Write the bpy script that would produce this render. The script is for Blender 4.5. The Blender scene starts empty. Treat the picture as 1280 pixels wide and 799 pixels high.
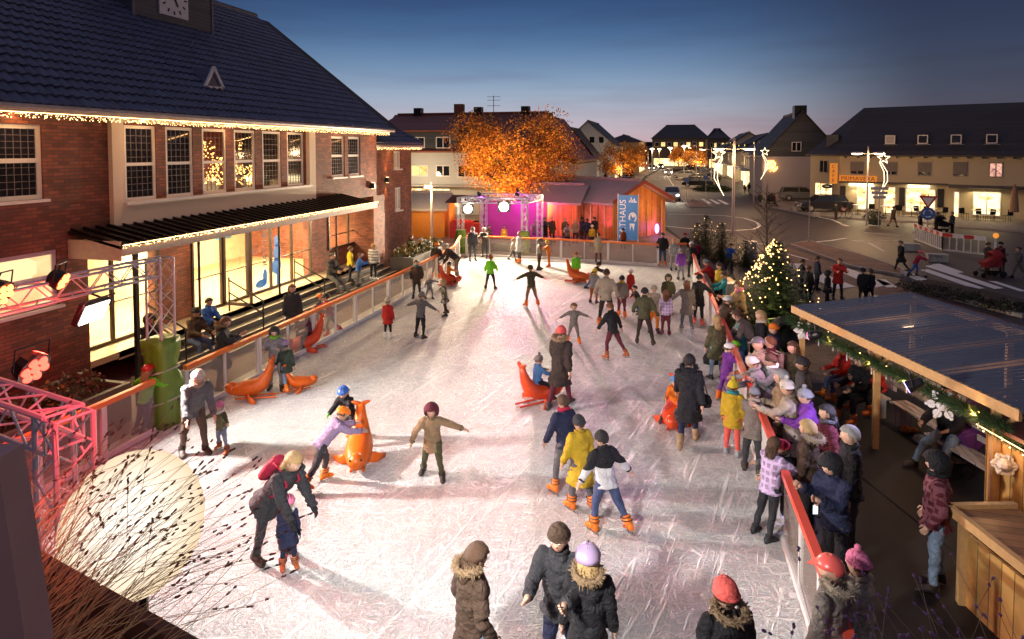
import bpy, math, random
import numpy as np
from mathutils import Vector, Matrix, noise
random.seed(7)
C = bpy.context.scene.collection
R = math.radians
# ------------------------------------------------------------------ camera model: turns a picture point into a place in the world
FP, CH, YAW, PT = 800.0, 5.5, R(14.8), R(2.5)
YC = 187 + FP*math.tan(PT)
def ray(px, py):
    u = (px-640)/FP; v = -(py-YC)/FP
    f = math.cos(PT)+v*math.sin(PT); z = -math.sin(PT)+v*math.cos(PT)
    c, s = math.cos(YAW), math.sin(YAW)
    return (u*c-f*s, u*s+f*c, z)
def G(px, py, z=0.0):
    d = ray(px, py); t = (z-CH)/d[2]; return Vector((d[0]*t, d[1]*t, z))
def PX(px, py, x):
    d = ray(px, py); t = x/d[0]; return Vector((x, d[1]*t, CH+d[2]*t))
def PY(px, py, y):
    d = ray(px, py); t = y/d[1]; return Vector((d[0]*t, y, CH+d[2]*t))
def DEP(px, py, like):            # point on the ray at the same forward distance as `like`
    d = ray(px, py); w = Vector((-math.sin(YAW), math.cos(YAW), 0))
    t = w.dot(Vector((like[0], like[1], 0)))/w.dot(Vector((d[0], d[1], 0)))
    return Vector((d[0]*t, d[1]*t, CH+d[2]*t))
# ------------------------------------------------------------------ materials
MC = {}
def nodes(name):
    m = bpy.data.materials.new(name); m.use_nodes = True
    nt = m.node_tree; b = nt.nodes['Principled BSDF']
    return m, nt, b
def N(nt, t, **k):
    n = nt.nodes.new(t)
    for a, v in k.items():
        if a in n.inputs.keys(): n.inputs[a].default_value = v
        else: setattr(n, a, v)
    return n
def col4(c): return (c[0], c[1], c[2], 1)
def mat(name, c, rough=0.6, metal=0.0, var=0.25, scale=8.0, bump=0.0, bscale=40.0, spec=0.5, emit=None, es=0.0):
    if name in MC: return MC[name]
    m, nt, b = nodes(name)
    b.inputs['Roughness'].default_value = rough; b.inputs['Metallic'].default_value = metal
    b.inputs['Specular IOR Level'].default_value = spec
    tc = N(nt, 'ShaderNodeTexCoord')
    n = N(nt, 'ShaderNodeTexNoise'); n.inputs['Scale'].default_value = scale; n.inputs['Detail'].default_value = 6
    nt.links.new(tc.outputs['Object'], n.inputs['Vector'])
    mx = N(nt, 'ShaderNodeMixRGB'); mx.blend_type = 'MIX'
    mx.inputs[1].default_value = col4([v*(1-var) for v in c]); mx.inputs[2].default_value = col4([min(1, v*(1+var)) for v in c])
    nt.links.new(n.outputs['Fac'], mx.inputs[0]); nt.links.new(mx.outputs[0], b.inputs['Base Color'])
    if bump:
        n2 = N(nt, 'ShaderNodeTexNoise'); n2.inputs['Scale'].default_value = bscale; n2.inputs['Detail'].default_value = 4
        nt.links.new(tc.outputs['Object'], n2.inputs['Vector'])
        bp = N(nt, 'ShaderNodeBump'); bp.inputs['Strength'].default_value = bump; bp.inputs['Distance'].default_value = .02
        nt.links.new(n2.outputs['Fac'], bp.inputs['Height']); nt.links.new(bp.outputs[0], b.inputs['Normal'])
    if emit:
        b.inputs['Emission Color'].default_value = col4(emit); b.inputs['Emission Strength'].default_value = es
    MC[name] = m; return m
def glow(name, c, s, sample=False):
    if name in MC: return MC[name]
    m, nt, b = nodes(name)
    b.inputs['Base Color'].default_value = col4([x*.5 for x in c])
    b.inputs['Emission Color'].default_value = col4(c); b.inputs['Emission Strength'].default_value = s
    if not sample: m.cycles.emission_sampling = 'NONE'
    MC[name] = m; return m
def room_glow(name, c1, c2, s, scale=1.5, c3=None):         # a lit room or shop window seen through its pane
    if name in MC: return MC[name]
    m, nt, b = nodes(name)
    tc = N(nt, 'ShaderNodeTexCoord'); mp = N(nt, 'ShaderNodeMapping'); mp.inputs['Scale'].default_value = (scale, scale, scale*1.6)
    nt.links.new(tc.outputs['Object'], mp.inputs['Vector'])
    v = N(nt, 'ShaderNodeTexVoronoi'); v.distance = 'MANHATTAN'; v.inputs['Scale'].default_value = 1.6
    nt.links.new(mp.outputs[0], v.inputs['Vector'])
    n = N(nt, 'ShaderNodeTexNoise'); n.inputs['Scale'].default_value = 2.3; n.inputs['Detail'].default_value = 5
    nt.links.new(mp.outputs[0], n.inputs['Vector'])
    sp = N(nt, 'ShaderNodeSeparateColor'); nt.links.new(v.outputs['Color'], sp.inputs[0])
    ad = N(nt, 'ShaderNodeMath'); ad.operation = 'MULTIPLY_ADD'; ad.inputs[1].default_value = .55
    nt.links.new(sp.outputs[0], ad.inputs[0]); nt.links.new(n.outputs['Fac'], ad.inputs[2])
    cr = N(nt, 'ShaderNodeValToRGB'); e = cr.color_ramp.elements
    e[0].position = .42; e[0].color = col4(c2); e[1].position = .8; e[1].color = col4(c1)
    if c3: x = e.new(.58); x.color = col4(c3)
    nt.links.new(ad.outputs[0], cr.inputs[0])
    nt.links.new(cr.outputs[0], b.inputs['Emission Color']); b.inputs['Emission Strength'].default_value = s
    b.inputs['Base Color'].default_value = (.02, .02, .02, 1); b.inputs['Roughness'].default_value = .1
    m.cycles.emission_sampling = 'NONE'
    MC[name] = m; return m
def brick(name, c1, c2, mortar, bw=.24, bh=.075, along=None):
    m, nt, b = nodes(name); tc = N(nt, 'ShaderNodeTexCoord'); sx = N(nt, 'ShaderNodeSeparateXYZ')
    nt.links.new(tc.outputs['Object'], sx.inputs[0])
    ad = N(nt, 'ShaderNodeMath'); nt.links.new(sx.outputs[0], ad.inputs[0]); nt.links.new(sx.outputs[1], ad.inputs[1])
    cb = N(nt, 'ShaderNodeCombineXYZ'); nt.links.new(ad.outputs[0], cb.inputs[0]); nt.links.new(sx.outputs[2], cb.inputs[1])
    br = N(nt, 'ShaderNodeTexBrick'); br.inputs['Scale'].default_value = 1; br.inputs['Brick Width'].default_value = bw; br.inputs['Row Height'].default_value = bh
    br.inputs['Mortar Size'].default_value = .008; br.inputs['Color1'].default_value = col4(c1); br.inputs['Color2'].default_value = col4(c2); br.inputs['Mortar'].default_value = col4(mortar); br.inputs['Bias'].default_value = .1
    nt.links.new(cb.outputs[0], br.inputs['Vector'])
    n = N(nt, 'ShaderNodeTexNoise'); n.inputs['Scale'].default_value = 1.3; n.inputs['Detail'].default_value = 8
    nt.links.new(tc.outputs['Object'], n.inputs['Vector'])
    mr = N(nt, 'ShaderNodeMapRange'); mr.inputs[1].default_value = .3; mr.inputs[2].default_value = .7; mr.inputs[3].default_value = .65; mr.inputs[4].default_value = 1.25
    nt.links.new(n.outputs['Fac'], mr.inputs[0])
    mx = N(nt, 'ShaderNodeMixRGB'); mx.blend_type = 'MULTIPLY'; mx.inputs[0].default_value = 1
    nt.links.new(br.outputs['Color'], mx.inputs[1]); nt.links.new(mr.outputs[0], mx.inputs[2]); nt.links.new(mx.outputs[0], b.inputs['Base Color'])
    bp = N(nt, 'ShaderNodeBump'); bp.inputs['Strength'].default_value = .7; bp.inputs['Distance'].default_value = .012; bp.invert = True
    nt.links.new(br.outputs['Fac'], bp.inputs['Height']); nt.links.new(bp.outputs[0], b.inputs['Normal'])
    b.inputs['Roughness'].default_value = .75; MC[name] = m; return m
def planks(name, c, axis=0, w=.12, rough=.5):
    if name in MC: return MC[name]
    m, nt, b = nodes(name); tc = N(nt, 'ShaderNodeTexCoord'); sx = N(nt, 'ShaderNodeSeparateXYZ'); nt.links.new(tc.outputs['Object'], sx.inputs[0])
    if axis == 'h':
        ad = N(nt, 'ShaderNodeMath'); nt.links.new(sx.outputs[0], ad.inputs[0]); nt.links.new(sx.outputs[1], ad.inputs[1]); src = ad.outputs[0]
    else: src = sx.outputs[axis]
    dv = N(nt, 'ShaderNodeMath'); dv.operation = 'DIVIDE'; dv.inputs[1].default_value = w; nt.links.new(src, dv.inputs[0])
    fl = N(nt, 'ShaderNodeMath'); fl.operation = 'FLOOR'; nt.links.new(dv.outputs[0], fl.inputs[0])
    fr = N(nt, 'ShaderNodeMath'); fr.operation = 'FRACT'; nt.links.new(dv.outputs[0], fr.inputs[0])
    wn = N(nt, 'ShaderNodeTexWhiteNoise'); wn.noise_dimensions = '1D'; nt.links.new(fl.outputs[0], wn.inputs['W'])
    n = N(nt, 'ShaderNodeTexNoise'); n.inputs['Scale'].default_value = 6; n.inputs['Detail'].default_value = 6; nt.links.new(tc.outputs['Object'], n.inputs['Vector'])
    a2 = N(nt, 'ShaderNodeMath'); nt.links.new(wn.outputs['Value'], a2.inputs[0]); nt.links.new(n.outputs['Fac'], a2.inputs[1])
    cr = N(nt, 'ShaderNodeValToRGB'); e = cr.color_ramp.elements; e[0].position = .3; e[0].color = col4([x*.6 for x in c]); e[1].position = 1.4 if False else 1.0; e[1].color = col4([min(1, x*1.3) for x in c])
    nt.links.new(a2.outputs[0], cr.inputs[0])
    gp = N(nt, 'ShaderNodeMath'); gp.operation = 'GREATER_THAN'; gp.inputs[1].default_value = .07; nt.links.new(fr.outputs[0], gp.inputs[0])
    mx = N(nt, 'ShaderNodeMixRGB'); mx.inputs[1].default_value = col4([x*.25 for x in c]); nt.links.new(gp.outputs[0], mx.inputs[0]); nt.links.new(cr.outputs[0], mx.inputs[2])
    nt.links.new(mx.outputs[0], b.inputs['Base Color'])
    bp = N(nt, 'ShaderNodeBump'); bp.inputs['Strength'].default_value = .5; bp.inputs['Distance'].default_value = .01; nt.links.new(gp.outputs[0], bp.inputs['Height']); nt.links.new(bp.outputs[0], b.inputs['Normal'])
    b.inputs['Roughness'].default_value = rough; MC[name] = m; return m
# ------------------------------------------------------------------ mesh building
class MB:
    def __init__(s): s.v = []; s.f = []; s.m = []
    def add(s, vs, fs, m=0):
        k = len(s.v); s.v += [tuple(p) for p in vs]; s.f += [tuple(i+k for i in f) for f in fs]; s.m += [m]*len(fs); return s
    def box(s, a, b, m=0):
        x0, y0, z0 = [min(a[i], b[i]) for i in range(3)]; x1, y1, z1 = [max(a[i], b[i]) for i in range(3)]
        return s.add([(x0,y0,z0),(x1,y0,z0),(x1,y1,z0),(x0,y1,z0),(x0,y0,z1),(x1,y0,z1),(x1,y1,z1),(x0,y1,z1)],
                     [(0,3,2,1),(4,5,6,7),(0,1,5,4),(1,2,6,5),(2,3,7,6),(3,0,4,7)], m)
    def obox(s, c, u, v, w, m=0):      # centre and three half-vectors
        c, u, v, w = map(Vector, (c, u, v, w))
        P = [c+u*a+v*b+w*d for d in (-1,1) for (a,b) in ((-1,-1),(1,-1),(1,1),(-1,1))]
        return s.add(P, [(0,3,2,1),(4,5,6,7),(0,1,5,4),(1,2,6,5),(2,3,7,6),(3,0,4,7)], m)
    def bar(s, a, b, w, h, m=0):       # rectangular bar from a to b
        a, b = Vector(a), Vector(b); d = b-a; L = d.length
        if L < 1e-6: return s
        d /= L; up = Vector((0,0,1)) if abs(d.z) < .95 else Vector((0,1,0))
        r = d.cross(up).normalized(); t = r.cross(d)
        return s.obox((a+b)/2, d*(L/2), r*(w/2), t*(h/2), m)
    def tube(s, pts, rad, n=8, m=0, cap=True, sq=(1,1)):
        pts = [Vector(p) for p in pts]; rad = [rad]*len(pts) if isinstance(rad, (int, float)) else rad
        rings = []; pr = None
        for i, p in enumerate(pts):
            d = (pts[min(i+1, len(pts)-1)]-pts[max(i-1, 0)]);  d = d.normalized() if d.length > 1e-9 else Vector((0,0,1))
            if pr is None: r = d.cross(Vector((0,0,1)) if abs(d.z) < .9 else Vector((0,1,0))).normalized()
            else: r = (pr-d*pr.dot(d)).normalized()
            pr = r; t = d.cross(r)
            rings.append([p+r*(rad[i]*sq[0]*math.cos(2*math.pi*k/n))+t*(rad[i]*sq[1]*math.sin(2*math.pi*k/n)) for k in range(n)])
        return s.rings(rings, m, cap)
    def rings(s, rings, m=0, cap=True):
        n = len(rings[0]); vs = [p for r in rings for p in r]; fs = []
        for i in range(len(rings)-1):
            for k in range(n):
                a = i*n+k; b = i*n+(k+1) % n; fs.append((a, b, b+n, a+n))
        if cap: fs.append(tuple(range(n-1, -1, -1))); fs.append(tuple((len(rings)-1)*n+k for k in range(n)))
        return s.add(vs, fs, m)
    def ball(s, c, r, nu=10, nv=7, m=0, M=None, keep=None, jit=0):
        r = (r, r, r) if isinstance(r, (int, float)) else r; c = Vector(c); vs = []; fs = []
        for j in range(nv+1):
            th = math.pi*j/nv
            for i in range(nu):
                ph = 2*math.pi*i/nu; q = Vector((math.sin(th)*math.cos(ph), math.sin(th)*math.sin(ph), math.cos(th)))
                if jit: q *= 1+random.uniform(-jit, jit)
                q = Vector((q.x*r[0], q.y*r[1], q.z*r[2]))
                vs.append(c+(M @ q if M else q))
        for j in range(nv):
            for i in range(nu):
                a = j*nu+i; b = j*nu+(i+1) % nu; fs.append((a, a+nu, b+nu, b))
        return s.add(vs, fs, m)
    def prism(s, poly, off, m=0):
        poly = [Vector(p) for p in poly]; off = Vector(off); n = len(poly)
        return s.add(poly+[p+off for p in poly], [tuple(range(n)), tuple(range(2*n-1, n-1, -1))]+[(i, i+n, (i+1) % n+n, (i+1) % n) for i in range(n)], m)
    def build(s, name, mats, parent=None, o=(0,0,0), smooth=False, label=None):
        me = bpy.data.meshes.new(name); o = Vector(o)
        me.from_pydata([(p[0]-o.x, p[1]-o.y, p[2]-o.z) for p in s.v], [], s.f)
        for x in (mats if isinstance(mats, (list, tuple)) else [mats]): me.materials.append(x)
        if any(s.m): me.polygons.foreach_set('material_index', s.m)
        if smooth: me.polygons.foreach_set('use_smooth', [True]*len(s.f))
        me.update(); ob = bpy.data.objects.new(name, me); C.objects.link(ob)
        if parent: ob.parent = parent
        else: ob.location = o
        if label: ob['label'] = label
        return ob
def thing(name, label, cat, loc=(0,0,0), rz=0, group=None):
    o = bpy.data.objects.new(name, None); C.objects.link(o); o.location = loc; o.rotation_euler = (0, 0, rz)
    o['label'] = label; o['category'] = cat
    if group: o['group'] = group
    return o
def tag(o, label, cat, group=None, kind=None):
    if label: o['label'] = label
    if cat: o['category'] = cat
    if group: o['group'] = group
    if kind: o['kind'] = kind
    return o
def struct(mb, name, m, smooth=False, label=None):
    o = mb.build(name, m, smooth=smooth); o['kind'] = 'structure'
    if label: o['label'] = label
    return o
def dup(root, loc, rz, label=None):
    r = root.copy(); C.objects.link(r); r.location = loc; r.rotation_euler = (0, 0, rz)
    if label: r['label'] = label
    for ch in list(root.children):
        c = ch.copy(); C.objects.link(c); c.parent = r
        for g in list(ch.children):
            d = g.copy(); C.objects.link(d); d.parent = c
    return r
def text(name, body, size, M, m, parent=None, ext=.01, align='CENTER', o=None):
    cu = bpy.data.curves.new('lettering', 'FONT'); cu.body = body; cu.size = size; cu.extrude = ext; cu.align_x = align; cu.align_y = 'CENTER'
    t = bpy.data.objects.new('tmp', cu); C.objects.link(t); bpy.context.view_layer.update()
    me = bpy.data.meshes.new_from_object(t.evaluated_get(bpy.context.evaluated_depsgraph_get()))
    bpy.data.objects.remove(t); me.materials.clear(); me.materials.append(m); me.transform(M)
    ob = bpy.data.objects.new(name, me); C.objects.link(ob)
    if parent: ob.parent = parent
    return ob
def basis(o, u, n):                    # local x = u, local y = up, local z = outward normal n
    u = Vector(u).normalized(); n = Vector(n).normalized(); v = n.cross(u)
    return Matrix(((u.x, v.x, n.x, o[0]), (u.y, v.y, n.y, o[1]), (u.z, v.z, n.z, o[2]), (0,0,0,1)))
def light(kind, name, loc, energy, color, aim=None, size=.1, spot=90, blend=.5, parent=None, sy=None):
    l = bpy.data.lights.new(name, kind); l.energy = energy; l.color = color
    if kind == 'SPOT': l.spot_size = R(spot); l.spot_blend = blend; l.shadow_soft_size = size
    elif kind == 'POINT': l.shadow_soft_size = size
    elif kind == 'AREA':
        l.size = size
        if sy: l.shape = 'RECTANGLE'; l.size_y = sy
    ob = bpy.data.objects.new(name, l); C.objects.link(ob); ob.location = loc
    if aim is not None: ob.rotation_euler = (Vector(aim)-Vector(loc)).to_track_quat('-Z', 'Y').to_euler()
    if parent: ob.parent = parent; ob.location = Vector(loc)-parent.location
    return ob
def wall_holes(mb, o, u, n, L, H, holes, th=.25, m=0, rev=.14):
    """upright wall from o along u, L long, H high, outward normal n, holes (u0,v0,u1,v1)"""
    o, u, n = Vector(o), Vector(u).normalized(), Vector(n).normalized(); up = Vector((0,0,1))
    us = sorted({0, L, *[h[0] for h in holes], *[h[2] for h in holes]}); vs = sorted({0, H, *[h[1] for h in holes], *[h[3] for h in holes]})
    P = lambda a, b, d=0: o+u*a+up*b-n*d
    for i in range(len(us)-1):
        for j in range(len(vs)-1):
            cu, cv = (us[i]+us[i+1])/2, (vs[j]+vs[j+1])/2
            if any(h[0] < cu < h[2] and h[1] < cv < h[3] for h in holes): continue
            mb.add([P(us[i],vs[j]), P(us[i+1],vs[j]), P(us[i+1],vs[j+1]), P(us[i],vs[j+1])], [(0,1,2,3)], m)
    for (a, b, c, d) in holes:
        q = [(a,b),(c,b),(c,d),(a,d)]
        for k in range(4):
            s_, t_ = q[k], q[(k+1) % 4]
            mb.add([P(*s_), P(*t_), P(*t_, rev), P(*s_, rev)], [(0,1,2,3)], m)
def window(parent, o, u, n, w, h, pane, frame, rec=.1, fw=.07, mid=(), vert=(), grid=None, sill=None, O=None, gridm=None):
    """frame with its panes; o is the lower corner on the wall surface"""
    O = parent.location if O is None else O
    o, u, n = Vector(o), Vector(u).normalized(), Vector(n).normalized(); up = Vector((0,0,1)); b = o-n*rec
    f = MB(); B = lambda u0, v0, u1, v1, d0, d1, M=f: M.obox(b+u*(u0+u1)/2+up*(v0+v1)/2+n*(d0+d1)/2, u*(u1-u0)/2, up*(v1-v0)/2, n*(d1-d0)/2)
    t = .05+.0
    B(0,0,fw,h,0,t); B(w-fw,0,w,h,0,t); B(fw,0,w-fw,fw,0,t); B(fw,h-fw,w-fw,h,0,t)
    for y in mid: B(fw, y-fw/2, w-fw, y+fw/2, 0, t)
    for x in vert: B(x-fw/2, fw, x+fw/2, h-fw, 0, t-.004)
    fr = f.build('window', frame, parent, O)
    p = MB(); B(fw*.5, fw*.5, w-fw*.5, h-fw*.5, .004, .018, p); p.build('pane', pane, fr, O)
    if grid:
        g = MB(); ys = [fw]+list(mid)+[h-fw]
        for k in range(1, grid[0]): x = fw+(w-2*fw)*k/grid[0]; B(x-.0045, fw, x+.0045, h-fw, .018, .03, g)
        for a, c in zip(ys[:-1], ys[1:]):
            for k in range(1, grid[1]): y = a+(c-a)*k/grid[1]; B(fw, y-.0045, w-fw, y+.0045, .018, .029, g)
        g.build('glazing_bars', gridm or frame, fr, O)
    if sill:
        s = MB(); B(-.06, -.06, w+.06, -.002, rec-.02, rec+.1, s); s.build('sill', sill, fr, O)
    return fr
def leaf_cloud(mb, pts, size, m=0, flat=.0, nm=1):
    for p in pts:
        a = Vector((random.gauss(0,1), random.gauss(0,1), random.gauss(0,1))).normalized()
        b = a.orthogonal().normalized(); b = (Matrix.Rotation(random.uniform(0, 6.28), 3, a) @ b); c = a.cross(b)
        s = size*random.uniform(.6, 1.4); p = Vector(p)
        mb.add([p-b*s, p+c*s*.55, p+b*s, p-c*s*.55], [(0,1,2,3)], m+random.randrange(nm))
# ------------------------------------------------------------------ people
def cloth(c, kind='plain'):
    key = 'cloth_%s_%.3f_%.3f_%.3f' % (kind, *c)
    if key in MC: return MC[key]
    m, nt, b = nodes(key); tc = N(nt, 'ShaderNodeTexCoord')
    n = N(nt, 'ShaderNodeTexNoise'); n.inputs['Scale'].default_value = 7; n.inputs['Detail'].default_value = 9; n.inputs['Roughness'].default_value = .68; nt.links.new(tc.outputs['Object'], n.inputs['Vector'])
    mx = N(nt, 'ShaderNodeMixRGB'); mx.inputs[1].default_value = col4([v*.45 for v in c]); mx.inputs[2].default_value = col4([min(1, v*1.3+.012) for v in c])
    nt.links.new(n.outputs['Fac'], mx.inputs[0]); last = mx.outputs[0]
    if kind in ('plaid', 'stripe', 'pattern', 'twotone'):
        sx = N(nt, 'ShaderNodeSeparateXYZ'); nt.links.new(tc.outputs['Object'], sx.inputs[0])
        def band(src, k, t):
            a = N(nt, 'ShaderNodeMath'); a.operation = 'MULTIPLY'; a.inputs[1].default_value = k; nt.links.new(src, a.inputs[0])
            f = N(nt, 'ShaderNodeMath'); f.operation = 'FRACT'; nt.links.new(a.outputs[0], f.inputs[0])
            g = N(nt, 'ShaderNodeMath'); g.operation = 'GREATER_THAN'; g.inputs[1].default_value = t; nt.links.new(f.outputs[0], g.inputs[0]); return g.outputs[0]
        if kind == 'pattern':
            v = N(nt, 'ShaderNodeTexVoronoi'); v.inputs['Scale'].default_value = 24; nt.links.new(tc.outputs['Object'], v.inputs['Vector'])
            g = N(nt, 'ShaderNodeMath'); g.operation = 'GREATER_THAN'; g.inputs[1].default_value = .045; g.inputs[1].default_value = .5
            s_ = N(nt, 'ShaderNodeSeparateColor'); nt.links.new(v.outputs['Color'], s_.inputs[0]); nt.links.new(s_.outputs[0], g.inputs[0]); fac = g.outputs[0]
        elif kind == 'stripe': fac = band(sx.outputs[2], 9, .5)
        elif kind == 'twotone': fac = band(sx.outputs[2], 1.05, .62)
        else:
            ad = N(nt, 'ShaderNodeMath'); ad.operation = 'MAXIMUM'; nt.links.new(band(sx.outputs[2], 10, .6), ad.inputs[0]); nt.links.new(band(sx.outputs[0], 12, .6), ad.inputs[1]); fac = ad.outputs[0]
        m2 = N(nt, 'ShaderNodeMixRGB'); nt.links.new(fac, m2.inputs[0]); nt.links.new(last, m2.inputs[1])
        m2.inputs[2].default_value = (.62, .6, .62, 1) if kind in ('twotone','stripe') else col4([min(.7, v*.35+.28) for v in c]) if kind == 'pattern' else col4([min(.75, v*1.5+.06) for v in c]); last = m2.outputs[0]
    nt.links.new(last, b.inputs['Base Color'])
    n2 = N(nt, 'ShaderNodeTexNoise'); n2.inputs['Scale'].default_value = 13; n2.inputs['Detail'].default_value = 6; n2.inputs['Distortion'].default_value = 1.6
    nt.links.new(tc.outputs['Object'], n2.inputs['Vector'])
    bp = N(nt, 'ShaderNodeBump'); bp.inputs['Strength'].default_value = .9; bp.inputs['Distance'].default_value = .05
    nt.links.new(n2.outputs['Fac'], bp.inputs['Height']); nt.links.new(bp.outputs[0], b.inputs['Normal'])
    b.inputs['Roughness'].default_value = .75; b.inputs['Specular IOR Level'].default_value = .25
    MC[key] = m; return m
SKIN = mat('skin', (.55, .33, .23), .5, var=.08)
EYEW = mat('eye_white', (.8, .8, .8), .3, var=0); EYED = mat('eye_iris', (.03, .02, .015), .2, var=0); LIP = mat('lip', (.4, .13, .11), .5, var=0)
BLKP = mat('black_plastic', (.015,.015,.015), .4)
STEEL = mat('blade_steel', (.6, .6, .62), .25, 1, var=.05)
COL = dict(black=(.012,.012,.016), charcoal=(.035,.035,.042), grey=(.12,.12,.13), lgrey=(.28,.28,.3), navy=(.014,.02,.06), jeans=(.06,.09,.2), ljeans=(.22,.3,.42),
  brown=(.07,.04,.025), dbrown=(.035,.022,.018), tan=(.3,.2,.11), beige=(.42,.34,.25), cream=(.65,.58,.48), white=(.75,.74,.72), red=(.5,.02,.015), crimson=(.4,.012,.05),
  burgundy=(.12,.015,.03), orange=(.85,.2,.015), pink=(.75,.2,.35), purple=(.22,.05,.4), lilac=(.38,.28,.45), blue=(.03,.12,.45), lblue=(.12,.3,.65), teal=(.03,.3,.34),
  lime=(.2,.75,.03), yellow=(.8,.6,.03), mustard=(.55,.36,.02), olive=(.09,.085,.04), dgreen=(.03,.05,.035), taupe=(.2,.17,.15), rust=(.4,.1,.03), coral=(.8,.12,.1))
HAIRC = dict(brown=(.08,.04,.02), blonde=(.45,.3,.13), black=(.012,.01,.01), grey=(.3,.29,.28), auburn=(.16,.06,.025))
def col(c): return COL[c] if isinstance(c, str) else c
def loft_e(mb, secs, axr, axf, n=12, m=0):
    rings = []
    for (c, rx, ry) in secs: rings.append([c+axr*(rx*math.cos(2*math.pi*k/n))+axf*(ry*math.sin(2*math.pi*k/n)) for k in range(n)])
    mb.rings(rings, m)
def capsule(mb, a, b, ra, rb, n=10):
    a, b = Vector(a), Vector(b); d = (b-a); L = d.length; d = d/L if L > 1e-6 else Vector((0,0,1))
    pts = [a-d*ra*.98, a-d*ra*.7, a, a+(b-a)*.5, b, b+d*rb*.7, b+d*rb*.98]; rr = [ra*.15, ra*.72, ra, (ra+rb)/2, rb, rb*.72, rb*.15]
    mb.tube(pts, rr, n)
def remesh(mb, vox, it=3):
    me = bpy.data.meshes.new('t'); me.from_pydata(mb.v, [], mb.f); me.update(); ob = bpy.data.objects.new('t', me); C.objects.link(ob)
    r = ob.modifiers.new('r', 'REMESH'); r.mode = 'VOXEL'; r.voxel_size = vox; r.use_smooth_shade = True
    s = ob.modifiers.new('s', 'SMOOTH'); s.factor = .5; s.iterations = it
    dg = bpy.context.evaluated_depsgraph_get(); out = bpy.data.meshes.new_from_object(ob.evaluated_get(dg))
    bpy.data.objects.remove(ob); bpy.data.meshes.remove(me)
    n = len(out.vertices); v = np.empty(n*3, np.float32); out.vertices.foreach_get('co', v)
    nf = len(out.polygons); ls = np.empty(nf, np.int32); lt = np.empty(nf, np.int32); out.polygons.foreach_get('loop_start', ls); out.polygons.foreach_get('loop_total', lt)
    lv = np.empty(len(out.loops), np.int32); out.loops.foreach_get('vertex_index', lv)
    bpy.data.meshes.remove(out)
    F = [tuple(int(x) for x in lv[a:a+b]) for a, b in zip(ls, lt)]
    return v.reshape(-1, 3), F
def wrinkle(v, amp, k):
    ph = random.uniform(0, 50)
    for i in range(len(v)):
        x, y, z = v[i]; q = noise.noise((x*k+ph, y*k, z*k*1.7))*amp + noise.noise((x*k*2.3, y*k*2.3+ph, z*k*3.6))*amp*.5
        r = math.hypot(x, y)+1e-4; v[i, 0] += x/r*q; v[i, 1] += y/r*q
    return v
def wrinkle2(v, amp, k, zmax):
    ph = random.uniform(0, 50)
    for i in range(len(v)):
        x, y, z = v[i]
        if z < zmax: v[i, 1] += noise.noise((x*k*.6+ph, y*k*.4, z*k*1.5))*amp*1.6; v[i, 0] += noise.noise((x*k*.6, y*k*.4+ph, z*k*1.5))*amp
    return v
POSE = dict(
 stand=dict(L=(4,9,12), Rr=(2,9,14), lL=(2,4,3), lR=(-2,4,3)),
 pockets=dict(L=(-8,22,38), Rr=(-8,22,38), lL=(3,5,3), lR=(-3,5,3)),
 walk=dict(lean=4, L=(24,8,15), Rr=(-22,8,12), lL=(-18,2,22), lR=(22,2,6)),
 skate=dict(lean=12, L=(14,28,20), Rr=(-14,26,18), lL=(14,10,22), lR=(-16,16,18)),
 glide=dict(lean=8, L=(5,22,20), Rr=(8,24,20), lL=(5,13,12), lR=(0,14,12)),
 armsout=dict(lean=6, L=(10,68,8), Rr=(6,62,12), lL=(5,12,10), lR=(-8,12,14)),
 wobble=dict(lean=14, side=6, L=(25,72,10), Rr=(10,40,25), lL=(18,10,30), lR=(-12,12,12)),
 push=dict(lean=34, L=(62,8,18), Rr=(58,8,20), lL=(22,5,30), lR=(-24,5,16)),
 bend=dict(lean=62, L=(14,6,24), Rr=(30,8,18), lL=(8,7,12), lR=(-4,7,8)),
 hands=dict(lean=8, L=(48,10,55), Rr=(46,10,55), lL=(3,5,4), lR=(-3,5,4)),
 phone=dict(lean=4, headp=22, L=(30,4,85), Rr=(34,6,88), lL=(3,5,4), lR=(-3,5,4)),
 rail=dict(lean=30, L=(52,20,22), Rr=(50,22,24), lL=(-10,6,8), lR=(-16,7,6)),
 holdL=dict(lean=3, L=(6,48,4), Rr=(6,12,12), lL=(4,6,5), lR=(-4,6,5)),
 holdR=dict(lean=3, L=(6,12,12), Rr=(6,48,4), lL=(4,6,5), lR=(-4,6,5)),
 sit=dict(lean=10, L=(32,8,42), Rr=(30,8,46), lL=(84,9,80), lR=(80,9,70)),
 lounge=dict(lean=4, L=(20,14,60), Rr=(24,14,52), lL=(62,10,48), lR=(66,14,42)),
 ride=dict(lean=6, L=(48,12,30), Rr=(46,12,30), lL=(74,26,66), lR=(72,26,66)),
)
ALLP = []
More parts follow.
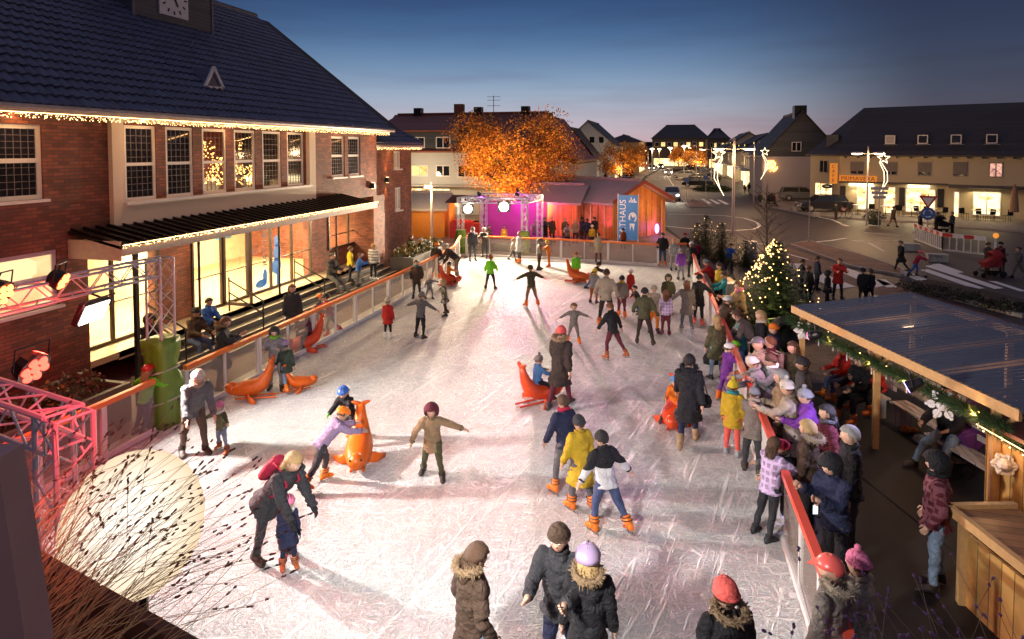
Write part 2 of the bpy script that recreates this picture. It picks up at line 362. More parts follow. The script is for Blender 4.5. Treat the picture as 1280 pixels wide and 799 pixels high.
def person(label, loc, h, face=0, pose='stand', jk='black', jkind='plain', hem=.03, pt='charcoal', shoe=None, shoes='boot', hat=None, hatc='grey', hair='brown', long=False,
           fur=None, scarf=None, glove=None, headp=None, heady=0, seat=None, w=1.0, extra=None, pxh=None, group=None, pack=None, **ov):
    loc = Vector(loc); p = dict(lean=0, side=0, headp=6); p.update(POSE[pose]); p.update(ov)
    if headp is not None: p['headp'] = headp
    S = h; child = h < 1.42; k = 1.0
    hs = 1.0 if not child else (1.04+.34*(1.45-h)/.45); hs = min(hs, 1.42)
    HR = .0565*hs
    near = (pxh or 60)
    vox = max(.011, min(.036, 1.5*h/near*1.0))
    X, Z = Vector((1,0,0)), Vector((0,0,1))
    le, sd = R(p['lean']), R(p['side'])
    t = Vector((math.sin(sd), math.sin(le)*math.cos(sd), math.cos(le)*math.cos(sd))).normalized()
    rx = (X - t*X.dot(t)).normalized(); fx = t.cross(rx)*-1
    fx = rx.cross(t)*-1
    if fx.y < 0 and abs(le) < 1.3: fx = -fx
    P = Vector((0,0,0)); chest = P+t*(.285*S); neck = P+t*(.325*S)
    hl = le*.55 + R(p['headp']); tn = Vector((math.sin(sd)*.5, math.sin(hl), math.cos(hl))).normalized()
    headC = neck+tn*((.03+HR*1.02)*S)
    dirn = lambda a, b, s: Vector((s*math.sin(R(b))*math.cos(R(a)*.3), math.sin(R(a))*math.cos(R(b)), -math.cos(R(a))*math.cos(R(b)))).normalized()
    J = {}
    aw = .1*w if not child else .095*w
    for s, key in ((-1, 'L'), (1, 'Rr')):
        a, b, e = p[key]; sh = chest+rx*(s*aw*S)-t*.006*S
        d1 = dirn(a, b, s); el = sh+d1*(.158*S)
        inward = -14 if key+'in' not in p else p[key+'in']
        d2 = dirn(a+e, b*(1 if e < 20 else .4)+ (inward if e > 30 else 0), s); wr = el+d2*(.142*S); J['a%d' % s] = (sh, el, wr, d2)
    for s, key in ((-1, 'lL'), (1, 'lR')):
        a, b, kn = p[key]; hp = P+X*(s*.052*S)+Vector((0,0,-.01*S)); d1 = dirn(a, b, s); knee = hp+d1*(.235*S)
        d2 = dirn(a-kn, b*.8, s); an = knee+d2*(.225*S); J['l%d' % s] = (hp, knee, an, d2)
    minz = min(J['l-1'][2].z, J['l1'][2].z)-.045*S
    if shoes == 'skate': minz -= .035*S*.9
    off = Vector((0,0,-minz)) if seat is None else Vector((0, 0, seat+.075*S))
    sk = lambda q: q+off
    P, chest, neck, headC = map(sk, (P, chest, neck, headC))
    for q in list(J): a, b, c_, d = J[q]; J[q] = (sk(a), sk(b), sk(c_), d)
    if pose in ('sit', 'lounge', 'ride') or seat is not None: hem = min(hem, .03)
    rz = YAW - R(face)
    root = thing('person', label, 'person', loc, rz, group)
    bone = []           # (a, b, radius, slot)
    b = MB(); fat = 1.1 if child else 1.0
    r = lambda x: x*S*fat*w
    TR = [(P-t*.05*S, .06, .05), (P-t*.02*S, .085, .068), (P+t*.05*S, .082, .062), (P+t*.14*S, .078, .06), (P+t*.22*S, .09, .064), (P+t*.27*S, .088, .058), (P+t*.3*S, .06, .045), (P+t*.325*S, .032, .034)]
    loft_e(b, [(c_, x*S*w, y*S*w) for c_, x, y in TR], rx, fx)
    capsule(b, neck-t*.02*S, neck+tn*.05*S, .03*S, .029*S*hs)
    M = Matrix((Vector((1,0,0)), Vector((0,1,0)), Vector((0,0,1))))
    hx = (X-tn*X.dot(tn)).normalized(); hf = tn.cross(hx); hf = hf if hf.y > 0 else -hf
    M = Matrix((hx, hf, tn)).transposed(); M = M @ Matrix.Rotation(R(-heady), 3, 'Z')
    H = lambda x, y, z: headC+M @ (Vector((x, y, z))*(HR*S))
    b.ball(headC, (HR*.98*S, HR*1.12*S, HR*1.18*S), 14, 10, M=M)
    b.ball(H(0, .28, -.55), (HR*.68*S, HR*.72*S, HR*.72*S), 10, 8, M=M)
    capsule(b, H(0, 1.0, .1), H(0, 1.2, -.22), HR*.1*S, HR*.17*S, 6)
    for s in (-1, 1): b.ball(H(s*.98, 0, -.1), (HR*.12*S, HR*.22*S, HR*.3*S), 6, 5, M=M)
    bone.append((headC+tn*.02, headC, HR*1.1*S, 0)); bone.append((neck, neck+tn*.05*S, .028*S, 0))
    for s in (-1, 1):
        sh, el, wr, d = J['a%d' % s]
        capsule(b, sh, el, r(.034), r(.027)); capsule(b, el, wr, r(.026), r(.019)); 
        pal = wr+d*.045*S; capsule(b, wr+d*.012*S, pal, r(.019), r(.022), 8)
        bone.append((sh, el, .032*S, 2)); bone.append((el, wr, .024*S, 2)); bone.append((wr+d*.02*S, pal, .022*S, 3))
        hp, kn, an, d2 = J['l%d' % s]
        capsule(b, hp, kn, r(.058), r(.041)); capsule(b, kn, an, r(.04), r(.028)); capsule(b, an, an-Z*.012*S+Vector((0,.03*S,0)), r(.027), r(.024), 8)
        bone.append((hp, kn, .05*S, 1)); bone.append((kn, an, .035*S, 1))
    bone.append((P, P+t*.02*S, .08*S, 1)); bone.append((P+t*.1*S, chest, .07*S, 2))
    v, F = remesh(b, vox, 3)
    if near > 34: v = wrinkle2(v, .007*S, 14/S, off.z-.03*S)
    fc = np.array([v[list(f)].mean(0) for f in F]); D = []
    for (a, c_, rr, sl) in bone:
        a = np.array(a); c_ = np.array(c_); ab = c_-a; tt = np.clip(((fc-a) @ ab)/max(1e-9, ab @ ab), 0, 1); D.append(np.linalg.norm(fc-(a+tt[:, None]*ab), axis=1)-rr)
    slot = np.array([x[3] for x in bone])[np.argmin(np.array(D), axis=0)]
    mb = MB(); mb.v = [tuple(map(float, x)) for x in v]; mb.f = F; mb.m = [int(x) for x in slot]
    # fingers and thumb
    if near > 44:
        for s in (-1, 1):
            sh, el, wr, d = J['a%d' % s]; base = wr+d*.058*S; side = d.cross(X); side = (Vector((0,1,0))-d*d.y); side = side.normalized() if side.length > .1 else X
            palmn = d.cross(side).normalized()*(-s)
            for q in range(4):
                o_ = side*((q-1.5)*.0105*S); L = (.036, .043, .04, .031)[q]*S; fr = .0056*S
                p0 = base+o_-d*.012*S; p1 = base+o_*1.1+d*L*.45; p2 = p1+(d*.8+palmn*.5).normalized()*L*.4; p3 = p2+(d*.45+palmn*.8).normalized()*L*.3
                mb.tube([p0, p1, p2, p3], [fr*1.2, fr*1.1, fr, fr*.6], 5, 3)
            tb = wr+d*.022*S+side*.018*S; mb.tube([tb-side*.006*S, tb+(side+d*.7).normalized()*.02*S, tb+(side*.5+d).normalized()*.04*S], [.0075*S, .0068*S, .004*S], 5, 3)
    for s in (-1, 1):
        mb.ball(H(s*.36, 1.0, .06), (HR*.16*S, HR*.08*S, HR*.1*S), 6, 4, 4, M=M); mb.ball(H(s*.36, 1.06, .06), (HR*.075*S, HR*.05*S, HR*.085*S), 6, 4, 5, M=M)
    mb.ball(H(0, .98, -.62), (HR*.26*S, HR*.07*S, HR*.07*S), 6, 4, 6, M=M)
    gm = cloth(col(glove)) if glove else SKIN
    mb.build('body', [SKIN, cloth(col(pt)), cloth(col(jk), jkind), gm, EYEW, EYED, LIP], root, smooth=True)
    # jacket with sleeves and hem
    j = MB(); g = .016*S*fat if child else .017*S
    secs = []
    if hem > .02:
        sp = abs(J['l1'][1].y-J['l-1'][1].y)*.35
        dn = (t*.55+Z*.45).normalized() if abs(le) < .8 else t
        for q in (1.0, .5):
            bulge = .012+.1*hem*q*2
            secs.append((P-dn*(hem*q*S)-t*.03*S, (.085+bulge)*S*w+g, (.072+bulge)*S*w+g+sp*q*hem*4))
    secs += [(P-t*.03*S, .087*S*w+g, .07*S*w+g), (P+t*.05*S, .086*S*w+g, .067*S*w+g), (P+t*.13*S, .084*S*w+g, .066*S*w+g), (P+t*.21*S, .094*S*w+g, .07*S*w+g), (P+t*.265*S, .09*S*w+g, .064*S*w+g), (P+t*.298*S, .06*S*w+g, .048*S*w+g), (P+t*.328*S, .034*S+g, .036*S+g)]
    loft_e(j, secs, rx, fx, 16)
    for s in (-1, 1):
        sh, el, wr, d = J['a%d' % s]; capsule(j, sh, el, r(.034)+g*.9, r(.029)+g*.8); capsule(j, el, wr-d*.008*S, r(.029)+g*.75, r(.022)+g*.7)
    v, F = remesh(j, vox*1.05, 2)
    if jkind == 'puffer':
        nz = v[:, 2]; v[:, 0] *= 1+.045*np.abs(np.sin(nz*math.pi/.075)); v[:, 1] *= 1+.045*np.abs(np.sin(nz*math.pi/.075))
    if near > 34: v = wrinkle(v, .017*S, 11/S)
    mj = MB(); mj.v = [tuple(map(float, x)) for x in v]; mj.f = F; mj.m = [0]*len(F)
    mj.build('jacket', cloth(col(jk), jkind), root, smooth=True)
    # shoes or skates
    sc = col(shoe) if shoe is not None else (col('orange') if shoes == 'skate' else col('dbrown'))
    sm = mat('shoe_%.2f_%.2f_%.2f' % sc, sc, .35 if shoes == 'skate' else .6, var=.15)
    for s in (-1, 1):
        an = J['l%d' % s][2]; shin = -J['l%d' % s][3]; q = MB(); sz = S*(1.12 if child else 1.0)
        pitch = 0
        if seat is not None and pose != 'ride': pitch = R(20)
        elif an.z > .1*S+ .02: pitch = R(-18)
        fd = Vector((s*.16, math.cos(pitch), math.sin(pitch))).normalized(); up = Vector((0,-math.sin(pitch),math.cos(pitch))); sd_ = fd.cross(up).normalized()
        secs = []
        for (u, wv, hv) in ((-.042,.018,.022), (-.036,.026,.034), (-.005,.031,.042), (.035,.03,.034), (.075,.034,.024), (.102,.03,.019), (.116,.016,.013)):
            c_ = an+fd*u*sz+up*((-.045+hv)*sz); secs.append([c_+sd_*(wv*sz*math.cos(a_))+up*(hv*sz*math.sin(a_)) for a_ in [2*math.pi*i/10 for i in range(10)]])
        q.rings(secs)
        ch = .085 if shoes == 'skate' else (.11 if shoes == 'tallboot' else .035)
        q.tube([an-up*.02*sz, an+shin*.03*sz, an+shin*ch*sz], [.032*sz*fat, .036*sz*fat, .039*sz*fat], 10)
        if shoes == 'skate':
            q.tube([an+shin*.02*sz-fd*.0, an+shin*.035*sz], .041*sz*fat, 10)
            nm = q.build('skate', sm, root, smooth=True); bl = MB()
            for u in (-.025, .06): bl.obox(an+fd*u*sz-up*.053*sz, fd*.012*sz, sd_*.006*sz, up*.012*sz)
            bl.obox(an+fd*.02*sz-up*.068*sz, fd*.085*sz, sd_*.0025*sz, up*.009*sz); bl.build('blade', STEEL, nm)
            if near > 60:
                bk_ = MB()
                for u_, z_ in ((.0,.045),(.0,.075)): bk_.tube([an+shin*(z_)*sz+sd_*math.cos(a_)*.043*sz*fat+fd*math.sin(a_)*.043*sz*fat for a_ in [2*math.pi*i/12 for i in range(13)]], .005*sz, 4)
                bk_.tube([an+fd*.045*sz-up*.01*sz+sd_*.034*sz, an+fd*.045*sz+up*.016*sz, an+fd*.045*sz-up*.01*sz-sd_*.034*sz], .006*sz, 4); bk_.build('strap', BLKP, nm)
        else: q.build('boot' if shoes != 'shoe' else 'shoe', sm, root, smooth=True)
    # hair, hats, hood, scarf
    hm = mat('hair_'+hair, HAIRC[hair], .6, var=.5, scale=60, bump=.8, bscale=120)
    def shell(rr, zc, yf, jitter=0, nu=18, nv=12, sq=(1,1.14,1.16), back=.2):
        q = MB(); vs = []; ok = []
        for i_ in range(nv+1):
            th = math.pi*i_/nv
            for j_ in range(nu):
                ph = 2*math.pi*j_/nu; a = Vector((math.sin(th)*math.cos(ph), math.sin(th)*math.sin(ph), math.cos(th)))
                ok.append((a.z > zc+(yf*max(0, a.y)+ (-back*max(0, -a.y))))); jj = 1+random.uniform(-jitter, jitter)
                vs.append(H(a.x*rr*sq[0]*jj, a.y*rr*sq[1]*jj-.04, a.z*rr*sq[2]*jj))
        fs = []
        for i_ in range(nv):
            for j_ in range(nu):
                f = (i_*nu+j_, (i_+1)*nu+j_, (i_+1)*nu+(j_+1) % nu, i_*nu+(j_+1) % nu)
                if all(ok[x] for x in f): fs.append(f)
        q.add(vs, fs); return q
    def solid(ob, th=.006):
        mo = ob.modifiers.new('thickness', 'SOLIDIFY'); mo.thickness = th*S; mo.offset = 1
    if hat in (None, 'helmet', 'beanie', 'pom') :
        if hat is None:
            solid(shell(1.09, -.12, .62, .025, back=.55).build('hair', hm, root, smooth=True), .008)
        elif not long: solid(shell(1.04, -.3, .9, .02, back=.35).build('hair', hm, root, smooth=True), .004)
    if long:
        q = MB(); secs = []
        for (y, z, rx_, ry_) in ((-.35, .75, .75, .6), (-.45, .2, 1.05, .78), (-.55, -.5, 1.1, .7), (-.8, -1.3, 1.1, .5), (-.95, -2.1, .95, .38), (-.9, -2.7, .5, .2)):
            c_ = H(0, y, z); secs.append([c_+M @ Vector((rx_*HR*S*math.cos(a_), ry_*HR*S*math.sin(a_)+random.uniform(-.05,.05)*HR*S, random.uniform(-.1,.1)*HR*S)) for a_ in [2*math.pi*i/12 for i in range(12)]])
        q.rings(secs); q.build('long_hair', hm, root, smooth=True)
    hc = cloth(col(hatc)) if hat in ('beanie', 'pom', 'hood') else mat('helmet_%.2f_%.2f_%.2f' % col(hatc), col(hatc), .3, var=.2)
    if hat in ('beanie', 'pom'):
        q = MB(); 
        rr = [(0, -.22, .1, 1.08), (0, -.18, .32, 1.12), (0,-.12,.6,1.07), (0,-.12,.9,.94), (0,-.16,1.15,.72), (0,-.2,1.34,.42), (0,-.22,1.42,.1)]
        q.rings([[H(r_*math.cos(a_), y+r_*1.12*math.sin(a_), z+ .12*math.sin(a_)+random.uniform(-.02,.02)) for a_ in [2*math.pi*i/16 for i in range(16)]] for (_, y, z, r_) in rr])
        if near < 200: q.tube([H(1.08*math.cos(a_), -.2+1.22*math.sin(a_), .14+.12*math.sin(a_)) for a_ in [2*math.pi*i/16 for i in range(17)]], .14*HR*S, 6)
        hb = q.build('hat', hc, root, smooth=True)
        if hat == 'pom': MB().ball(H(0, -.2, 1.72), .36*HR*S, 10, 8, jit=.14).build('pompom', hc, hb)
    elif hat == 'helmet':
        q = shell(1.2, .02, .22, 0, 20, 12, sq=(.98,1.16,1.08), back=.25); ho = q.build('helmet', hc, root, smooth=True); solid(ho, .012)
        if near > 40:
            vq = MB()
            for x_ in (-.42, 0, .42):
                vq.tube([H(x_, .9, 1.14-abs(x_)*.25), H(x_, .45, 1.43-abs(x_)*.3), H(x_, 0, 1.47-abs(x_)*.3)], [.05*HR*S, .1*HR*S, .05*HR*S], 5); vq.tube([H(x_, -.25, 1.47-abs(x_)*.3), H(x_, -.75, 1.26-abs(x_)*.3), H(x_, -1.15, .85-abs(x_)*.2)], [.05*HR*S, .1*HR*S, .05*HR*S], 5)
            vq.build('vent', mat('vent_black', (.01,.01,.01), .6), ho, smooth=True)
    elif hat == 'hood':
        q = shell(1.32, -1.0, 1.35, .01, 20, 14, sq=(1,1.12,1.12), back=.3); solid(q.build('hood', cloth(col(jk), jkind) if hatc == 'grey' else hc, root, smooth=True), .012)
    elif hat == 'cap':
        q = shell(1.15, .12, .1, 0, 18, 12); ho = q.build('cap', hc, root, smooth=True); solid(ho)
        MB().obox(H(0, 1.5, .22), M @ Vector((.7*HR*S,0,0)), M @ Vector((0,.4*HR*S,-.08*HR*S)), M @ Vector((0,0,.04*HR*S))).build('peak', hc, ho)
    if near > 45 and (long or hat is None):
        q = MB(); 
        for _ in range(170):
            a_ = random.uniform(0, 2*math.pi); z_ = random.uniform(-2.3, .2) if long else random.uniform(-.35, 1.0); rr_ = (1.12 if z_ > -.6 else 1.05-.12*(-z_-.6)) if z_ < .3 else math.sqrt(max(.05, 1.25-z_*z_))
            y_ = math.sin(a_)*rr_-(.1 if z_ > -.5 else .45+.2*(-z_-.5)); x_ = math.cos(a_)*rr_
            if y_ > .45: continue
            p0 = H(x_, y_, z_+.25); p1 = H(x_*1.06+random.gauss(0,.06), y_*1.05+random.gauss(0,.06), z_-random.uniform(.15,.5)); e_ = Vector((random.gauss(0,1), random.gauss(0,1), 0)).normalized()*HR*S*.06
            q.add([p0-e_, p1, p0+e_], [(0,1,2)])
        q.build('loose_hair', hm, root)
    if fur:
        fm = mat('fur_'+fur, COL[fur] if fur in COL else (.3,.2,.1), .9, var=.5, scale=90, bump=1, bscale=150)
        q = MB(); base = [H(1.35*math.cos(a_), -.75+1.2*math.sin(a_), -1.0-.45*math.sin(a_)*(-1)) for a_ in [2*math.pi*i/18 for i in range(19)]]
        q.tube(base, .34*HR*S, 7)
        for p_ in base[:-1]:
            for _ in range(26 if near > 60 else 8):
                d = Vector((random.gauss(0,1), random.gauss(0,1), random.gauss(0,1))).normalized(); c_ = p_+d*.3*HR*S; e = d.orthogonal().normalized()*.07*HR*S
                q.add([c_-e, c_+e, c_+d*.42*HR*S], [(0,1,2)])
        q.build('fur_collar', fm, root)
    if scarf:
        q = MB(); q.tube([H(.95*math.cos(a_), -.15+1.0*math.sin(a_), -1.22-.1*math.sin(a_)+.1*math.sin(3*a_)) for a_ in [2*math.pi*i/16 for i in range(17)]], .36*HR*S, 8)
        q.build('scarf', cloth(col(scarf)), root, smooth=True)
    if near > 60 and not fur and not scarf:
        q = MB(); q.tube([H(.8*math.cos(a_), -.12+.85*math.sin(a_), -1.42-.14*math.sin(a_)) for a_ in [2*math.pi*i/14 for i in range(15)]], .26*HR*S, 6, sq=(.7,1.3)); q.build('collar', cloth(tuple(v*.7 for v in col(jk))), root, smooth=True)
    if near > 60:
        q = MB()
        for s in (-1, 1): sh, el, wr, d_ = J['a%d' % s]; q.tube([wr-d_*.022*S, wr-d_*.002*S], (.024*S*fat*w+g*.55), 10)
        q.build('cuffs', cloth(tuple(v*.55+.004 for v in col(jk))), root, smooth=True)
    if pack:
        c_ = P+t*.18*S-fx*.13*S; q = MB(); secs = []
        for z_, a_ in ((-.11,.6), (-.1,.95), (0,1), (.08,.9), (.12,.5)): secs.append([c_+t*(z_*S)+rx*(.085*S*a_*math.cos(x_))*1.0+fx*(.05*S*a_*math.sin(x_)) for x_ in [2*math.pi*i/12 for i in range(12)]])
        q.rings(secs)
        for s in (-1,1): q.tube([c_+rx*s*.05*S+t*.1*S, chest+rx*s*.055*S+t*.03*S, chest+rx*s*.06*S+fx*.085*S, P+t*.1*S+rx*s*.09*S+fx*.05*S], .009*S, 5)
        q.build('backpack', cloth(col(pack)), root, smooth=True)
    if extra: extra(root, J, H, S)
    ALLP.append(root); return root
def W(px, py, z=0): return G(px, py, z)
def who(label, fx_, fy, top, face=0, pose='stand', z=0.0, h=None, **k):
    """feet at (fx_, fy), top of head at row `top` in the photo"""
    loc = G(fx_, fy, z); tp = DEP(fx_, top, loc)
    p = POSE[pose]; L = p.get('lean', 0)
    full = tp.z-z
    if h and fy > 799: loc = G(fx_, top, z+h*(.6+.4*math.cos(R(k.get('lean', L))))); loc.z = z; return person(label, loc, h, face, pose, pxh=fy-top, **k)
    hh = h or full/(.5+.5*math.cos(R(k.get('lean', L)))-.0)
    hh = max(.8, min(1.92, hh))
    return person(label, loc, hh, face, pose, pxh=fy-top, **k)
# ------------------------------------------------------------------ shared materials
ASPH = mat('asphalt', (.05,.034,.03), .55, var=.35, scale=3, bump=.35, bscale=60)
PAVE = planks('paving_stones', (.13,.105,.095), 0, .3, .7)
PLAZA = brick('plaza_pavers', (.17,.12,.1), (.23,.16,.13), (.08,.065,.06), .22, .11)
def flat_brick(m):    # pavers lie flat: use x, y
    nt = m.node_tree
    for l in list(nt.links):
        if l.to_node.type == 'COMBXYZ': nt.links.remove(l)
    cb = [n for n in nt.nodes if n.type == 'COMBXYZ'][0]; sx = [n for n in nt.nodes if n.type == 'SEPXYZ'][0]
    nt.links.new(sx.outputs[0], cb.inputs[0]); nt.links.new(sx.outputs[1], cb.inputs[1])
flat_brick(PLAZA)
WALKM = brick('pavement_slabs', (.2,.16,.14), (.25,.2,.17), (.09,.08,.07), .4, .4); flat_brick(WALKM)
REDPAVE = brick('red_pavers', (.2,.09,.07), (.26,.12,.09), (.1,.06,.05), .2, .1); flat_brick(REDPAVE)
KERB = mat('kerb_stone', (.32,.29,.27), .7, bump=.3)
ROADW = mat('road_paint', (.8,.77,.73), .6, var=.18, scale=12)
BRICK = brick('red_brick', (.13,.038,.024), (.3,.085,.045), (.085,.06,.05))
CREAM = mat('cream_render', (.8,.68,.53), .8, var=.08, scale=1.2, bump=.15)
WHITEP = mat('white_frame_paint', (.75,.73,.72), .4, var=.06)
DARKGL = mat('dark_glass', (.015,.016,.02), .06, var=.3, spec=.8)
ALU = mat('truss_aluminium', (.7,.7,.72), .35, .3, var=.08)
BLK = mat('black_metal', (.015,.015,.017), .4, .3, var=.2)
WOOD = planks('pine_boards', (.55,.3,.1), 'h', .13, .5)
WOODP = mat('pine_beam', (.6,.36,.15), .5, var=.25, scale=14, bump=.2)
LGREY = mat('pale_grey_render', (.55,.56,.55), .85, var=.08, scale=1, bump=.1)
ORRAIL = mat('orange_rail_plastic', (.85,.2,.04), .35, var=.1)
TILEM = mat('dark_glazed_roof_tile', (.085,.1,.16), .42, var=.35, scale=5)
nt = TILEM.node_tree; b_ = nt.nodes['Principled BSDF']; src = b_.inputs['Base Color'].links[0].from_socket
tcn = N(nt, 'ShaderNodeTexCoord'); vm = N(nt, 'ShaderNodeVectorMath'); vm.operation = 'MULTIPLY'; vm.inputs[1].default_value = (0, 1/.24, 1/.2135); fl = N(nt, 'ShaderNodeVectorMath'); fl.operation = 'FLOOR'; wn_ = N(nt, 'ShaderNodeTexWhiteNoise')
nt.links.new(tcn.outputs['Object'], vm.inputs[0]); nt.links.new(vm.outputs[0], fl.inputs[0]); nt.links.new(fl.outputs[0], wn_.inputs['Vector'])
mr_ = N(nt, 'ShaderNodeMapRange'); mr_.inputs[3].default_value = .8; mr_.inputs[4].default_value = 1.22; nt.links.new(wn_.outputs['Value'], mr_.inputs[0]); mm = N(nt, 'ShaderNodeMixRGB'); mm.blend_type = 'MULTIPLY'; mm.inputs[0].default_value = 1; nt.links.new(src, mm.inputs[1]); nt.links.new(mr_.outputs[0], mm.inputs[2]); nt.links.new(mm.outputs[0], b_.inputs['Base Color'])
REDTILE = planks('brown_red_roof_tiles', (.22,.07,.045), 2, .3, .6)
SLATE = planks('slate_tiles', (.05,.055,.065), 2, .22, .5)
DTILE = planks('dark_roof_tiles', (.03,.022,.02), 2, .3, .55)
WARM = (1.0, .62, .27)
# ------------------------------------------------------------------ world: dusk sky
w = bpy.data.worlds.new('World'); bpy.context.scene.world = w; w.use_nodes = True
nt = w.node_tree; bg = nt.nodes['Background']
tc = N(nt, 'ShaderNodeTexCoord'); sx = N(nt, 'ShaderNodeSeparateXYZ'); nt.links.new(tc.outputs['Generated'], sx.inputs[0])
cr = N(nt, 'ShaderNodeValToRGB'); cr.color_ramp.interpolation = 'B_SPLINE'; e = cr.color_ramp.elements
def sr(c): return tuple((x/255)**2.2 for x in c)+(1,)
e[0].position = 0; e[0].color = sr((196,158,160)); e[1].position = 1; e[1].color = sr((108,104,122))
for p_, c_ in ((.025, (188,170,180)), (.07, (156,172,192)), (.12, (104,136,172)), (.18, (56,92,138)), (.26, (24,52,96)), (.36, (54,66,98)), (.55, (96,98,122))):
    x = e.new(p_); x.color = sr(c_)
nt.links.new(sx.outputs[2], cr.inputs[0])
# darker and duller away from the afterglow
dt = N(nt, 'ShaderNodeVectorMath'); dt.operation = 'DOT_PRODUCT'; gd = Vector((-.3, .95, 0)).normalized(); dt.inputs[1].default_value = gd
nt.links.new(tc.outputs['Generated'], dt.inputs[0])
mr = N(nt, 'ShaderNodeMapRange'); mr.inputs[1].default_value = .80; mr.inputs[2].default_value = .99; mr.inputs[3].default_value = .1; mr.inputs[4].default_value = 1.0; mr.interpolation_type = 'SMOOTHSTEP'
nt.links.new(dt.outputs['Value'], mr.inputs[0])
hz = N(nt, 'ShaderNodeMapRange'); hz.inputs[1].default_value = .24; hz.inputs[2].default_value = .5; nt.links.new(sx.outputs[2], hz.inputs[0])
mxx = N(nt, 'ShaderNodeMath'); mxx.operation = 'MAXIMUM'; nt.links.new(mr.outputs[0], mxx.inputs[0]); nt.links.new(hz.outputs[0], mxx.inputs[1])
m1 = N(nt, 'ShaderNodeMixRGB'); m1.inputs[1].default_value = sr((36,42,68)); nt.links.new(mxx.outputs[0], m1.inputs[0]); nt.links.new(cr.outputs[0], m1.inputs[2])
# thin streaks of evening cloud
mp = N(nt, 'ShaderNodeMapping'); mp.inputs['Scale'].default_value = (1.6, 1.6, 17); mp.inputs['Rotation'].default_value = (.05, -.09, 0); nt.links.new(tc.outputs['Generated'], mp.inputs[0])
nz = N(nt, 'ShaderNodeTexNoise'); nz.inputs['Scale'].default_value = 2.0; nz.inputs['Detail'].default_value = 7; nz.inputs['Roughness'].default_value = .55; nt.links.new(mp.outputs[0], nz.inputs['Vector'])
c2 = N(nt, 'ShaderNodeValToRGB'); c2.color_ramp.elements[0].position = .47; c2.color_ramp.elements[0].color = (0,0,0,1); c2.color_ramp.elements[1].position = .72; c2.color_ramp.elements[1].color = (.45,.45,.45,1)
nt.links.new(nz.outputs['Fac'], c2.inputs[0])
m2 = N(nt, 'ShaderNodeMixRGB'); m2.blend_type = 'MIX'; nt.links.new(c2.outputs[0], m2.inputs[0]); nt.links.new(m1.outputs[0], m2.inputs[1])
mu = N(nt, 'ShaderNodeMixRGB'); mu.blend_type = 'MULTIPLY'; mu.inputs[0].default_value = 1; mu.inputs[2].default_value = (.74,.62,.66,1); nt.links.new(m1.outputs[0], mu.inputs[1]); nt.links.new(mu.outputs[0], m2.inputs[2])
sky = N(nt, 'ShaderNodeTexSky'); sky.sky_type = 'NISHITA'; sky.sun_disc = False; sky.sun_elevation = R(-2.5); sky.sun_rotation = R(-16)
m3 = N(nt, 'ShaderNodeMixRGB'); m3.blend_type = 'ADD'; m3.inputs[0].default_value = .05; nt.links.new(m2.outputs[0], m3.inputs[1]); nt.links.new(sky.outputs[0], m3.inputs[2])
nt.links.new(m3.outputs[0], bg.inputs['Color']); bg.inputs['Strength'].default_value = 1.0
# ------------------------------------------------------------------ camera
cam = bpy.data.cameras.new('camera'); co = bpy.data.objects.new('camera', cam); C.objects.link(co); bpy.context.scene.camera = co
cam.lens = FP/1280*36; cam.sensor_width = 36; cam.clip_end = 3000; cam.clip_start = .05; cam.shift_y = -(399.5-YC)/1280
co.location = (0, 0, CH); co.rotation_euler = (R(90)-PT, 0, YAW)
sc = bpy.context.scene; sc.view_settings.view_transform = 'Standard'; sc.view_settings.look = 'None'; sc.view_settings.exposure = .1; sc.view_settings.gamma = 1
sc.cycles.use_denoising = True; sc.cycles.sample_clamp_indirect = 4; sc.cycles.sample_clamp_direct = 30; sc.cycles.max_bounces = 5; sc.cycles.diffuse_bounces = 3; sc.cycles.glossy_bounces = 2; sc.cycles.transmission_bounces = 2; sc.cycles.transparent_max_bounces = 12
sc.cycles.caustics_reflective = False; sc.cycles.caustics_refractive = False; sc.cycles.use_light_tree = True
# ------------------------------------------------------------------ ground, roads
def sheet(name, pts, z, m, th=0, label=None):
    mb = MB(); P = [(p[0], p[1], z) for p in pts]
    if th: mb.prism([(p[0], p[1], z-th) for p in pts], (0,0,th))
    else: mb.add(P, [tuple(range(len(P)))])
    return struct(mb, name, m, label=label)
mb = MB(); n_ = 12
mb.add([(-1500,-60,-.02),(1500,-60,-.02),(1500,2500,-.02),(-1500,2500,-.02)], [(0,1,2,3)]); struct(mb, 'ground', mat('ground_dark', (.03,.03,.028), .9))
# plaza around the rink, under the shelter
pl = [(-26,-3), (6.8,-3), (6.0,13), (3.0,24), (.8,36), (-1,45), (-26,45)]
sheet('plaza', pl, .0, PLAZA)
# road: everything right of the plaza, then the street running away
road = [(6.2,-3), (40,-3), (44,44), G(1280,288)[:2], G(1150,278)[:2], G(1012,272)[:2], G(965,262)[:2], (13,74), (7.8,130), (4,260), (-4,260), (-6.5,130), (-5.6,84), (-4.2,60), (-1.0,47), (.8,36), (3.0,24), (6.0,13)]
sheet('road', road, .004, ASPH)
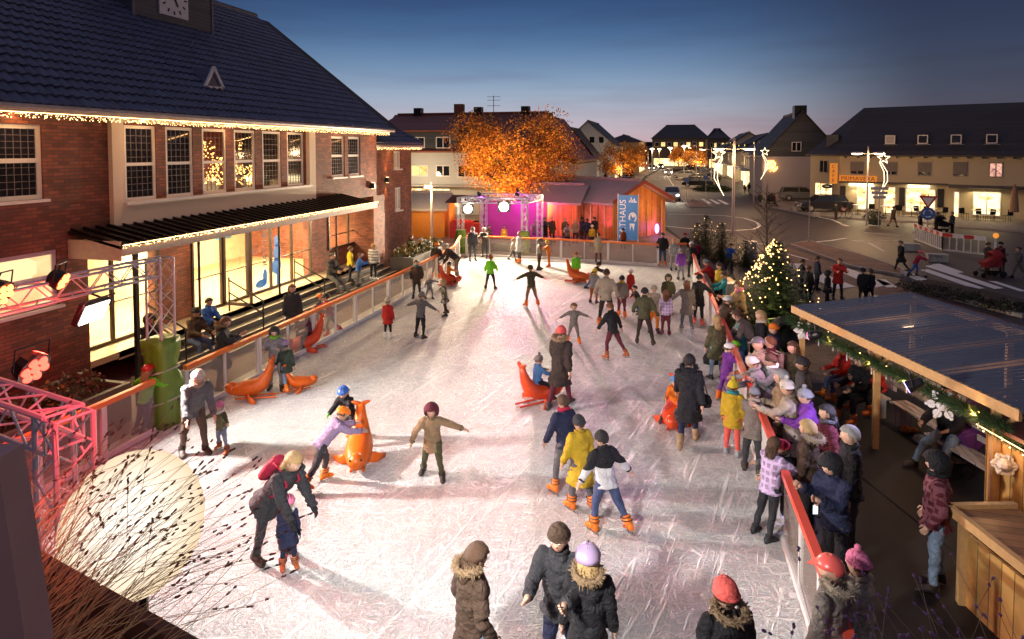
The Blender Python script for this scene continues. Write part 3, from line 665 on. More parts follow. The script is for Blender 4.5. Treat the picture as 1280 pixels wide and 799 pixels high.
# pavement in front of the cafe and along the right of the street (a step up)
pv = [G(1280,291)[:2], G(1200,285)[:2], G(1150,279)[:2], G(1085,276)[:2], G(1012,270)[:2], G(975,263)[:2], G(950,257)[:2], (10.5,86), (8.6,130), (5,255), (30,255), (45,60), (46,45)]
sheet('pavement', pv, .13, WALKM, .15)
mbk = MB()
for a, b_ in zip(pv[:9], pv[1:10]): mbk.bar((a[0], a[1], .067), (b_[0], b_[1], .067), .16, .15)
struct(mbk, 'kerb', KERB)
pv2 = [(-1.6,46), (-5.0,60), (-6.4,84), (-7.3,130), (-5,255), (-22,255), (-20,46)]
sheet('pavement', pv2, .12, WALKM, .14)
mbk = MB()
for a, b_ in zip(pv2[:4], pv2[1:5]): mbk.bar((a[0], a[1], .06), (b_[0], b_[1], .06), .16, .15)
struct(mbk, 'kerb', KERB)
# red cycle strip and refuge islands
isl = [G(988,307), G(1012,303), G(1075,320), G(1128,338), G(1128,346), G(1062,334)]
sheet('traffic_island', isl, .1, REDPAVE, .12)
mbk = MB()
for a, b_ in zip(isl, isl[1:]+isl[:1]): mbk.bar((a.x, a.y, .05), (b_.x, b_.y, .05), .14, .13)
struct(mbk, 'kerb', KERB)
isl2 = [G(868,262), G(884,252), G(900,250), G(890,259), G(882,264)]
isl2 = [G(857,256), G(866,250), G(884,256), G(889,259), G(862,259.5)]
sheet('traffic_island', isl2, .1, REDPAVE, .12)
mbk = MB()
for a, b_ in zip(isl2, isl2[1:]+isl2[:1]): mbk.bar((a.x, a.y, .05), (b_.x, b_.y, .05), .14, .13)
struct(mbk, 'kerb', KERB)
sheet('cycle_path', [G(935,322), G(968,305), G(990,312), G(1135,362), G(1280,408), G(1280,420), G(1130,378), G(990,335)], .012, REDPAVE)
bed = [G(1128,358), G(1180,372), G(1280,398), G(1280,378), G(1215,362), G(1160,352)]
sheet('planting_bed', bed, .1, mat('soil', (.03,.02,.015), .95), .12)
mbk = MB()
for a, b_ in zip(bed[:3], bed[1:3]): mbk.bar((a.x, a.y, .06), (b_.x, b_.y, .06), .16, .16)
struct(mbk, 'kerb', KERB)
# painted markings
mk = MB()
def line(pts, wd=.12, z=.02):
    P_ = [G(*p) if len(p) == 2 else Vector(p) for p in pts]
    for a, b_ in zip(P_[:-1], P_[1:]):
        d = (b_-a).normalized(); s = Vector((-d.y, d.x, 0))*wd/2; mk.add([(a-s).xy[:]+(z,), (b_-s).xy[:]+(z,), (b_+s).xy[:]+(z,), (a+s).xy[:]+(z,)], [(0,1,2,3)])
def stripe(q, z=.021): mk.add([G(*p).xy[:]+(z,) for p in q], [(0,1,2,3)])
cc = G(852,277)
line([(835,268), (870,268.5), (905,270), (930,273), (946,278), (950,283), (942,287), (920,288.5), (890,288)], .22)
line([(832,283), (860,286), (890,288)], .18)
for (a, b_) in (((986,329),(1002,338)), ((1000,326),(1022,336)), ((1020,325),(1050,337))):
    pass
for q in ([(984,330),(1002,330),(1015,338),(998,340)], [(1003,343),(1030,343),(1070,359),(1045,362)], [(1038,335),(1060,336),(1115,356),(1095,360)], [(1094,350),(1107,350),(1122,360),(1108,360)],
          [(1101,331),(1112,331),(1138,342),(1128,344)], [(1128,344),(1142,343),(1185,360),(1172,361)], [(1150,338),(1160,337),(1231,361),(1218,362)], [(1155,333),(1166,332),(1255,361),(1243,362)], [(1164,331),(1174,330),(1205,341),(1196,342)]): stripe(q)
for q in ([(876,249),(880,249),(890,254.5),(885,255)], [(886,249.5),(890,249.5),(901,255),(896,255.5)], [(896,250),(900,250),(912,255.5),(907,256)]): stripe(q)
line([(1020,271),(1040,275),(1052,280)], .2); line([(1052,281),(1060,283)], .25)
line([(1020,303),(1040,301),(1058,298)], .2); line([(1065,301),(1085,304),(1106,315)], .14); line([(1065,301),(1122,301)], .12)
line([(1080,291),(1125,295)], .1)
line([(942,305),(968,306)], .15); line([(985,318),(1010,325)], .16); line([(1240,352),(1280,365)], .3)
line([(800,236),(788,252),(775,285)], .1); line([(858,256),(830,215)], .1); line([(905,300),(890,310)], .1)
struct(mk, 'road_markings', ROADW)
# far hills on the horizon
mb = MB(); pr = []
for i in range(41):
    a = R(-48+i*2.4)+0; d = 900; hh = 9+9*noise.noise((i*.35, 0, 0))+ (7 if i < 20 else 0)
    x_, y_ = -math.sin(YAW-a)*d, math.cos(YAW-a)*d; pr.append((Vector((x_, y_, -1)), Vector((x_*1.0, y_*1.0, hh+6)), Vector((x_*1.25, y_*1.25, -1))))
for a, b_ in zip(pr[:-1], pr[1:]):
    mb.add([a[0], b_[0], b_[1], a[1]], [(0,1,2,3)]); mb.add([a[1], b_[1], b_[2], a[2]], [(0,1,2,3)])
struct(mb, 'hills', mat('far_hills', (.03,.035,.03), .95, scale=.03, var=.4), smooth=True)
# ------------------------------------------------------------------ ice
m, nt, b = nodes('rink_ice'); tc = N(nt, 'ShaderNodeTexCoord')
def scratch(rot, sc_, lo, hi, seed, rt_=.13):
    mp = N(nt, 'ShaderNodeMapping'); mp.inputs['Rotation'].default_value = (0,0,R(rot)); mp.vector_type = 'TEXTURE'; mp.inputs['Scale'].default_value = (1/sc_, 1/(sc_*rt_), 1); mp.inputs['Location'].default_value = (seed, seed*1.7, 0)
    nt.links.new(tc.outputs['Object'], mp.inputs[0])
    n = N(nt, 'ShaderNodeTexNoise'); n.inputs['Scale'].default_value = 1; n.inputs['Detail'].default_value = 4; n.inputs['Distortion'].default_value = 1.6; nt.links.new(mp.outputs[0], n.inputs['Vector'])
    r_ = N(nt, 'ShaderNodeMapRange'); r_.inputs[1].default_value = lo; r_.inputs[2].default_value = hi; nt.links.new(n.outputs['Fac'], r_.inputs[0]); return r_.outputs[0]
outs = [scratch(a, s, .565, .67, k*3.1, q) for k, (a, s, q) in enumerate(((12,18,.15),(-38,16,.16),(63,19,.14),(100,17,.16),(-72,13,.12),(38,20,.15),(-12,8,.07)))]
acc = outs[0]
for o_ in outs[1:]:
    mx = N(nt, 'ShaderNodeMath'); mx.operation = 'MAXIMUM'; nt.links.new(acc, mx.inputs[0]); nt.links.new(o_, mx.inputs[1]); acc = mx.outputs[0]
sn = N(nt, 'ShaderNodeTexNoise'); sn.inputs['Scale'].default_value = 26; sn.inputs['Detail'].default_value = 6; nt.links.new(tc.outputs['Object'], sn.inputs['Vector'])
big = N(nt, 'ShaderNodeTexNoise'); big.inputs['Scale'].default_value = .55; big.inputs['Detail'].default_value = 5; nt.links.new(tc.outputs['Object'], big.inputs['Vector'])
hm_ = N(nt, 'ShaderNodeMath'); hm_.operation = 'MULTIPLY_ADD'; hm_.inputs[1].default_value = .45; nt.links.new(sn.outputs['Fac'], hm_.inputs[0]); nt.links.new(acc, hm_.inputs[2])
cr = N(nt, 'ShaderNodeValToRGB'); e = cr.color_ramp.elements; e[0].position = .15; e[0].color = (.6,.61,.62,1); e[1].position = .8; e[1].color = (.91,.9,.88,1)
nt.links.new(hm_.outputs[0], cr.inputs[0])
mx = N(nt, 'ShaderNodeMixRGB'); mx.blend_type = 'MULTIPLY'; mx.inputs[0].default_value = .5; nt.links.new(cr.outputs[0], mx.inputs[1])
cb_ = N(nt, 'ShaderNodeMapRange'); cb_.inputs[1].default_value = .3; cb_.inputs[2].default_value = .7; cb_.inputs[3].default_value = .7; cb_.inputs[4].default_value = 1.1; nt.links.new(big.outputs['Fac'], cb_.inputs[0]); nt.links.new(cb_.outputs[0], mx.inputs[2])
nt.links.new(mx.outputs[0], b.inputs['Base Color'])
bp = N(nt, 'ShaderNodeBump'); bp.inputs['Strength'].default_value = 1.0; bp.inputs['Distance'].default_value = .028; nt.links.new(hm_.outputs[0], bp.inputs['Height']); nt.links.new(bp.outputs[0], b.inputs['Normal'])
b.inputs['Roughness'].default_value = .38; b.inputs['Specular IOR Level'].default_value = .35
ICE = m
LX, FY = -9.75, 31.0
RL = [Vector((.45, 31.3, 0)), Vector((.62,25.8,0)), Vector((1.12,16.7,0)), Vector((1.42,10,0)), Vector((1.62,3.0,0))]
ice = [(LX-.35, 1.0), (1.9, 1.0)]+[(p.x+.1, p.y) for p in reversed(RL)]+[(-10.4, 31.3)]
sheet('ice_rink', ice, .03, ICE, .04, 'white ice of the skating rink covered in skate scratches')
# rink barriers
m, nt, b = nodes('clear_barrier_panel'); tr = N(nt, 'ShaderNodeBsdfTransparent'); mxs = N(nt, 'ShaderNodeMixShader'); mxs.inputs[0].default_value = .3
b.inputs['Base Color'].default_value = (.5,.45,.4,1); b.inputs['Roughness'].default_value = .15
nt.links.new(tr.outputs[0], mxs.inputs[1]); nt.links.new(b.outputs[0], mxs.inputs[2]); nt.links.new(mxs.outputs[0], nt.nodes['Material Output'].inputs['Surface']); PANEL = m
def barrier(pts, label, railm, gap=1.15, panelm=None, h=1.05, parts=True, post=WHITEP):
    t = thing('rink_barrier', label, 'barrier', pts[0]); O = pts[0]; r_ = MB(); pn = MB(); bt = MB()
    for a, b_ in zip(pts[:-1], pts[1:]):
        r_.bar(a+Vector((0,0,h)), b_+Vector((0,0,h)), .1, .09); pn.bar(a+Vector((0,0,.56)), b_+Vector((0,0,.56)), .012, .86); bt.bar(a+Vector((0,0,.1)), b_+Vector((0,0,.1)), .07, .1)
        L = (b_-a).length; k = max(1, round(L/gap))
        for i in range(k):
            c_ = a.lerp(b_, i/k); q = MB(); wd = .05 if i % 2 else .1
            q.box((c_.x-wd/2, c_.y-wd/2, .01), (c_.x+wd/2, c_.y+wd/2, h-.047)); q.box((c_.x-.12, c_.y-.05, .0), (c_.x+.12, c_.y+.05, .035)); q.build('post', post, t, O)
    r_.build('top_rail', railm, t, O); pn.build('panel', panelm or PANEL, t, O); bt.build('bottom_rail', post, t, O)
barrier([Vector((LX, 2.0, 0)), Vector((LX, 9.95, 0))], 'near left rink barrier with orange top rail in front of the planter', ORRAIL)
barrier([Vector((LX, 10.75, 0)), Vector((LX, 22.5, 0)), Vector((-10.0, 27.5, 0)), Vector((-10.9, 30.9, 0))], 'long rink barrier with orange rail along the town hall steps', ORRAIL)
barrier([Vector((-10.6, 31.0, 0)), Vector((-5.7, 31.1, 0)), Vector((-1.0, 30.6, 0)), Vector((.3, 31.2, 0))], 'far rink barrier with orange rail in front of the stage', ORRAIL, 1.3)
RR = mat('red_rail_plastic', (.75,.09,.05), .35, var=.1); WP = mat('white_barrier_panel', (.62,.6,.6), .4, var=.1)
barrier(RL[::-1][1:][:4][::-1][::-1] if False else [RL[3], RL[2], RL[1], RL[0]], 'right rink barrier with red rail by the Christmas tree', RR, 1.3, WP)
barrier([Vector((1.62,3.0,0)), Vector((1.5,7.2,0)), Vector((1.43,9.3,0))], 'near right rink barrier with red rail where visitors lean', RR, 1.3)
# ------------------------------------------------------------------ town hall
TX = -12.5; EZ = 6.44; SL = .77; RX, RZ = -18.8, EZ+.77*6.3
OT = Vector((TX, 15, 0)); th = thing('town_hall', 'red brick town hall with steep dark tiled roof and glazed entrance beside the ice', 'building', OT)
Y0, Y1 = 1.0, 24.8
py = lambda px_, pz, x_=TX: PX(px_, pz, x_)
holes = []; wins = []
def hole(a, b_, **k):
    p, q = PX(*a, TX), PX(*b_, TX); y0, y1, z0, z1 = min(p.y, q.y), max(p.y, q.y), min(p.z, q.z), max(p.z, q.z); wins.append((y0, y1, z0, z1, k)); return (y0, y1, z0, z1)
wins.append((8.75, 10.11, 4.5, 6.0, dict(g=(8,5)))); wins.append((5.6, 7.0, 4.5, 6.0, dict(g=(8,5))))
for i, y in enumerate((21.18, 22.42)): wins.append((y, y+.97, 4.46, 6.0, dict(g=(5,5))))
wins.append((8.7, 10.36, 2.28, 3.43, dict(lit=1)))
mb = MB()
hs_ = [(y0-Y0, z0, y1-Y0, z1) for (y0, y1, z0, z1, k) in wins if z0 > 3.6]
# upper wall in three stretches with the projecting cream bay in the middle
A_, B_ = 11.64, 19.93
wall_holes(mb, (TX, Y0, 3.55), (0,1,0), (1,0,0), A_-Y0, EZ-3.55-.02, [(h[0], h[1]-3.55, h[2], h[3]-3.55) for h in hs_ if h[2] < A_-Y0])
wall_holes(mb, (TX, B_, 3.55), (0,1,0), (1,0,0), Y1-B_, EZ-3.55-.02, [(h[0]+Y0-B_, h[1]-3.55, h[2]+Y0-B_, h[3]-3.55) for h in hs_ if h[0] > B_-Y0])
wall_holes(mb, (TX, Y0, 0), (0,1,0), (1,0,0), 10.95-Y0, 3.55, [(8.7-Y0, 2.28, 10.36-Y0, 3.43)])
mb.box((-13.9, 10.95, 0), (TX, 11.05, 3.5))       # return wall under the canopy
mb.box((-25, Y1-.3, 0), (TX-.002, Y1, EZ-.03)); mb.box((-25, Y0, 0), (-24.7, Y1-.3, EZ)); mb.box((-25, Y0, 0), (TX-.004, Y0+.25, EZ-.03))
mb.build('wall', BRICK, th, OT)
# cream bay
mb = MB(); BX = TX+.12
byw = [(12.09,13.02),(13.33,14.26),(14.6,15.55),(15.88,16.83),(17.18,18.12),(18.46,19.4)]
W0, W1 = 11.95, 19.55
wall_holes(mb, (BX, A_, 3.76), (0,1,0), (1,0,0), B_-A_, 6.40-3.76, [(W0-A_, 4.25-3.76, W1-A_, 6.14-3.76)], rev=.2)
mb.box((TX-.2, A_, 3.76), (BX-.003, A_+.2, 6.4)); mb.box((TX-.2, B_-.2, 3.76), (BX-.003, B_, 6.4)); mb.box((TX-.2, A_+.2, 3.74), (BX-.01, B_-.2, 3.76))
mb.build('bay_surround', CREAM, th, OT)
mb = MB(); ys = [W0]+[v for a in byw for v in a]+[W1]
for i in range(0, len(ys), 2): mb.box((TX-.12, ys[i], 4.25), (TX-.02, ys[i+1], 6.14))
mb.box((TX-.12, W0, 6.09), (TX-.025, W1, 6.14)); mb.build('brick_pier', BRICK, th, OT)
mb = MB(); mb.box((TX-.12, W0-.04, 4.22), (BX+.1, W1+.04, 4.285)); mb.build('window_ledge', WHITEP, th, OT)
LIT0 = room_glow('fairy_lit_room', (1.0,.5,.12), (.05,.014,.008), 1.1, 4.0, (.35,.1,.03))
CLEAR0, nt, b = nodes('hall_window_glass'); tr = N(nt, 'ShaderNodeBsdfTransparent'); gl = N(nt, 'ShaderNodeBsdfGlossy'); gl.inputs['Roughness'].default_value = .03; mxs = N(nt, 'ShaderNodeMixShader'); mxs.inputs[0].default_value = .12
nt.links.new(tr.outputs[0], mxs.inputs[1]); nt.links.new(gl.outputs[0], mxs.inputs[2]); nt.links.new(mxs.outputs[0], nt.nodes['Material Output'].inputs['Surface'])
mb = MB(); mb.box((-14.6, 14.0, 4.1), (-14.5, 18.8, 6.2)); mb.box((-14.5, 14.0, 4.1), (-12.75, 18.8, 4.15)); mb.build('hall_interior', mat('hall_red_wall', (.25,.06,.03), .7), th, OT)
rs_ = random.Random(9)
for cy_, cz_, rr_, nn_ in ((15.1,4.75,.42,150),(16.4,4.85,.5,190),(17.6,4.7,.4,120),(15.6,5.5,.3,50),(16.8,5.55,.28,50)):
    mb = MB()
    for i in range(nn_): a_ = rs_.uniform(0, 6.28); q_ = rr_*(rs_.random()**.5 if i % 2 else 1); mb.ball((-13.3+rs_.uniform(-.2,.2), cy_+q_*math.cos(a_), cz_+q_*.8*math.sin(a_)), rs_.uniform(.012,.03), 5, 3)
    mb.build('hall_fairy_lights', glow('orange_fairy_bulb', (1,.5,.13), 5), th, OT)
light('POINT', 'hall_light', (-13.5,16.2,4.9), 16, (1,.4,.1), size=.3, parent=th)
for i, (a, c_) in enumerate(byw):
    window(th, (TX-.02, a, 4.29), (0,1,0), (1,0,0), c_-a, 1.78, CLEAR0 if i in (2,3,4) else DARKGL, WHITEP, .07, .075, mid=(.86,), grid=(5,5), gridm=mat('lead_bars', (.2,.17,.17), .5))
LITW = room_glow('lit_blind', (1.0,.72,.36), (.7,.42,.16), 1.3, .6)
for (y0, y1, z0, z1, k) in wins:
    lit = k.get('lit'); window(th, (TX, y0, z0), (0,1,0), (1,0,0), y1-y0, z1-z0, LITW if lit else DARKGL, WHITEP, .1, .09, mid=((z1-z0)*.52,), grid=None if lit else k['g'], sill=WHITEP, gridm=MC['lead_bars'])
# roof: real tiles, each row stepped over the next
def tiles(y0, y1, s0, s1, P, per=.24, row=.35, clip=None):
    nc = int((y1-y0)/per*5); ys = [y0+(y1-y0)*i/nc for i in range(nc+1)]; mb = MB(); nr = max(1, int(round((s1-s0)/row)))
    for r_ in range(nr):
        a, b_ = s0+(s1-s0)*r_/nr, s0+(s1-s0)*(r_+1)/nr; idx = len(mb.v)
        for y in ys:
            wv = math.sin((y+ (r_%2)*0)*2*math.pi/per)*.022; mb.v.append(tuple(P(y, a, .045+wv))); mb.v.append(tuple(P(y, b_+.02, .0+wv)))
            mb.v.append(tuple(P(y, a, -.03)))
        for i in range(nc):
            q = idx+3*i
            if clip and not clip(ys[i], a): continue
            mb.f += [(q, q+3, q+4, q+1), (q, q+2, q+5, q+3)]; mb.m += [0, 0]
    return mb
nv_ = Vector((SL, 0, 1)).normalized(); sv = Vector((-1, 0, SL)).normalized(); e0 = Vector((TX+.42, 0, EZ+.06-.42*SL*.55))
SLEN = (e0.x-RX)/(-sv.x)
mb = tiles(Y0-1, 25.45, 0, SLEN, lambda y, s, d: e0+Vector((0,y,0))+sv*s+nv_*(d+.06)); rf = mb.build('roof', TILEM, th, OT)
mb = MB(); q0 = e0; q1 = e0+sv*SLEN; q2 = Vector((-25.2, 0, e0.z))
mb.prism([(p.x, Y0-1, p.z) for p in (q0, q1, q2)], (0, 26.4, 0)); mb.build('roof_deck', mat('roof_boarding', (.05,.04,.04), .8), rf, OT)
mb = MB(); mb.tube([(q1.x, Y0-1, q1.z+.08), (q1.x, 25.45, q1.z+.08)], .12, 10); mb.build('ridge_cap', TILEM, rf, OT)
mb = MB(); mb.tube([(e0.x+.06, Y0-1, e0.z-.02), (e0.x+.06, 25.5, e0.z-.02)], .075, 8); mb.box((TX+.02, Y0-1, EZ-.32+.12), (e0.x-.02, 25.45, EZ-.12)); mb.build('gutter', mat('gutter_paint', (.55,.42,.33), .4), th, OT)
mb = MB(); mb.box((-20.9, 22.1, 10.4), (-20.2, 23.6, RZ+.25)); mb.box((-18.9, 21.0, 10.9), (-18.4, 21.6, RZ+.75)); mb.build('chimney', mat('chimney_cladding', (.05,.05,.06), .6), rf, OT)
def on_slope(px_, py_):
    d = Vector(ray(px_, py_)); o_ = Vector((0,0,CH)); t_ = (e0-o_).dot(nv_)/d.dot(nv_); return o_+d*t_
# clock tower
ra_, la_ = on_slope(266,47), on_slope(166,21); fxp = (ra_.x+la_.x)/2; y0_, y1_ = PX(166,21,fxp).y, PX(266,47,fxp).y; zb = min(ra_.z, la_.z)-.25
mb = MB(); mb.box((fxp-3.4, y0_, zb-.1), (fxp, y1_, zb+7)); tw = mb.build('clock_tower', planks('slate_cladding', (.075,.075,.085), 2, .13, .6), th, OT)
mb = MB(); mb.box((fxp-.02, y1_-.06, zb), (fxp+.03, y1_+.03, zb+7)); mb.box((fxp-.02, y0_-.03, zb), (fxp+.03, y0_+.06, zb+7)); mb.build('corner_trim', mat('lead_trim', (.16,.16,.18), .5), tw, OT)
cl_ = PX(216,-2,fxp); cw = .62
mb = MB(); mb.box((fxp+.005, cl_.y-cw, cl_.z-cw*.98), (fxp+.05, cl_.y+cw, cl_.z+cw*.98)); cf = mb.build('clock_face', mat('clock_white', (.8,.78,.76), .4, var=.05), tw, OT)
mb = MB()
for i in range(12):
    a = i*math.pi/6; r1 = .52; s_ = Vector((0, math.sin(a), math.cos(a))); mb.bar(Vector((fxp+.058, cl_.y, cl_.z))+s_*.43, Vector((fxp+.058, cl_.y, cl_.z))+s_*.55, .012, .05)
mb.build('hour_marks', BLK, tw, OT)
mb = MB()
for a, L in ((R(-38), .45), (R(150), .3)):
    s_ = Vector((0, math.sin(a), math.cos(a))); mb.bar(Vector((fxp+.07, cl_.y, cl_.z))-s_*.08, Vector((fxp+.07, cl_.y, cl_.z))+s_*L, .014, .05)
mb.build('clock_hands', BLK, tw, OT)
# triangular dormer
dp = on_slope(267,113); dx = dp.x+.02; A1, A2, A3 = PX(255,109,dx), PX(278,111,dx), PX(266,84,dx); back = Vector((-.95,0,0))
mb = MB(); mb.add([A1, A2, A3, A1+Vector((-.35,0,0)), A2+Vector((-.35,0,0)), A3+Vector((-1.1,0,.02))], [(0,1,2), (0,2,5,3), (1,4,5,2)]); dm = mb.build('dormer', TILEM, rf, OT)
mb = MB()
for a, b_ in ((A1,A2),(A2,A3),(A3,A1)): mb.bar(a+Vector((.03,0,0)), b_+Vector((.03,0,0)), .06, .09)
mb.build('dormer_window', WHITEP, dm, OT) if False else mb.build('window_frame', WHITEP, rf, OT)
# canopy
cy0, cy1 = 10.6, 22.05; cxf, czf, czr = -11.1, 3.5, 3.78
mb = MB(); rib = []
for i in range(int((cy1-cy0)/.3)): y = cy0+.08+i*.3; mb.bar((TX+.0, y, czr+.03), (cxf, y, czf+.03), .04, .05)
mb.prism([(TX, cy0, czr-.06), (TX, cy0, czr), (cxf, cy0, czf), (cxf, cy0, czf-.06)], (0, cy1-cy0, 0)); cn = mb.build('canopy', mat('canopy_metal', (.02,.016,.016), .3, .4), th, OT)
mb = MB(); mb.box((-13.5, 11.05, 3.40), (cxf-.06, cy1, 3.43)); mb.box((cxf-.06, cy0, czf-.2), (cxf+.01, cy1, czf-.02)); mb.box((TX, cy0, 3.2), (cxf-.06, cy0+.05, 3.6)); mb.build('fascia', mat('canopy_white', (.6,.5,.4), .5), cn, OT)
for y in (11.0, 14.6, 18.2, 21.8):
    mb = MB(); mb.box((cxf-.16, y, 0), (cxf-.08, y+.09, 3.4)) if y in (11.0,) else mb.tube([(-12.7, y, .75), (-12.7, y, 3.4)], .035, 8); mb.build('canopy_post', BLK, th, OT)
# foyer
GXX = -13.45
mb = MB(); mb.box((-19, 11.06, .60), (-12.72, Y1-.35, .75)); mb.build('entrance_floor', mat('beige_stone_floor', (.42,.33,.2), .35, var=.12, scale=2), th, OT)
mb = MB(); mb.box((-19, 11.06, .75), (-18.8, Y1-.35, 3.4)); mb.box((-19, 11.06, 3.44), (-13.4, Y1-.35, 3.54)); mb.box((-18.8, 15.9, .75), (-15.4, 16.0, 2.6)); mb.build('foyer_wall', mat('foyer_cream', (.72,.6,.4), .7, var=.06), th, OT)
gy = lambda p_: PX(p_, 340, GXX).y
g0, g1, g2, g3 = gy(196), gy(240), gy(388), gy(411)
for ba, bb in (((GXX-.3, g0, .75), (GXX, g1, 3.4)), ((GXX-.3, g2, .75), (GXX, g3, 3.4)), ((GXX-.3, gy(457), .75), (TX-.01, Y1-.02, 3.55)), ((GXX-.25, g3, .75), (GXX, gy(457), 1.5))): MB().box(ba, bb).build('brick_pillar', BRICK, th, OT)
m, nt, b = nodes('clear_glass'); tr = N(nt, 'ShaderNodeBsdfTransparent'); tr.inputs[0].default_value = (.95,.96,.95,1); gl = N(nt, 'ShaderNodeBsdfGlossy'); gl.inputs['Roughness'].default_value = .05; mxs = N(nt, 'ShaderNodeMixShader'); mxs.inputs[0].default_value = .1
nt.links.new(tr.outputs[0], mxs.inputs[1]); nt.links.new(gl.outputs[0], mxs.inputs[2]); nt.links.new(mxs.outputs[0], nt.nodes['Material Output'].inputs['Surface']); CLEAR = m
for k, (a, b_) in enumerate(((11.1, g0), (g1, g2), (g3, gy(457)))):
    nb = max(1, round((b_-a)/1.25)); fr = MB(); z0_ = .76 if k < 2 else 1.5
    for i in range(nb+1):
        y = a+(b_-a)*i/nb; fr.box((GXX-.04, y-.035, z0_), (GXX+.05, y+.035, 3.4))
    fr.box((GXX-.03, a, z0_), (GXX+.04, b_, z0_+.08)); fr.box((GXX-.03, a, 3.3), (GXX+.04, b_, 3.398)); fr.box((GXX-.02, a, 2.05 if k==2 else 1.75), (GXX+.03, b_, (2.05 if k==2 else 1.75)+.03))
    f_ = fr.build('entrance_glazing', mat('bronze_frame', (.06,.04,.03), .4, .3), th, OT)
    MB().box((GXX-.005, a, z0_), (GXX+.005, b_, 3.3)).build('pane', CLEAR, f_, OT)
# open door leaf
yd = gy(277); mb = MB(); mb.box((GXX+.05, yd, .78), (GXX+1.05, yd+.05, .88)); mb.box((GXX+.05, yd, 3.1), (GXX+1.05, yd+.05, 3.2)); mb.box((GXX+.97, yd, .78), (GXX+1.05, yd+.05, 3.2)); mb.box((GXX+.05, yd, .78), (GXX+.12, yd+.05, 3.2))
dr = mb.build('door', MC['bronze_frame'], th, OT); MB().box((GXX+.1, yd+.02, .85), (GXX+1.0, yd+.03, 3.12)).build('pane', CLEAR, dr, OT); MB().tube([(GXX+.9, yd-.05, 1.5), (GXX+.9, yd-.05, 2.1)], .015, 6).build('handle', STEEL, dr, OT)
# blue window decals: standing and kneeling silhouette
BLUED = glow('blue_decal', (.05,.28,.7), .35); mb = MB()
def blob(y, z, ry, rz): mb.prism([(GXX+.012, y+ry*math.cos(2*math.pi*i/14), z+rz*math.sin(2*math.pi*i/14)) for i in range(14)], (.006,0,0))
y_ = gy(346); blob(y_, 2.35, .14, .2); blob(y_+.02, 1.95, .2, .3); blob(y_-.03, 1.5, .26, .28); mb.box((GXX+.012, y_-.04, .8), (GXX+.018, y_+.06, 1.4))
y_ = gy(326); blob(y_, 1.05, .3, .14); blob(y_+.2, 1.25, .12, .25)
mb.build('window_decal', BLUED, th, OT)
t_ = text('window_lettering', 'RATHAUS', .34, Matrix.Translation(-OT) @ basis((GXX+.02, gy(331), 2.35), (0,0,1), (1,0,0)), mat('grey_letters', (.05,.06,.08), .5), th, .003)
# interior things: pictures
for y, c_ in ((13.6, (.6,.1,.05)), (20.3, (.7,.3,.05)), (22.6, (.1,.3,.6))): MB().box((-18.8, y, 1.7), (-18.75, y+.9, 2.9)).build('picture', mat('picture_%.1f' % y, c_, .5, var=.6, scale=3), th, OT)
for k, y in enumerate((12.6, 15, 17.4, 19.8, 22.4)): light('AREA', 'foyer_lamp', (-15.6, y, 3.36), 700, (1,.72,.38), (-15.6, y, 0), 1.2, parent=th)
for y in (12.5, 15.5, 18.5, 21): light('AREA', 'canopy_lamp', (-12.4, y, 3.38), 45, (1,.68,.34), (-12.4, y, 0), .5, parent=th)
# strings of lights: eaves and canopy edge
BULB = glow('warm_bulb', (1,.62,.25), 7.0)
def light_string(pts, label, step=.06, drop=(.02,.13), r_=.009, parent=None, group='strings of warm lights along the eaves', m_=None, n_=3):
    mb = MB(); O = Vector(pts[0])
    for a, b_ in zip(pts[:-1], pts[1:]):
        a, b_ = Vector(a), Vector(b_); k = int((b_-a).length/step)
        for i in range(k):
            p = a.lerp(b_, (i+random.random())/k)
            for q in range(n_): mb.ball(p+Vector((random.uniform(-.03,.03), random.uniform(-.03,.03), -random.uniform(*drop))), r_*random.uniform(.8,1.2), 5, 3)
        mb.tube([a-Vector((0,0,drop[0]*.4)), b_-Vector((0,0,drop[0]*.4))], .006, 4)
    return tag(mb.build('light_string', m_ or BULB, None, O), label, 'light string', group)
light_string([(e0.x-.04, 5, e0.z-.1), (e0.x-.04, 25.3, e0.z-.1)], 'warm white fairy lights hanging under the long main eave of the brick town hall')
light_string([(cxf+.03, cy0, czf+.02), (cxf+.03, cy1, czf+.02)], 'warm fairy lights along the front edge of the dark entrance canopy', drop=(-.02,.06))
for y in range(5, 25, 3): light('AREA', 'eave_glow', (TX+.36, y+1.5, EZ-.3), 22, (1,.5,.18), (TX-.1, y+1.5, EZ-2.2), .1, sy=3.0)
for o_ in [o for o in bpy.data.objects if o.name.startswith('eave_glow')]: o_.data.shape = 'RECTANGLE'
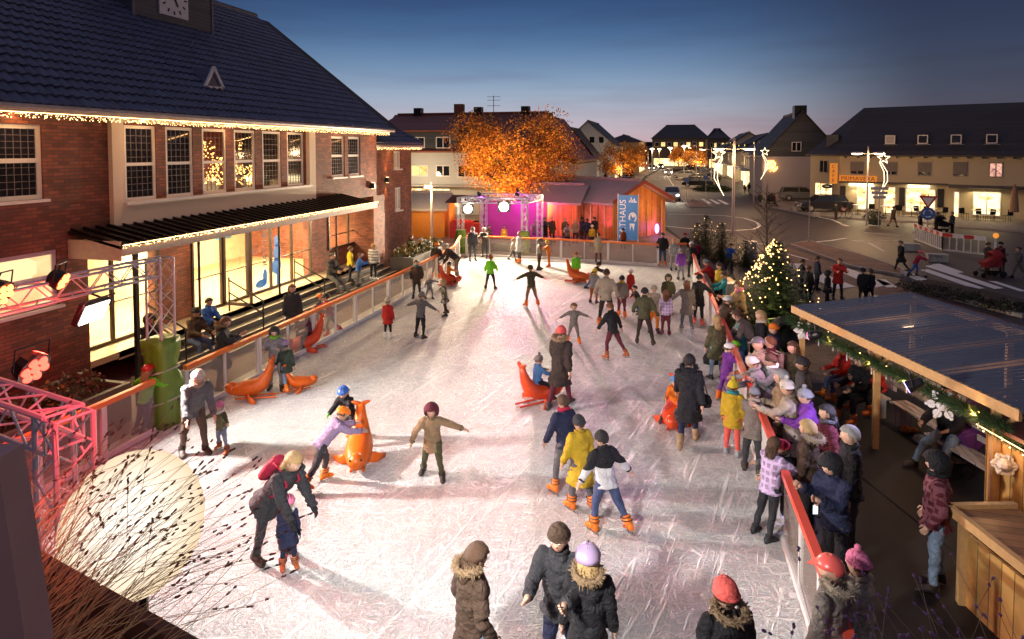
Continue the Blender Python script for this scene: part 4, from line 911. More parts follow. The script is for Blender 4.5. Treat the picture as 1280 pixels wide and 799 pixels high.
# steps and handrails
mb = MB()
for i in range(4): mb.box((-12.72+.32*i, 12.6, 0), (-12.72+.32*(i+1), 25.2, .75-.15*(i+1)+.0))
st = struct(mb, 'steps', mat('step_stone', (.075,.065,.06), .6, var=.3, bump=.2)); mb = MB()
for i in range(5): mb.box((-12.76+.32*i, 12.6, .752-.15*i), (-12.70+.32*i, 25.2, .756-.15*i))
struct(mb, 'step_nosing', mat('nosing', (.4,.34,.27), .5))
sheet('entrance_landing', [(-14,12),(-12.72,12),(-12.72,25.2),(-14,25.2)], .752, mat('landing_stone', (.4,.32,.22), .5, var=.15, scale=2), .2)
for k, (y, lb) in enumerate(((15.9, 'dark steel handrail on the steps left of the blue figure decal'), (19.2, 'dark steel handrail on the steps right of the blue figure decal'), (12.9, 'dark steel handrail nearest the planter on the town hall steps'))):
    t = thing('handrail', lb, 'handrail', (-12.8, y, .75), 0, 'handrails on the entrance steps'); O = t.location; q = MB()
    for z in (.92, .55): q.tube([(-12.8,y,.75+z), (-11.65,y,.2+z)], .022, 8)
    q.build('rail', BLK, t, O)
    for a in ((-12.8, .75), (-11.65, .1)): MB().tube([(a[0],y,a[1]), (a[0],y,a[1]+1.0)], .022, 8).build('post', BLK, t, O)
# wing beyond
OW = Vector((-13.2, 28, 0)); wg = thing('brick_wing', 'lower red brick wing with two narrow white windows beyond the town hall', 'building', OW)
WX = -13.2; WY1 = 30.0; mb = MB(); wh = [(27.96-24.8, 4.57, 28.7-24.8, 5.42), (28.08-24.8, 2.57, 28.75-24.8, 3.67)]
wall_holes(mb, (WX, 24.8, 0), (0,1,0), (1,0,0), WY1-24.8, 5.68, wh); mb.box((-26, WY1-.3, 0), (WX-.002, WY1-.001, 5.66)); mb.build('wall', BRICK, wg, OW)
for h in wh: window(wg, (WX, 24.8+h[0], h[1]), (0,1,0), (1,0,0), h[2]-h[0], h[3]-h[1], mat('net_curtain', (.45,.42,.38), .5), WHITEP, .08, .07, vert=((h[2]-h[0])/2,), sill=WHITEP)
rp = PX(400,97,-19.2); we = Vector((WX+.4, 0, 5.72)); ss = (rp.z-we.z)/(we.x-rp.x); wn = Vector((ss,0,1)).normalized(); ws = Vector((-1,0,ss)).normalized(); wl = (we.x-rp.x)/(-ws.x)
hy = rp.y if rp.y < WY1+.4 else WY1-2
mb = tiles(24.6, WY1+.45, 0, wl, lambda y, s, d: we+Vector((0,y,0))+ws*s+wn*(d+.06), clip=lambda y, s: y < WY1+.45-(WY1+.45-hy)*s/wl); r2 = mb.build('roof', TILEM, wg, OW)
mb = MB(); E1 = Vector((we.x, WY1+.45, we.z)); E0 = Vector((we.x, 24.6, we.z)); K0 = Vector((rp.x, 24.6, rp.z)); K1 = Vector((rp.x, hy, rp.z)); Bk = Vector((2*rp.x-we.x, 24.6, we.z)); Bk1 = Vector((Bk.x, WY1+.45, we.z))
mb.add([E0,E1,K1,K0,Bk,Bk1], [(0,1,2,3), (1,5,2), (3,2,5,4), (0,4,5,1), (0,3,4)]); mb.build('roof_deck', TILEM, r2, OW); MB().tube([E1+Vector((0,0,.1)), K1+Vector((0,0,.1)), K0+Vector((0,0,.1))], .1, 8).build('ridge_cap', TILEM, r2, OW)
MB().tube([E0+Vector((.06,0,-.06)), E1+Vector((.06,0,-.06))], .07, 8).build('gutter', MC['gutter_paint'], wg, OW)
light_string([E0+Vector((-.02,0,-.1)), E1+Vector((-.02,0,-.1))], 'short row of warm fairy lights under the eave of the lower brick wing')
light('AREA', 'eave_glow', (WX+.35, 27.5, 5.5), 34, (1,.55,.2), (WX-.1, 27.5, 3.5), .1, sy=5)
for (p_, nm) in ((PX(464,232,TX), 'small wall lamp throwing light up and down near the end of the town hall wall'), (PX(482,225,WX), 'small wall lamp throwing light up and down on the lower brick wing')):
    t = thing('wall_lamp', nm, 'wall lamp', p_); o_ = Vector(p_); MB().box(o_+Vector((.0,-.08,-.12)), o_+Vector((.18,.08,.12))).build('housing', BLK, t, o_)
    for s in (1,-1):
        MB().box(o_+Vector((.04,-.05,.122*s)), o_+Vector((.14,.05,.128*s))).build('lens', glow('lamp_lens', (1,.65,.3), 12), t, o_)
        light('SPOT', 'wall_lamp_beam', o_+Vector((.11,0,.16*s)), 75, (1,.4,.1), o_+Vector((.0,0,3*s)), .03, 52, .6, t)
# planters
def shrub_leaves(c_, rx_, ry_, rz_, n, size, mb, m=0, nm=1):
    for _ in range(n):
        d = Vector((random.gauss(0,1), random.gauss(0,1), abs(random.gauss(0,1)))).normalized()*random.uniform(.5,1)
        leaf_cloud(mb, [(c_[0]+d.x*rx_, c_[1]+d.y*ry_, c_[2]+d.z*rz_)], size, m, nm=nm)
LEAFG = mat('shrub_leaf', (.09,.12,.03), .6, var=.5, scale=3); LEAFY = mat('autumn_leaf', (.35,.2,.04), .6, var=.4); LEAFR = mat('dry_leaf', (.14,.07,.04), .7, var=.4)
PLM = mat('planter_concrete', (.13,.12,.11), .7, var=.25, scale=2, bump=.2)
for k, (x0, y0, x1, y1, h_, lb) in enumerate(((-12.3, 6.2, -10.75, 10.4, .78, 'long grey planter below the town hall window left of the steps'), (-12.3, 25.6, -11.2, 30.0, .78, 'grey planter with yellow green grasses beyond the steps'))):
    t = thing('planter', lb, 'planter', (x0, y0, 0)); O = t.location; q = MB(); q.box((x0,y0,0), (x1,y0+.1,h_)); q.box((x0,y1-.1,0), (x1,y1,h_)); q.box((x0,y0+.1,0), (x0+.1,y1-.1,h_)); q.box((x1-.1,y0+.1,0), (x1,y1-.1,h_)); q.build('box', PLM, t, O)
    MB().box((x0+.1,y0+.1,h_-.2), (x1-.1,y1-.1,h_-.1)).build('soil', mat('soil', (.03,.02,.015), .95), t, O)
    for i in range(5):
        c_ = ((x0+x1)/2+random.uniform(-.25,.25), y0+.5+(y1-y0-1)*i/4, h_-.1); q = MB(); leaf_cloud(q, [], .05)
        shrub_leaves(c_, .5, .5, .5 if i not in (1,) else .7, 420, .045, q, 0, 3)
        q.tube([c_, (c_[0], c_[1], c_[2]+.25)], .02, 5)
        tag(q.build('shrub', [LEAFG, LEAFY if (i in (1,3) or k) else LEAFR, LEAFR if not k else LEAFG], None, c_), None, 'shrub', 'low shrubs in the grey planters')['label'] = ('dark low shrub in the long planter under the brick wall' if not k else 'yellow green grassy shrub in the planter beyond the steps')
# ------------------------------------------------------------------ trusses and stage lights
def truss(mb, a, b_, w_=.29, side=None, step=.3, r_=.024, d_=.011):
    a, b_ = Vector(a), Vector(b_); d = (b_-a); L = d.length; d /= L; s = Vector(side) if side else (d.cross(Vector((0,0,1))).normalized() if abs(d.z) < .9 else Vector((1,0,0))); t = d.cross(s).normalized()
    cs = [s*(i*w_/2)+t*(j*w_/2) for i, j in ((-1,-1),(1,-1),(1,1),(-1,1))]
    for c_ in cs: mb.tube([a+c_, b_+c_], r_, 6)
    k = max(1, int(L/step))
    for q in range(4):
        c0, c1 = cs[q], cs[(q+1) % 4]
        for i in range(k):
            p0, p1 = a+d*(L*i/k), a+d*(L*(i+1)/k)
            if i % 2: mb.tube([p0+c0, p1+c1], d_, 5)
            else: mb.tube([p0+c1, p1+c0], d_, 5)
        mb.tube([a+c0, a+c1], d_*1.2, 5); mb.tube([b_+c0, b_+c1], d_*1.2, 5)
REDG = glow('red_lens', (1,.05,.03), 7); WHG = glow('flood_lens', (1,.93,.8), 28); ORG = glow('orange_lens', (1,.16,.04), 9); PUG = glow('purple_lens', (.6,.12,1), 16)
def parcan(label, loc, aim, lens, size=.11, group='coloured stage lights on the trusses', energy=0, color=(1,1,1), spot=60, mount=None, blend=.6, lsize=.08, cell=True):
    loc = Vector(loc); t = thing('stage_light', label, 'stage light', loc, 0, group); d = (Vector(aim)-loc).normalized(); r = d.cross(Vector((0,0,1))).normalized(); u = r.cross(d)
    q = MB(); q.tube([loc-d*.2, loc-d*.17, loc-d*.05, loc+d*.02], [size*.5, size*.85, size, size*1.05], 14); q.build('housing', BLK, t, loc, smooth=False)
    q = MB()
    if cell:
        for i, j in [(0,0)]+[(math.cos(x*math.pi/3), math.sin(x*math.pi/3)) for x in range(6)]: q.ball(loc+d*.022+r*i*size*.62+u*j*size*.62, (size*.28,)*3, 8, 5)
    else: q.tube([loc+d*.021, loc+d*.03], size*.97, 16)
    q.build('lens', lens, t, loc)
    q = MB(); up = Vector((0,0,size+.12)); q.tube([loc-r*size*1.15-d*.05, loc-r*size*1.15+up, loc+r*size*1.15+up, loc+r*size*1.15-d*.05], .012, 6)
    if mount: q.tube([loc+up, mount], .014, 6)
    q.build('yoke', BLK, t, loc)
    if energy: light('SPOT', 'lamp_beam', loc+d*.08, energy, color, aim, lsize, spot, blend, t)
    return t
def flood(label, loc, aim, energy, color, wx=.22, wz=.16, spot=110, mount=None, g='white floodlights lighting the ice', lsize=.12, lens=None):
    loc = Vector(loc); t = thing('floodlight', label, 'floodlight', loc, 0, g); d = (Vector(aim)-loc).normalized(); r = d.cross(Vector((0,0,1))).normalized(); u = r.cross(d)
    MB().obox(loc-d*.06, r*wx, u*wz, d*.055).build('housing', BLK, t, loc); (MB().ball(loc+d*.0, (min(wx,wz)*.9,)*3, 14, 9) if lens else MB().obox(loc+d*.002, r*wx*.88, u*wz*.85, d*.006)).build('lens', lens or WHG, t, loc)
    q = MB(); q.tube([loc-r*(wx+.03)-d*.05, loc-r*(wx+.03)+u*(wz+.1), loc+r*(wx+.03)+u*(wz+.1), loc+r*(wx+.03)-d*.05], .013, 6)
    if mount: q.tube([loc+u*(wz+.1), mount], .018, 6)
    q.build('bracket', BLK, t, loc); light('SPOT', 'lamp_beam', loc+d*(.36 if lens else .07), energy, color, aim, lsize, spot, .5, t); return t
TWR = Vector((-9.93, 10.35, 0)); t = thing('truss_portal', 'silver lattice truss tower with a long beam running left beside the near rink edge', 'truss', TWR)
q = MB(); truss(q, (-9.93,10.35,0), (-9.93,10.35,3.36), .34); q.build('truss_tower', ALU, t, TWR)
q = MB(); truss(q, (-9.93,10.2,3.2), (-9.93,3.0,3.2), .32); q.build('truss_beam', ALU, t, TWR)
TARP = mat('green_tarpaulin', (.12,.24,.02), .35, var=.35, scale=6, bump=1, bscale=9)
def tarp(label, c_, w_, h_, O=None):
    q = MB(); rings = []; n = 28
    for k in range(15):
        z = h_*k/14; pinch = .93 if k in (4, 9) else 1.0; rings.append([Vector((c_[0], c_[1], z+.02))+Vector((math.cos(a)/max(abs(math.cos(a)), abs(math.sin(a)))**.7, math.sin(a)/max(abs(math.cos(a)), abs(math.sin(a)))**.7, 0))*(w_*pinch*(1+.3*noise.noise((math.cos(a)*2.5+c_[1], math.sin(a)*2.5, z*2.2)))) for a in [2*math.pi*i/n for i in range(n)]])
    q.rings(rings); o = q.build('tarpaulin', TARP, None, (c_[0], c_[1], 0), smooth=True); tag(o, label, 'tarpaulin', 'green tarpaulins round the truss feet')
    q = MB()
    for z in (h_*.28, h_*.63): q.tube([Vector((c_[0], c_[1], z+.1*math.cos(a)))+Vector((math.cos(a), math.sin(a), 0))*w_*1.16 for a in [2*math.pi*i/16 for i in range(17)]], .018, 5)
    q.build('strap', mat('pale_strap', (.4,.42,.35), .6), o, (c_[0], c_[1], 0))
tarp('tall green tarpaulin wrapped round the near left truss tower', (-9.93,10.35), .27, 1.75)
t = thing('near_truss', 'closest lattice truss frame lit red at the left edge', 'truss', G(85,600)); O = t.location
a, b_ = G(80,516,2.85), G(-60,470,2.85); dd = (b_-a).normalized(); a_, b2 = a-Vector((0,0,.17)), b_-Vector((0,0,.17))
q = MB(); truss(q, a_, b2, .36, r_=.028, d_=.013); q.build('truss_beam', ALU, t, O)
q = MB(); truss(q, (a.x, a.y, 0), (a.x, a.y, 2.84), .36, side=(dd.x, dd.y, 0), r_=.028, d_=.013); q.build('truss_tower', ALU, t, O)
parcan('red orange stage light at the left picture edge on the truss beam', PX(2,368,-9.7), (-3,9,0), ORG, .2, energy=500, color=(1,.12,.05), spot=60, mount=Vector((-9.9,7.1,3.3)))
parcan('red orange stage light second from left on the truss beam', PX(77,351,-9.7), (-4,11,0), ORG, .16, energy=600, color=(1,.12,.05), spot=55, mount=Vector((-9.9,8.1,3.3)))
parcan('bright red stage light hanging low between the two trusses', PX(42,461,-9.2), (-4.8,7.5,0), REDG, .24, energy=1100, color=(1,.05,.06), spot=48)
flood('dazzling white floodlight under the left truss beam', PX(118,391,-9.7), (-4.2,9.5,0), 3500, (1,.92,.85), .3, .2, 120, mount=Vector((-9.9,8.7,3.05)))
light('POINT', 'red_wash', PX(42,461,-9.2)+Vector((-.25,.35,.25)), 90, (1,.03,.02), size=.1); light('SPOT', 'red_wash', (-4.6,4.6,4.0), 420, (1,.04,.05), G(30,540,2.4), .1, 75, .8)  # added red lights with no fixture, reddening the near truss and wall
# big floodlight on the balcony, seen from its side
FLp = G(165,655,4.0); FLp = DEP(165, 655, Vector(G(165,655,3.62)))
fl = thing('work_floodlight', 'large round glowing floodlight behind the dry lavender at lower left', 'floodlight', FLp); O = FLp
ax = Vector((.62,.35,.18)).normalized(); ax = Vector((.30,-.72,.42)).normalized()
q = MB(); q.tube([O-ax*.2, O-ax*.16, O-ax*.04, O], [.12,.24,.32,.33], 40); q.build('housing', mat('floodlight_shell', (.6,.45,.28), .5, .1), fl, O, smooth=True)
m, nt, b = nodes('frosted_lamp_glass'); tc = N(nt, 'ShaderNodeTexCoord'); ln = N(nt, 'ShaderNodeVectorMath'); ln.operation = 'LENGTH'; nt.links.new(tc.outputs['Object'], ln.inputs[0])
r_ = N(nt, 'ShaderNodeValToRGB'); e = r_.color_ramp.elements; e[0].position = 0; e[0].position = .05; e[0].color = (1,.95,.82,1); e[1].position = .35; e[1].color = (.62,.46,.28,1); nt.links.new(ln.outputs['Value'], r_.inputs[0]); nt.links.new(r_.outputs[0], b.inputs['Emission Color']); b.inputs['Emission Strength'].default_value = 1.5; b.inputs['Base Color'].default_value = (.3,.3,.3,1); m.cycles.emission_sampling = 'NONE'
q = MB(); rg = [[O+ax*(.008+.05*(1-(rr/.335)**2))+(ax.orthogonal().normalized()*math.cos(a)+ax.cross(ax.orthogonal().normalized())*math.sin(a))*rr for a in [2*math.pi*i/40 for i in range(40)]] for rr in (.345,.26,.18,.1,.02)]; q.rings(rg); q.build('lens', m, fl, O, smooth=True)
q = MB(); q.tube([O-ax*.1, O-ax*.1-Vector((0,0,.5)), (O.x, O.y, 2.2), (O.x, O.y, 0)], .03, 8); q.build('stand', BLK, fl, O)
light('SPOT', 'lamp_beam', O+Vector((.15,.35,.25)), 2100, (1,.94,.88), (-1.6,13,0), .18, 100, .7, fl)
# far stage portal
t = thing('stage_truss', 'white lattice truss cube framing the small far stage', 'truss', (-9.6,32.5,0)); O = t.location
L4 = [Vector((-11.35,32.2,0)), Vector((-7.9,32.5,0)), Vector((-7.7,35.3,0)), Vector((-11.0,35.3,0))]; hT = 2.95
for c_ in L4: q = MB(); truss(q, c_, c_+Vector((0,0,hT)), .28); q.build('truss_tower', ALU, t, O)
for i in range(4): q = MB(); truss(q, L4[i]+Vector((0,0,hT-.14)), L4[(i+1) % 4]+Vector((0,0,hT-.14)), .28); q.build('truss_beam', ALU, t, O)
tarp('green tarpaulin round the left foot of the far stage truss', (L4[0].x, L4[0].y), .27, 1.2); tarp('green tarpaulin round the right foot of the far stage truss', (L4[1].x, L4[1].y), .27, 1.2)
MAG = mat('magenta_cloth', (.45,.04,.28), .7, var=.3, scale=2)
st = thing('stage', 'small far stage with magenta lit backdrop between the truss legs', 'stage', (-9.4,35,0)); O = st.location
MB().box((-11.6,33.0,0), (-7.2,36.4,.45)).build('platform', BLK, st, O); MB().box((-11.2,35.9,.45), (-7.4,35.96,2.5)).build('backdrop', MAG, st, O)
FLE = glow('far_flood_lens', (1,.9,.7), 60)
flood('blazing floodlight high in the middle of the far stage truss', (-8.95,32.2,2.5), (-5,20,0), 4600, (1,.8,.56), .32, .27, 125, mount=Vector((-8.75,32.4,2.8)), lens=FLE)
flood('blazing floodlight at the left of the far stage truss', (-10.9,32.1,2.35), (-4,20,0), 4000, (1,.78,.52), .28, .24, 120, mount=Vector((-10.9,32.2,2.8)), lens=FLE)
for (x, y, lb, ex, ey) in ((-10.3,32.3,'purple stage light on the left of the far truss top',-9,36), (-9.0,35.4,'purple stage light at the back middle of the far truss top',-8.5,37), (-8.3,32.6,'purple stage light on the right of the far truss top',-6,40)):
    parcan(lb, (x,y,3.12), (ex,ey,.8), PUG, .1, energy=110, color=(.8,.1,1), spot=80, cell=False)
light('SPOT', 'lamp_beam', (-8.4,32.1,3.1), 2400, (1,.22,.35), (-2.4,18,0), .1, 48, .8); light('SPOT', 'lamp_beam', (-8.6,32.1,3.1), 1500, (.7,.35,1), (0,12,0), .1, 36, .8)
light('SPOT', 'stage_wash', (-9.4,33.0,2.6), 150, (1,.08,.6), (-9.3,36,1), .1, 110, .6, st)
# colour wash fixtures added on the shelter side to tint the ice
parcan('pink stage light on the fascia of the near shelter', (2.3,12.4,2.15), (-2.2,16.5,0), glow('pink_lens', (1,.25,.6), 5), .08, energy=130, color=(1,.5,.7), spot=95, cell=False)
parcan('blue violet stage light on the fascia of the near shelter', (3.1,9.9,2.2), (-.6,10.5,0), glow('violet_lens', (.4,.3,1), 5), .08, energy=220, color=(.65,.6,1), spot=95, cell=False)
# ------------------------------------------------------------------ buildings beyond
def gable_house(name, label, cat, O, fp, ez, rz_, roofm, wallm, ridge='long', over=.3, hip=0, base=0):
    """fp: 4 ground corners in order; ridge runs between the middles of sides 3-0 and 1-2"""
    t = thing(name, label, cat, O); O = Vector(O); p = [Vector((c_[0], c_[1], 0)) for c_ in fp]; q = MB()
    m0, m1 = (p[3]+p[0])/2, (p[1]+p[2])/2; d = (m1-m0).normalized(); R0, R1 = m0+Vector((0,0,rz_)), m1+Vector((0,0,rz_))
    up = Vector((0,0,ez)); B_ = [c_+Vector((0,0,base)) for c_ in p]
    q.add(B_+[c_+up for c_ in p]+[R0, R1], [(0,1,5,4), (2,3,7,6)]+([(1,2,6,9,5), (3,0,4,8,7)] if not hip else [(1,2,6,5), (3,0,4,7)])); q.build('wall', wallm, t, O)
    r = MB(); H0, H1 = R0+d*hip, R1-d*hip; th_ = .14; cen = sum(p, Vector())/4
    for (a, b2, c2, d2) in ((p[0], p[1], H1, H0), (p[2], p[3], H0, H1)):
        s = ((a+b2)/2-(H0+H1)/2); s.z = 0; s.normalize(); sl = (rz_-ez)/max(.1, ((a+b2)/2-(m0+m1)/2).length); e_ = s*over-Vector((0,0,over*sl)); g_ = d*(over if not hip else over)*(1 if (b2-a).dot(d) > 0 else -1)
        P4 = [a+up+e_-g_, b2+up+e_+g_, Vector(c2)+(g_ if not hip else Vector()), Vector(d2)-(g_ if not hip else Vector())]; r.prism([x+Vector((0,0,.03)) for x in P4], (0,0,th_))
    if hip:
        for (a, b2, hh, sg) in ((p[3], p[0], H0, -1), (p[1], p[2], H1, 1)):
            e_ = d*sg*over; s = (a-b2).normalized()*over; r.prism([a+up+e_+s+Vector((0,0,.035-over*.6)), b2+up+e_-s+Vector((0,0,.035-over*.6)), hh+Vector((0,0,.035))], (0,0,th_))
    rf_ = r.build('roof', roofm, t, O); MB().tube([H0+Vector((0,0,.2)), H1+Vector((0,0,.2))], .12, 6).build('ridge_cap', roofm, rf_, O)
    return t, rf_, R0, R1
def face(p0, p1):
    p0, p1 = Vector((p0[0], p0[1], 0)), Vector((p1[0], p1[1], 0)); u = (p1-p0).normalized(); n = Vector((u.y, -u.x, 0)); return p0, u, n, (p1-p0).length
def win_on(t, F_, u0, z0, w_, h_, pane, frame=WHITEP, **k):
    p0, u, n, L = F_; return window(t, p0+u*u0+Vector((0,0,z0)), u, n, w_, h_, pane, frame, rec=-.01, fw=k.pop('fw', .08), O=t.location, **k)
SHOPW = room_glow('shop_window_warm', (1,.8,.42), (.25,.1,.03), 2.0, .9, (1,.5,.15)); SHOPB = room_glow('shop_window_bright', (1,.85,.55), (.8,.5,.2), 2.6, .5)
LITR = room_glow('lit_room_window', (1,.7,.25), (.6,.3,.05), 1.4, 1.2)
# white house behind the big tree
hx0, hx1 = -25.5, -8.6; hY = 50
def HP(x, y): return (x, y)
t, r2, R0, R1 = gable_house('white_town_house', 'long white house with brown red roof and grey dormer storey behind the orange tree', 'building', (-17,50,0), [(hx0,hY), (-11.2,hY), (-11.2,60), (hx0,60)], 5.4, 8.55, REDTILE, LGREY)
F_ = face((hx0,hY), (-11.2,hY)); ux = lambda p_: PY(p_, 200, hY).x-hx0
q = MB(); q.box((hx0+.2, hY+.05, 5.45), (PY(571,180,hY).x, hY+2.5, 6.95)); ds = q.build('dormer', SLATE, t, t.location); MB().prism([(hx0-.1,hY-.25,6.96),(PY(573,180,hY).x,hY-.25,6.96),(PY(573,180,hY).x,hY+5,8.5),(hx0-.1,hY+5,8.5)], (0,0,.15)).build('dormer_roof', REDTILE, t, t.location)
for (a, b2) in ((514,531),(545,563)): 
    u0, u1 = ux(a), ux(b2); window(t, Vector((hx0+u0,hY+.04,5.6)), (1,0,0), (0,-1,0), u1-u0, .95, DARKGL, WHITEP, rec=-.01, vert=((u1-u0)/2,))
    u0, u1 = ux(a), ux(b2+(4 if a == 514 else 0)); win_on(t, F_, u0, 3.25, u1-u0, .95, LITR if a == 514 else DARKGL, vert=((u1-u0)/2,))
for (a, b2, pn, z0, z1) in ((514,563,SHOPW,0.9,2.3), (572,600,DARKGL,3.2,4.2), (620,648,DARKGL,3.2,4.2)):
    u0, u1 = ux(a), ux(b2); win_on(t, F_, u0, z0, u1-u0, z1-z0, pn, vert=((u1-u0)*.33,(u1-u0)*.66))
MB().box((hx0+2, hY-.9, 2.45), (-11.5, hY-.02, 2.6)).build('shop_canopy', mat('shop_canopy', (.4,.38,.35), .6), t, t.location)
for px_ in (523, 598, 657): c_ = PY(px_, 143, 55); MB().box((c_.x-.35,54.7,8.2), (c_.x+.35,55.4,9.3)).build('chimney', BLK if px_ != 574 else REDTILE, r2, t.location)
c_ = PY(574,143,55); MB().box((c_.x-.4,54.7,8.2), (c_.x+.4,55.4,9.6)).build('chimney', mat('brick_chimney', (.25,.1,.06), .8), r2, t.location)
c_ = PY(617,143,55); q = MB(); q.tube([(c_.x,55,8.5),(c_.x,55,10.3)], .03, 5)
for z in (9.4, 9.9, 10.2): q.tube([(c_.x-.6,55,z),(c_.x+.6,55.1,z)], .018, 4)
q.build('antenna', BLK, r2, t.location)
light('POINT', 'shop_light', (-21, 46.5, 3.2), 500, (1,.75,.45), size=.3); light('POINT', 'shop_light', (-14.5, 46.5, 3.4), 350, (1,.7,.4), size=.3)
# red roofed neighbour whose slope falls to the right
ga = PY(665,143,55); gb = DEP(694, 206, Vector((0,52,0)))
t, r2, R0, R1 = gable_house('red_roof_house', 'dark red roofed house end half hidden by the orange tree', 'building', (-11,53,0), [(-11.15,51), (-11.15,64), (-8.1,64), (-8.1,51)][::-1], 4.6, 5.2, REDTILE, LGREY)
q = MB(); q.prism([(-11.25,50.9,8.5), (-11.25,50.9,5.2), (-8.3,50.9,4.9), (-8.05,50.9,4.3)][::1], (0,12,0)); q.build('roof_slope', REDTILE, t, t.location)
# white gabled houses along the street
Yg = 97
A0 = PY(690,232,Yg); ax_ = PY(706,160,Yg); A1_ = PY(735,232,Yg)
t, r2, R0, R1 = gable_house('white_gable_house', 'white house with tall plain gable and dark roof at the left of the street', 'building', (A0.x,Yg,0), [(A1_.x,Yg), (A1_.x,Yg+14), (A0.x-1.2,Yg+14), (A0.x-1.2,Yg)], 4.6, 8.8, DTILE, mat('white_render', (.62,.64,.64), .85, var=.05))
F_ = face((A0.x-1.2,Yg), (A1_.x,Yg)); L = F_[3]; win_on(t, F_, L*.45, 5.1, .9, 1.1, DARKGL); win_on(t, F_, L*.2, 5.9, .6, .6, DARKGL); 
MB().box((A1_.x+.0,Yg+2,2.8), (A1_.x+.03,Yg+2.9,4.2)).build('lit_window', LITR, t, t.location)
F2 = face((A1_.x,Yg), (A1_.x,Yg+14)); win_on(t, F2, 2.0, 2.6, 1.4, 1.6, LITR)
B0, B1 = PY(703,232,Yg-6), PY(732,232,Yg-6)
t, r2, R0, R1 = gable_house('corner_shop', 'low white corner shop with brown lean roof and bright window', 'building', (B0.x,Yg-6,0), [(B0.x,Yg-6), (B1.x,Yg-6), (B1.x,Yg-.5), (B0.x,Yg-.5)], 3.0, 4.3, REDTILE, MC['white_render'], hip=1.2)
F_ = face((B0.x,Yg-6), (B1.x,Yg-6)); win_on(t, F_, F_[3]*.25, .4, F_[3]*.6, 1.8, room_glow('cool_shop', (.75,.95,1), (.5,.6,.4), 3, 1)); light('POINT', 'shop_light', (B0.x+2, Yg-7.5, 2), 120, (.8,.95,1), size=.3)
t, r2, R0, R1 = gable_house('dark_roof_house', 'taller dark roofed house with roof windows behind the white gable', 'building', (-15,113,0), [(-11.2,112), (-11.2,128), (-20.6,128), (-20.6,112)], 6.2, 10.4, DTILE, MC['white_render'], hip=.0)
for i in range(3): F_ = face((-20.6,112), (-11.2,112)); win_on(t, F_, 3.4+i*1.6, 6.6, 1.0, 1.2, DARKGL if i else LITR)
t, r2, R0, R1 = gable_house('far_flat_house', 'far pale house with roof terrace left of the street', 'building', (-14,140,0), [(-8.8,140), (-8.8,165), (-16,165), (-16,140)], 7.2, 8.6, DTILE, mat('ochre_render', (.5,.35,.2), .8), hip=3)
for i in range(4): F_ = face((-8.8,140), (-8.8,165)); win_on(t, F_, 2+i*5, .5, 3.5, 2.2, SHOPW); win_on(t, F_, 3+i*5, 4.4, 1.2, 1.4, LITR if i % 2 else DARKGL)
F_ = face((-9.4,112), (-9.4,128)); 
for i in range(3): win_on(t, (Vector((-11.18,112,0)), Vector((0,1,0)), Vector((1,0,0)), 16), 1+i*5, .4, 3.6, 2.2, SHOPW)
# row of shops on the right of the street, seen end on
X1 = PY(952,247,73); GW = 2*(PY(1003,143,73).x-X1.x)
t, r2, R0, R1 = gable_house('slate_gable_house', 'big house with slate clad gable above a pale wall carrying an orange light ornament', 'building', (X1.x,73,0), [(X1.x+GW,73), (X1.x+GW,86), (X1.x+.1,86), (X1.x+.1,73)], 5.0, 9.4, DTILE, SLATE)
q = MB(); q.box((X1.x,72.8,0), (X1.x+GW+.1,86,4.75)); q.build('lower_wall', mat('mauve_grey_render', (.42,.38,.4), .85, var=.06), t, t.location)
F_ = face((X1.x,72.8), (X1.x+13.1,72.8)); c_ = PY(997,180,73); window(t, Vector((c_.x-.6,72.94,5.3)), (1,0,0), (0,-1,0), .95, 1.0, DARKGL, WHITEP, rec=-.04, vert=(.47,))
c_ = PY(1003,143,73); MB().box((c_.x-.6,74,8.6), (c_.x+.6,75.5,10.2)).build('chimney', BLK, r2, t.location)
c_ = PY(964,208,72.7); q = MB()
for i in range(110): a = random.uniform(0,6.28); rr = .62*math.sqrt(random.random()); q.ball((c_.x+rr*math.cos(a), 72.65+random.uniform(-.06,.06), c_.z+rr*math.sin(a)*1.0), .05, 5, 3)
tag(q.build('light_ornament', glow('orange_bulb', (1,.5,.12), 6), None, (c_.x,72.65,c_.z)), 'glowing orange bell shaped light ornament on the pale house wall', 'light ornament')
OFFW = mat('offwhite_render', (.6,.55,.45), .85, var=.06)
prev = (X1.x+.2, 86); rowd = [(X1.x+.4, 86, 98, 5.1, 8.6, 'shop house with attic windows next to the slate gable house'), (9.8, 98, 114, 5.3, 8.4, 'cream shop row house second from the slate gable'), (8.9, 114, 134, 5.0, 8.0, 'cream shop row house third from the slate gable'), (8.0, 134, 160, 5.6, 8.8, 'distant cream shop row house at the far end of the row')]
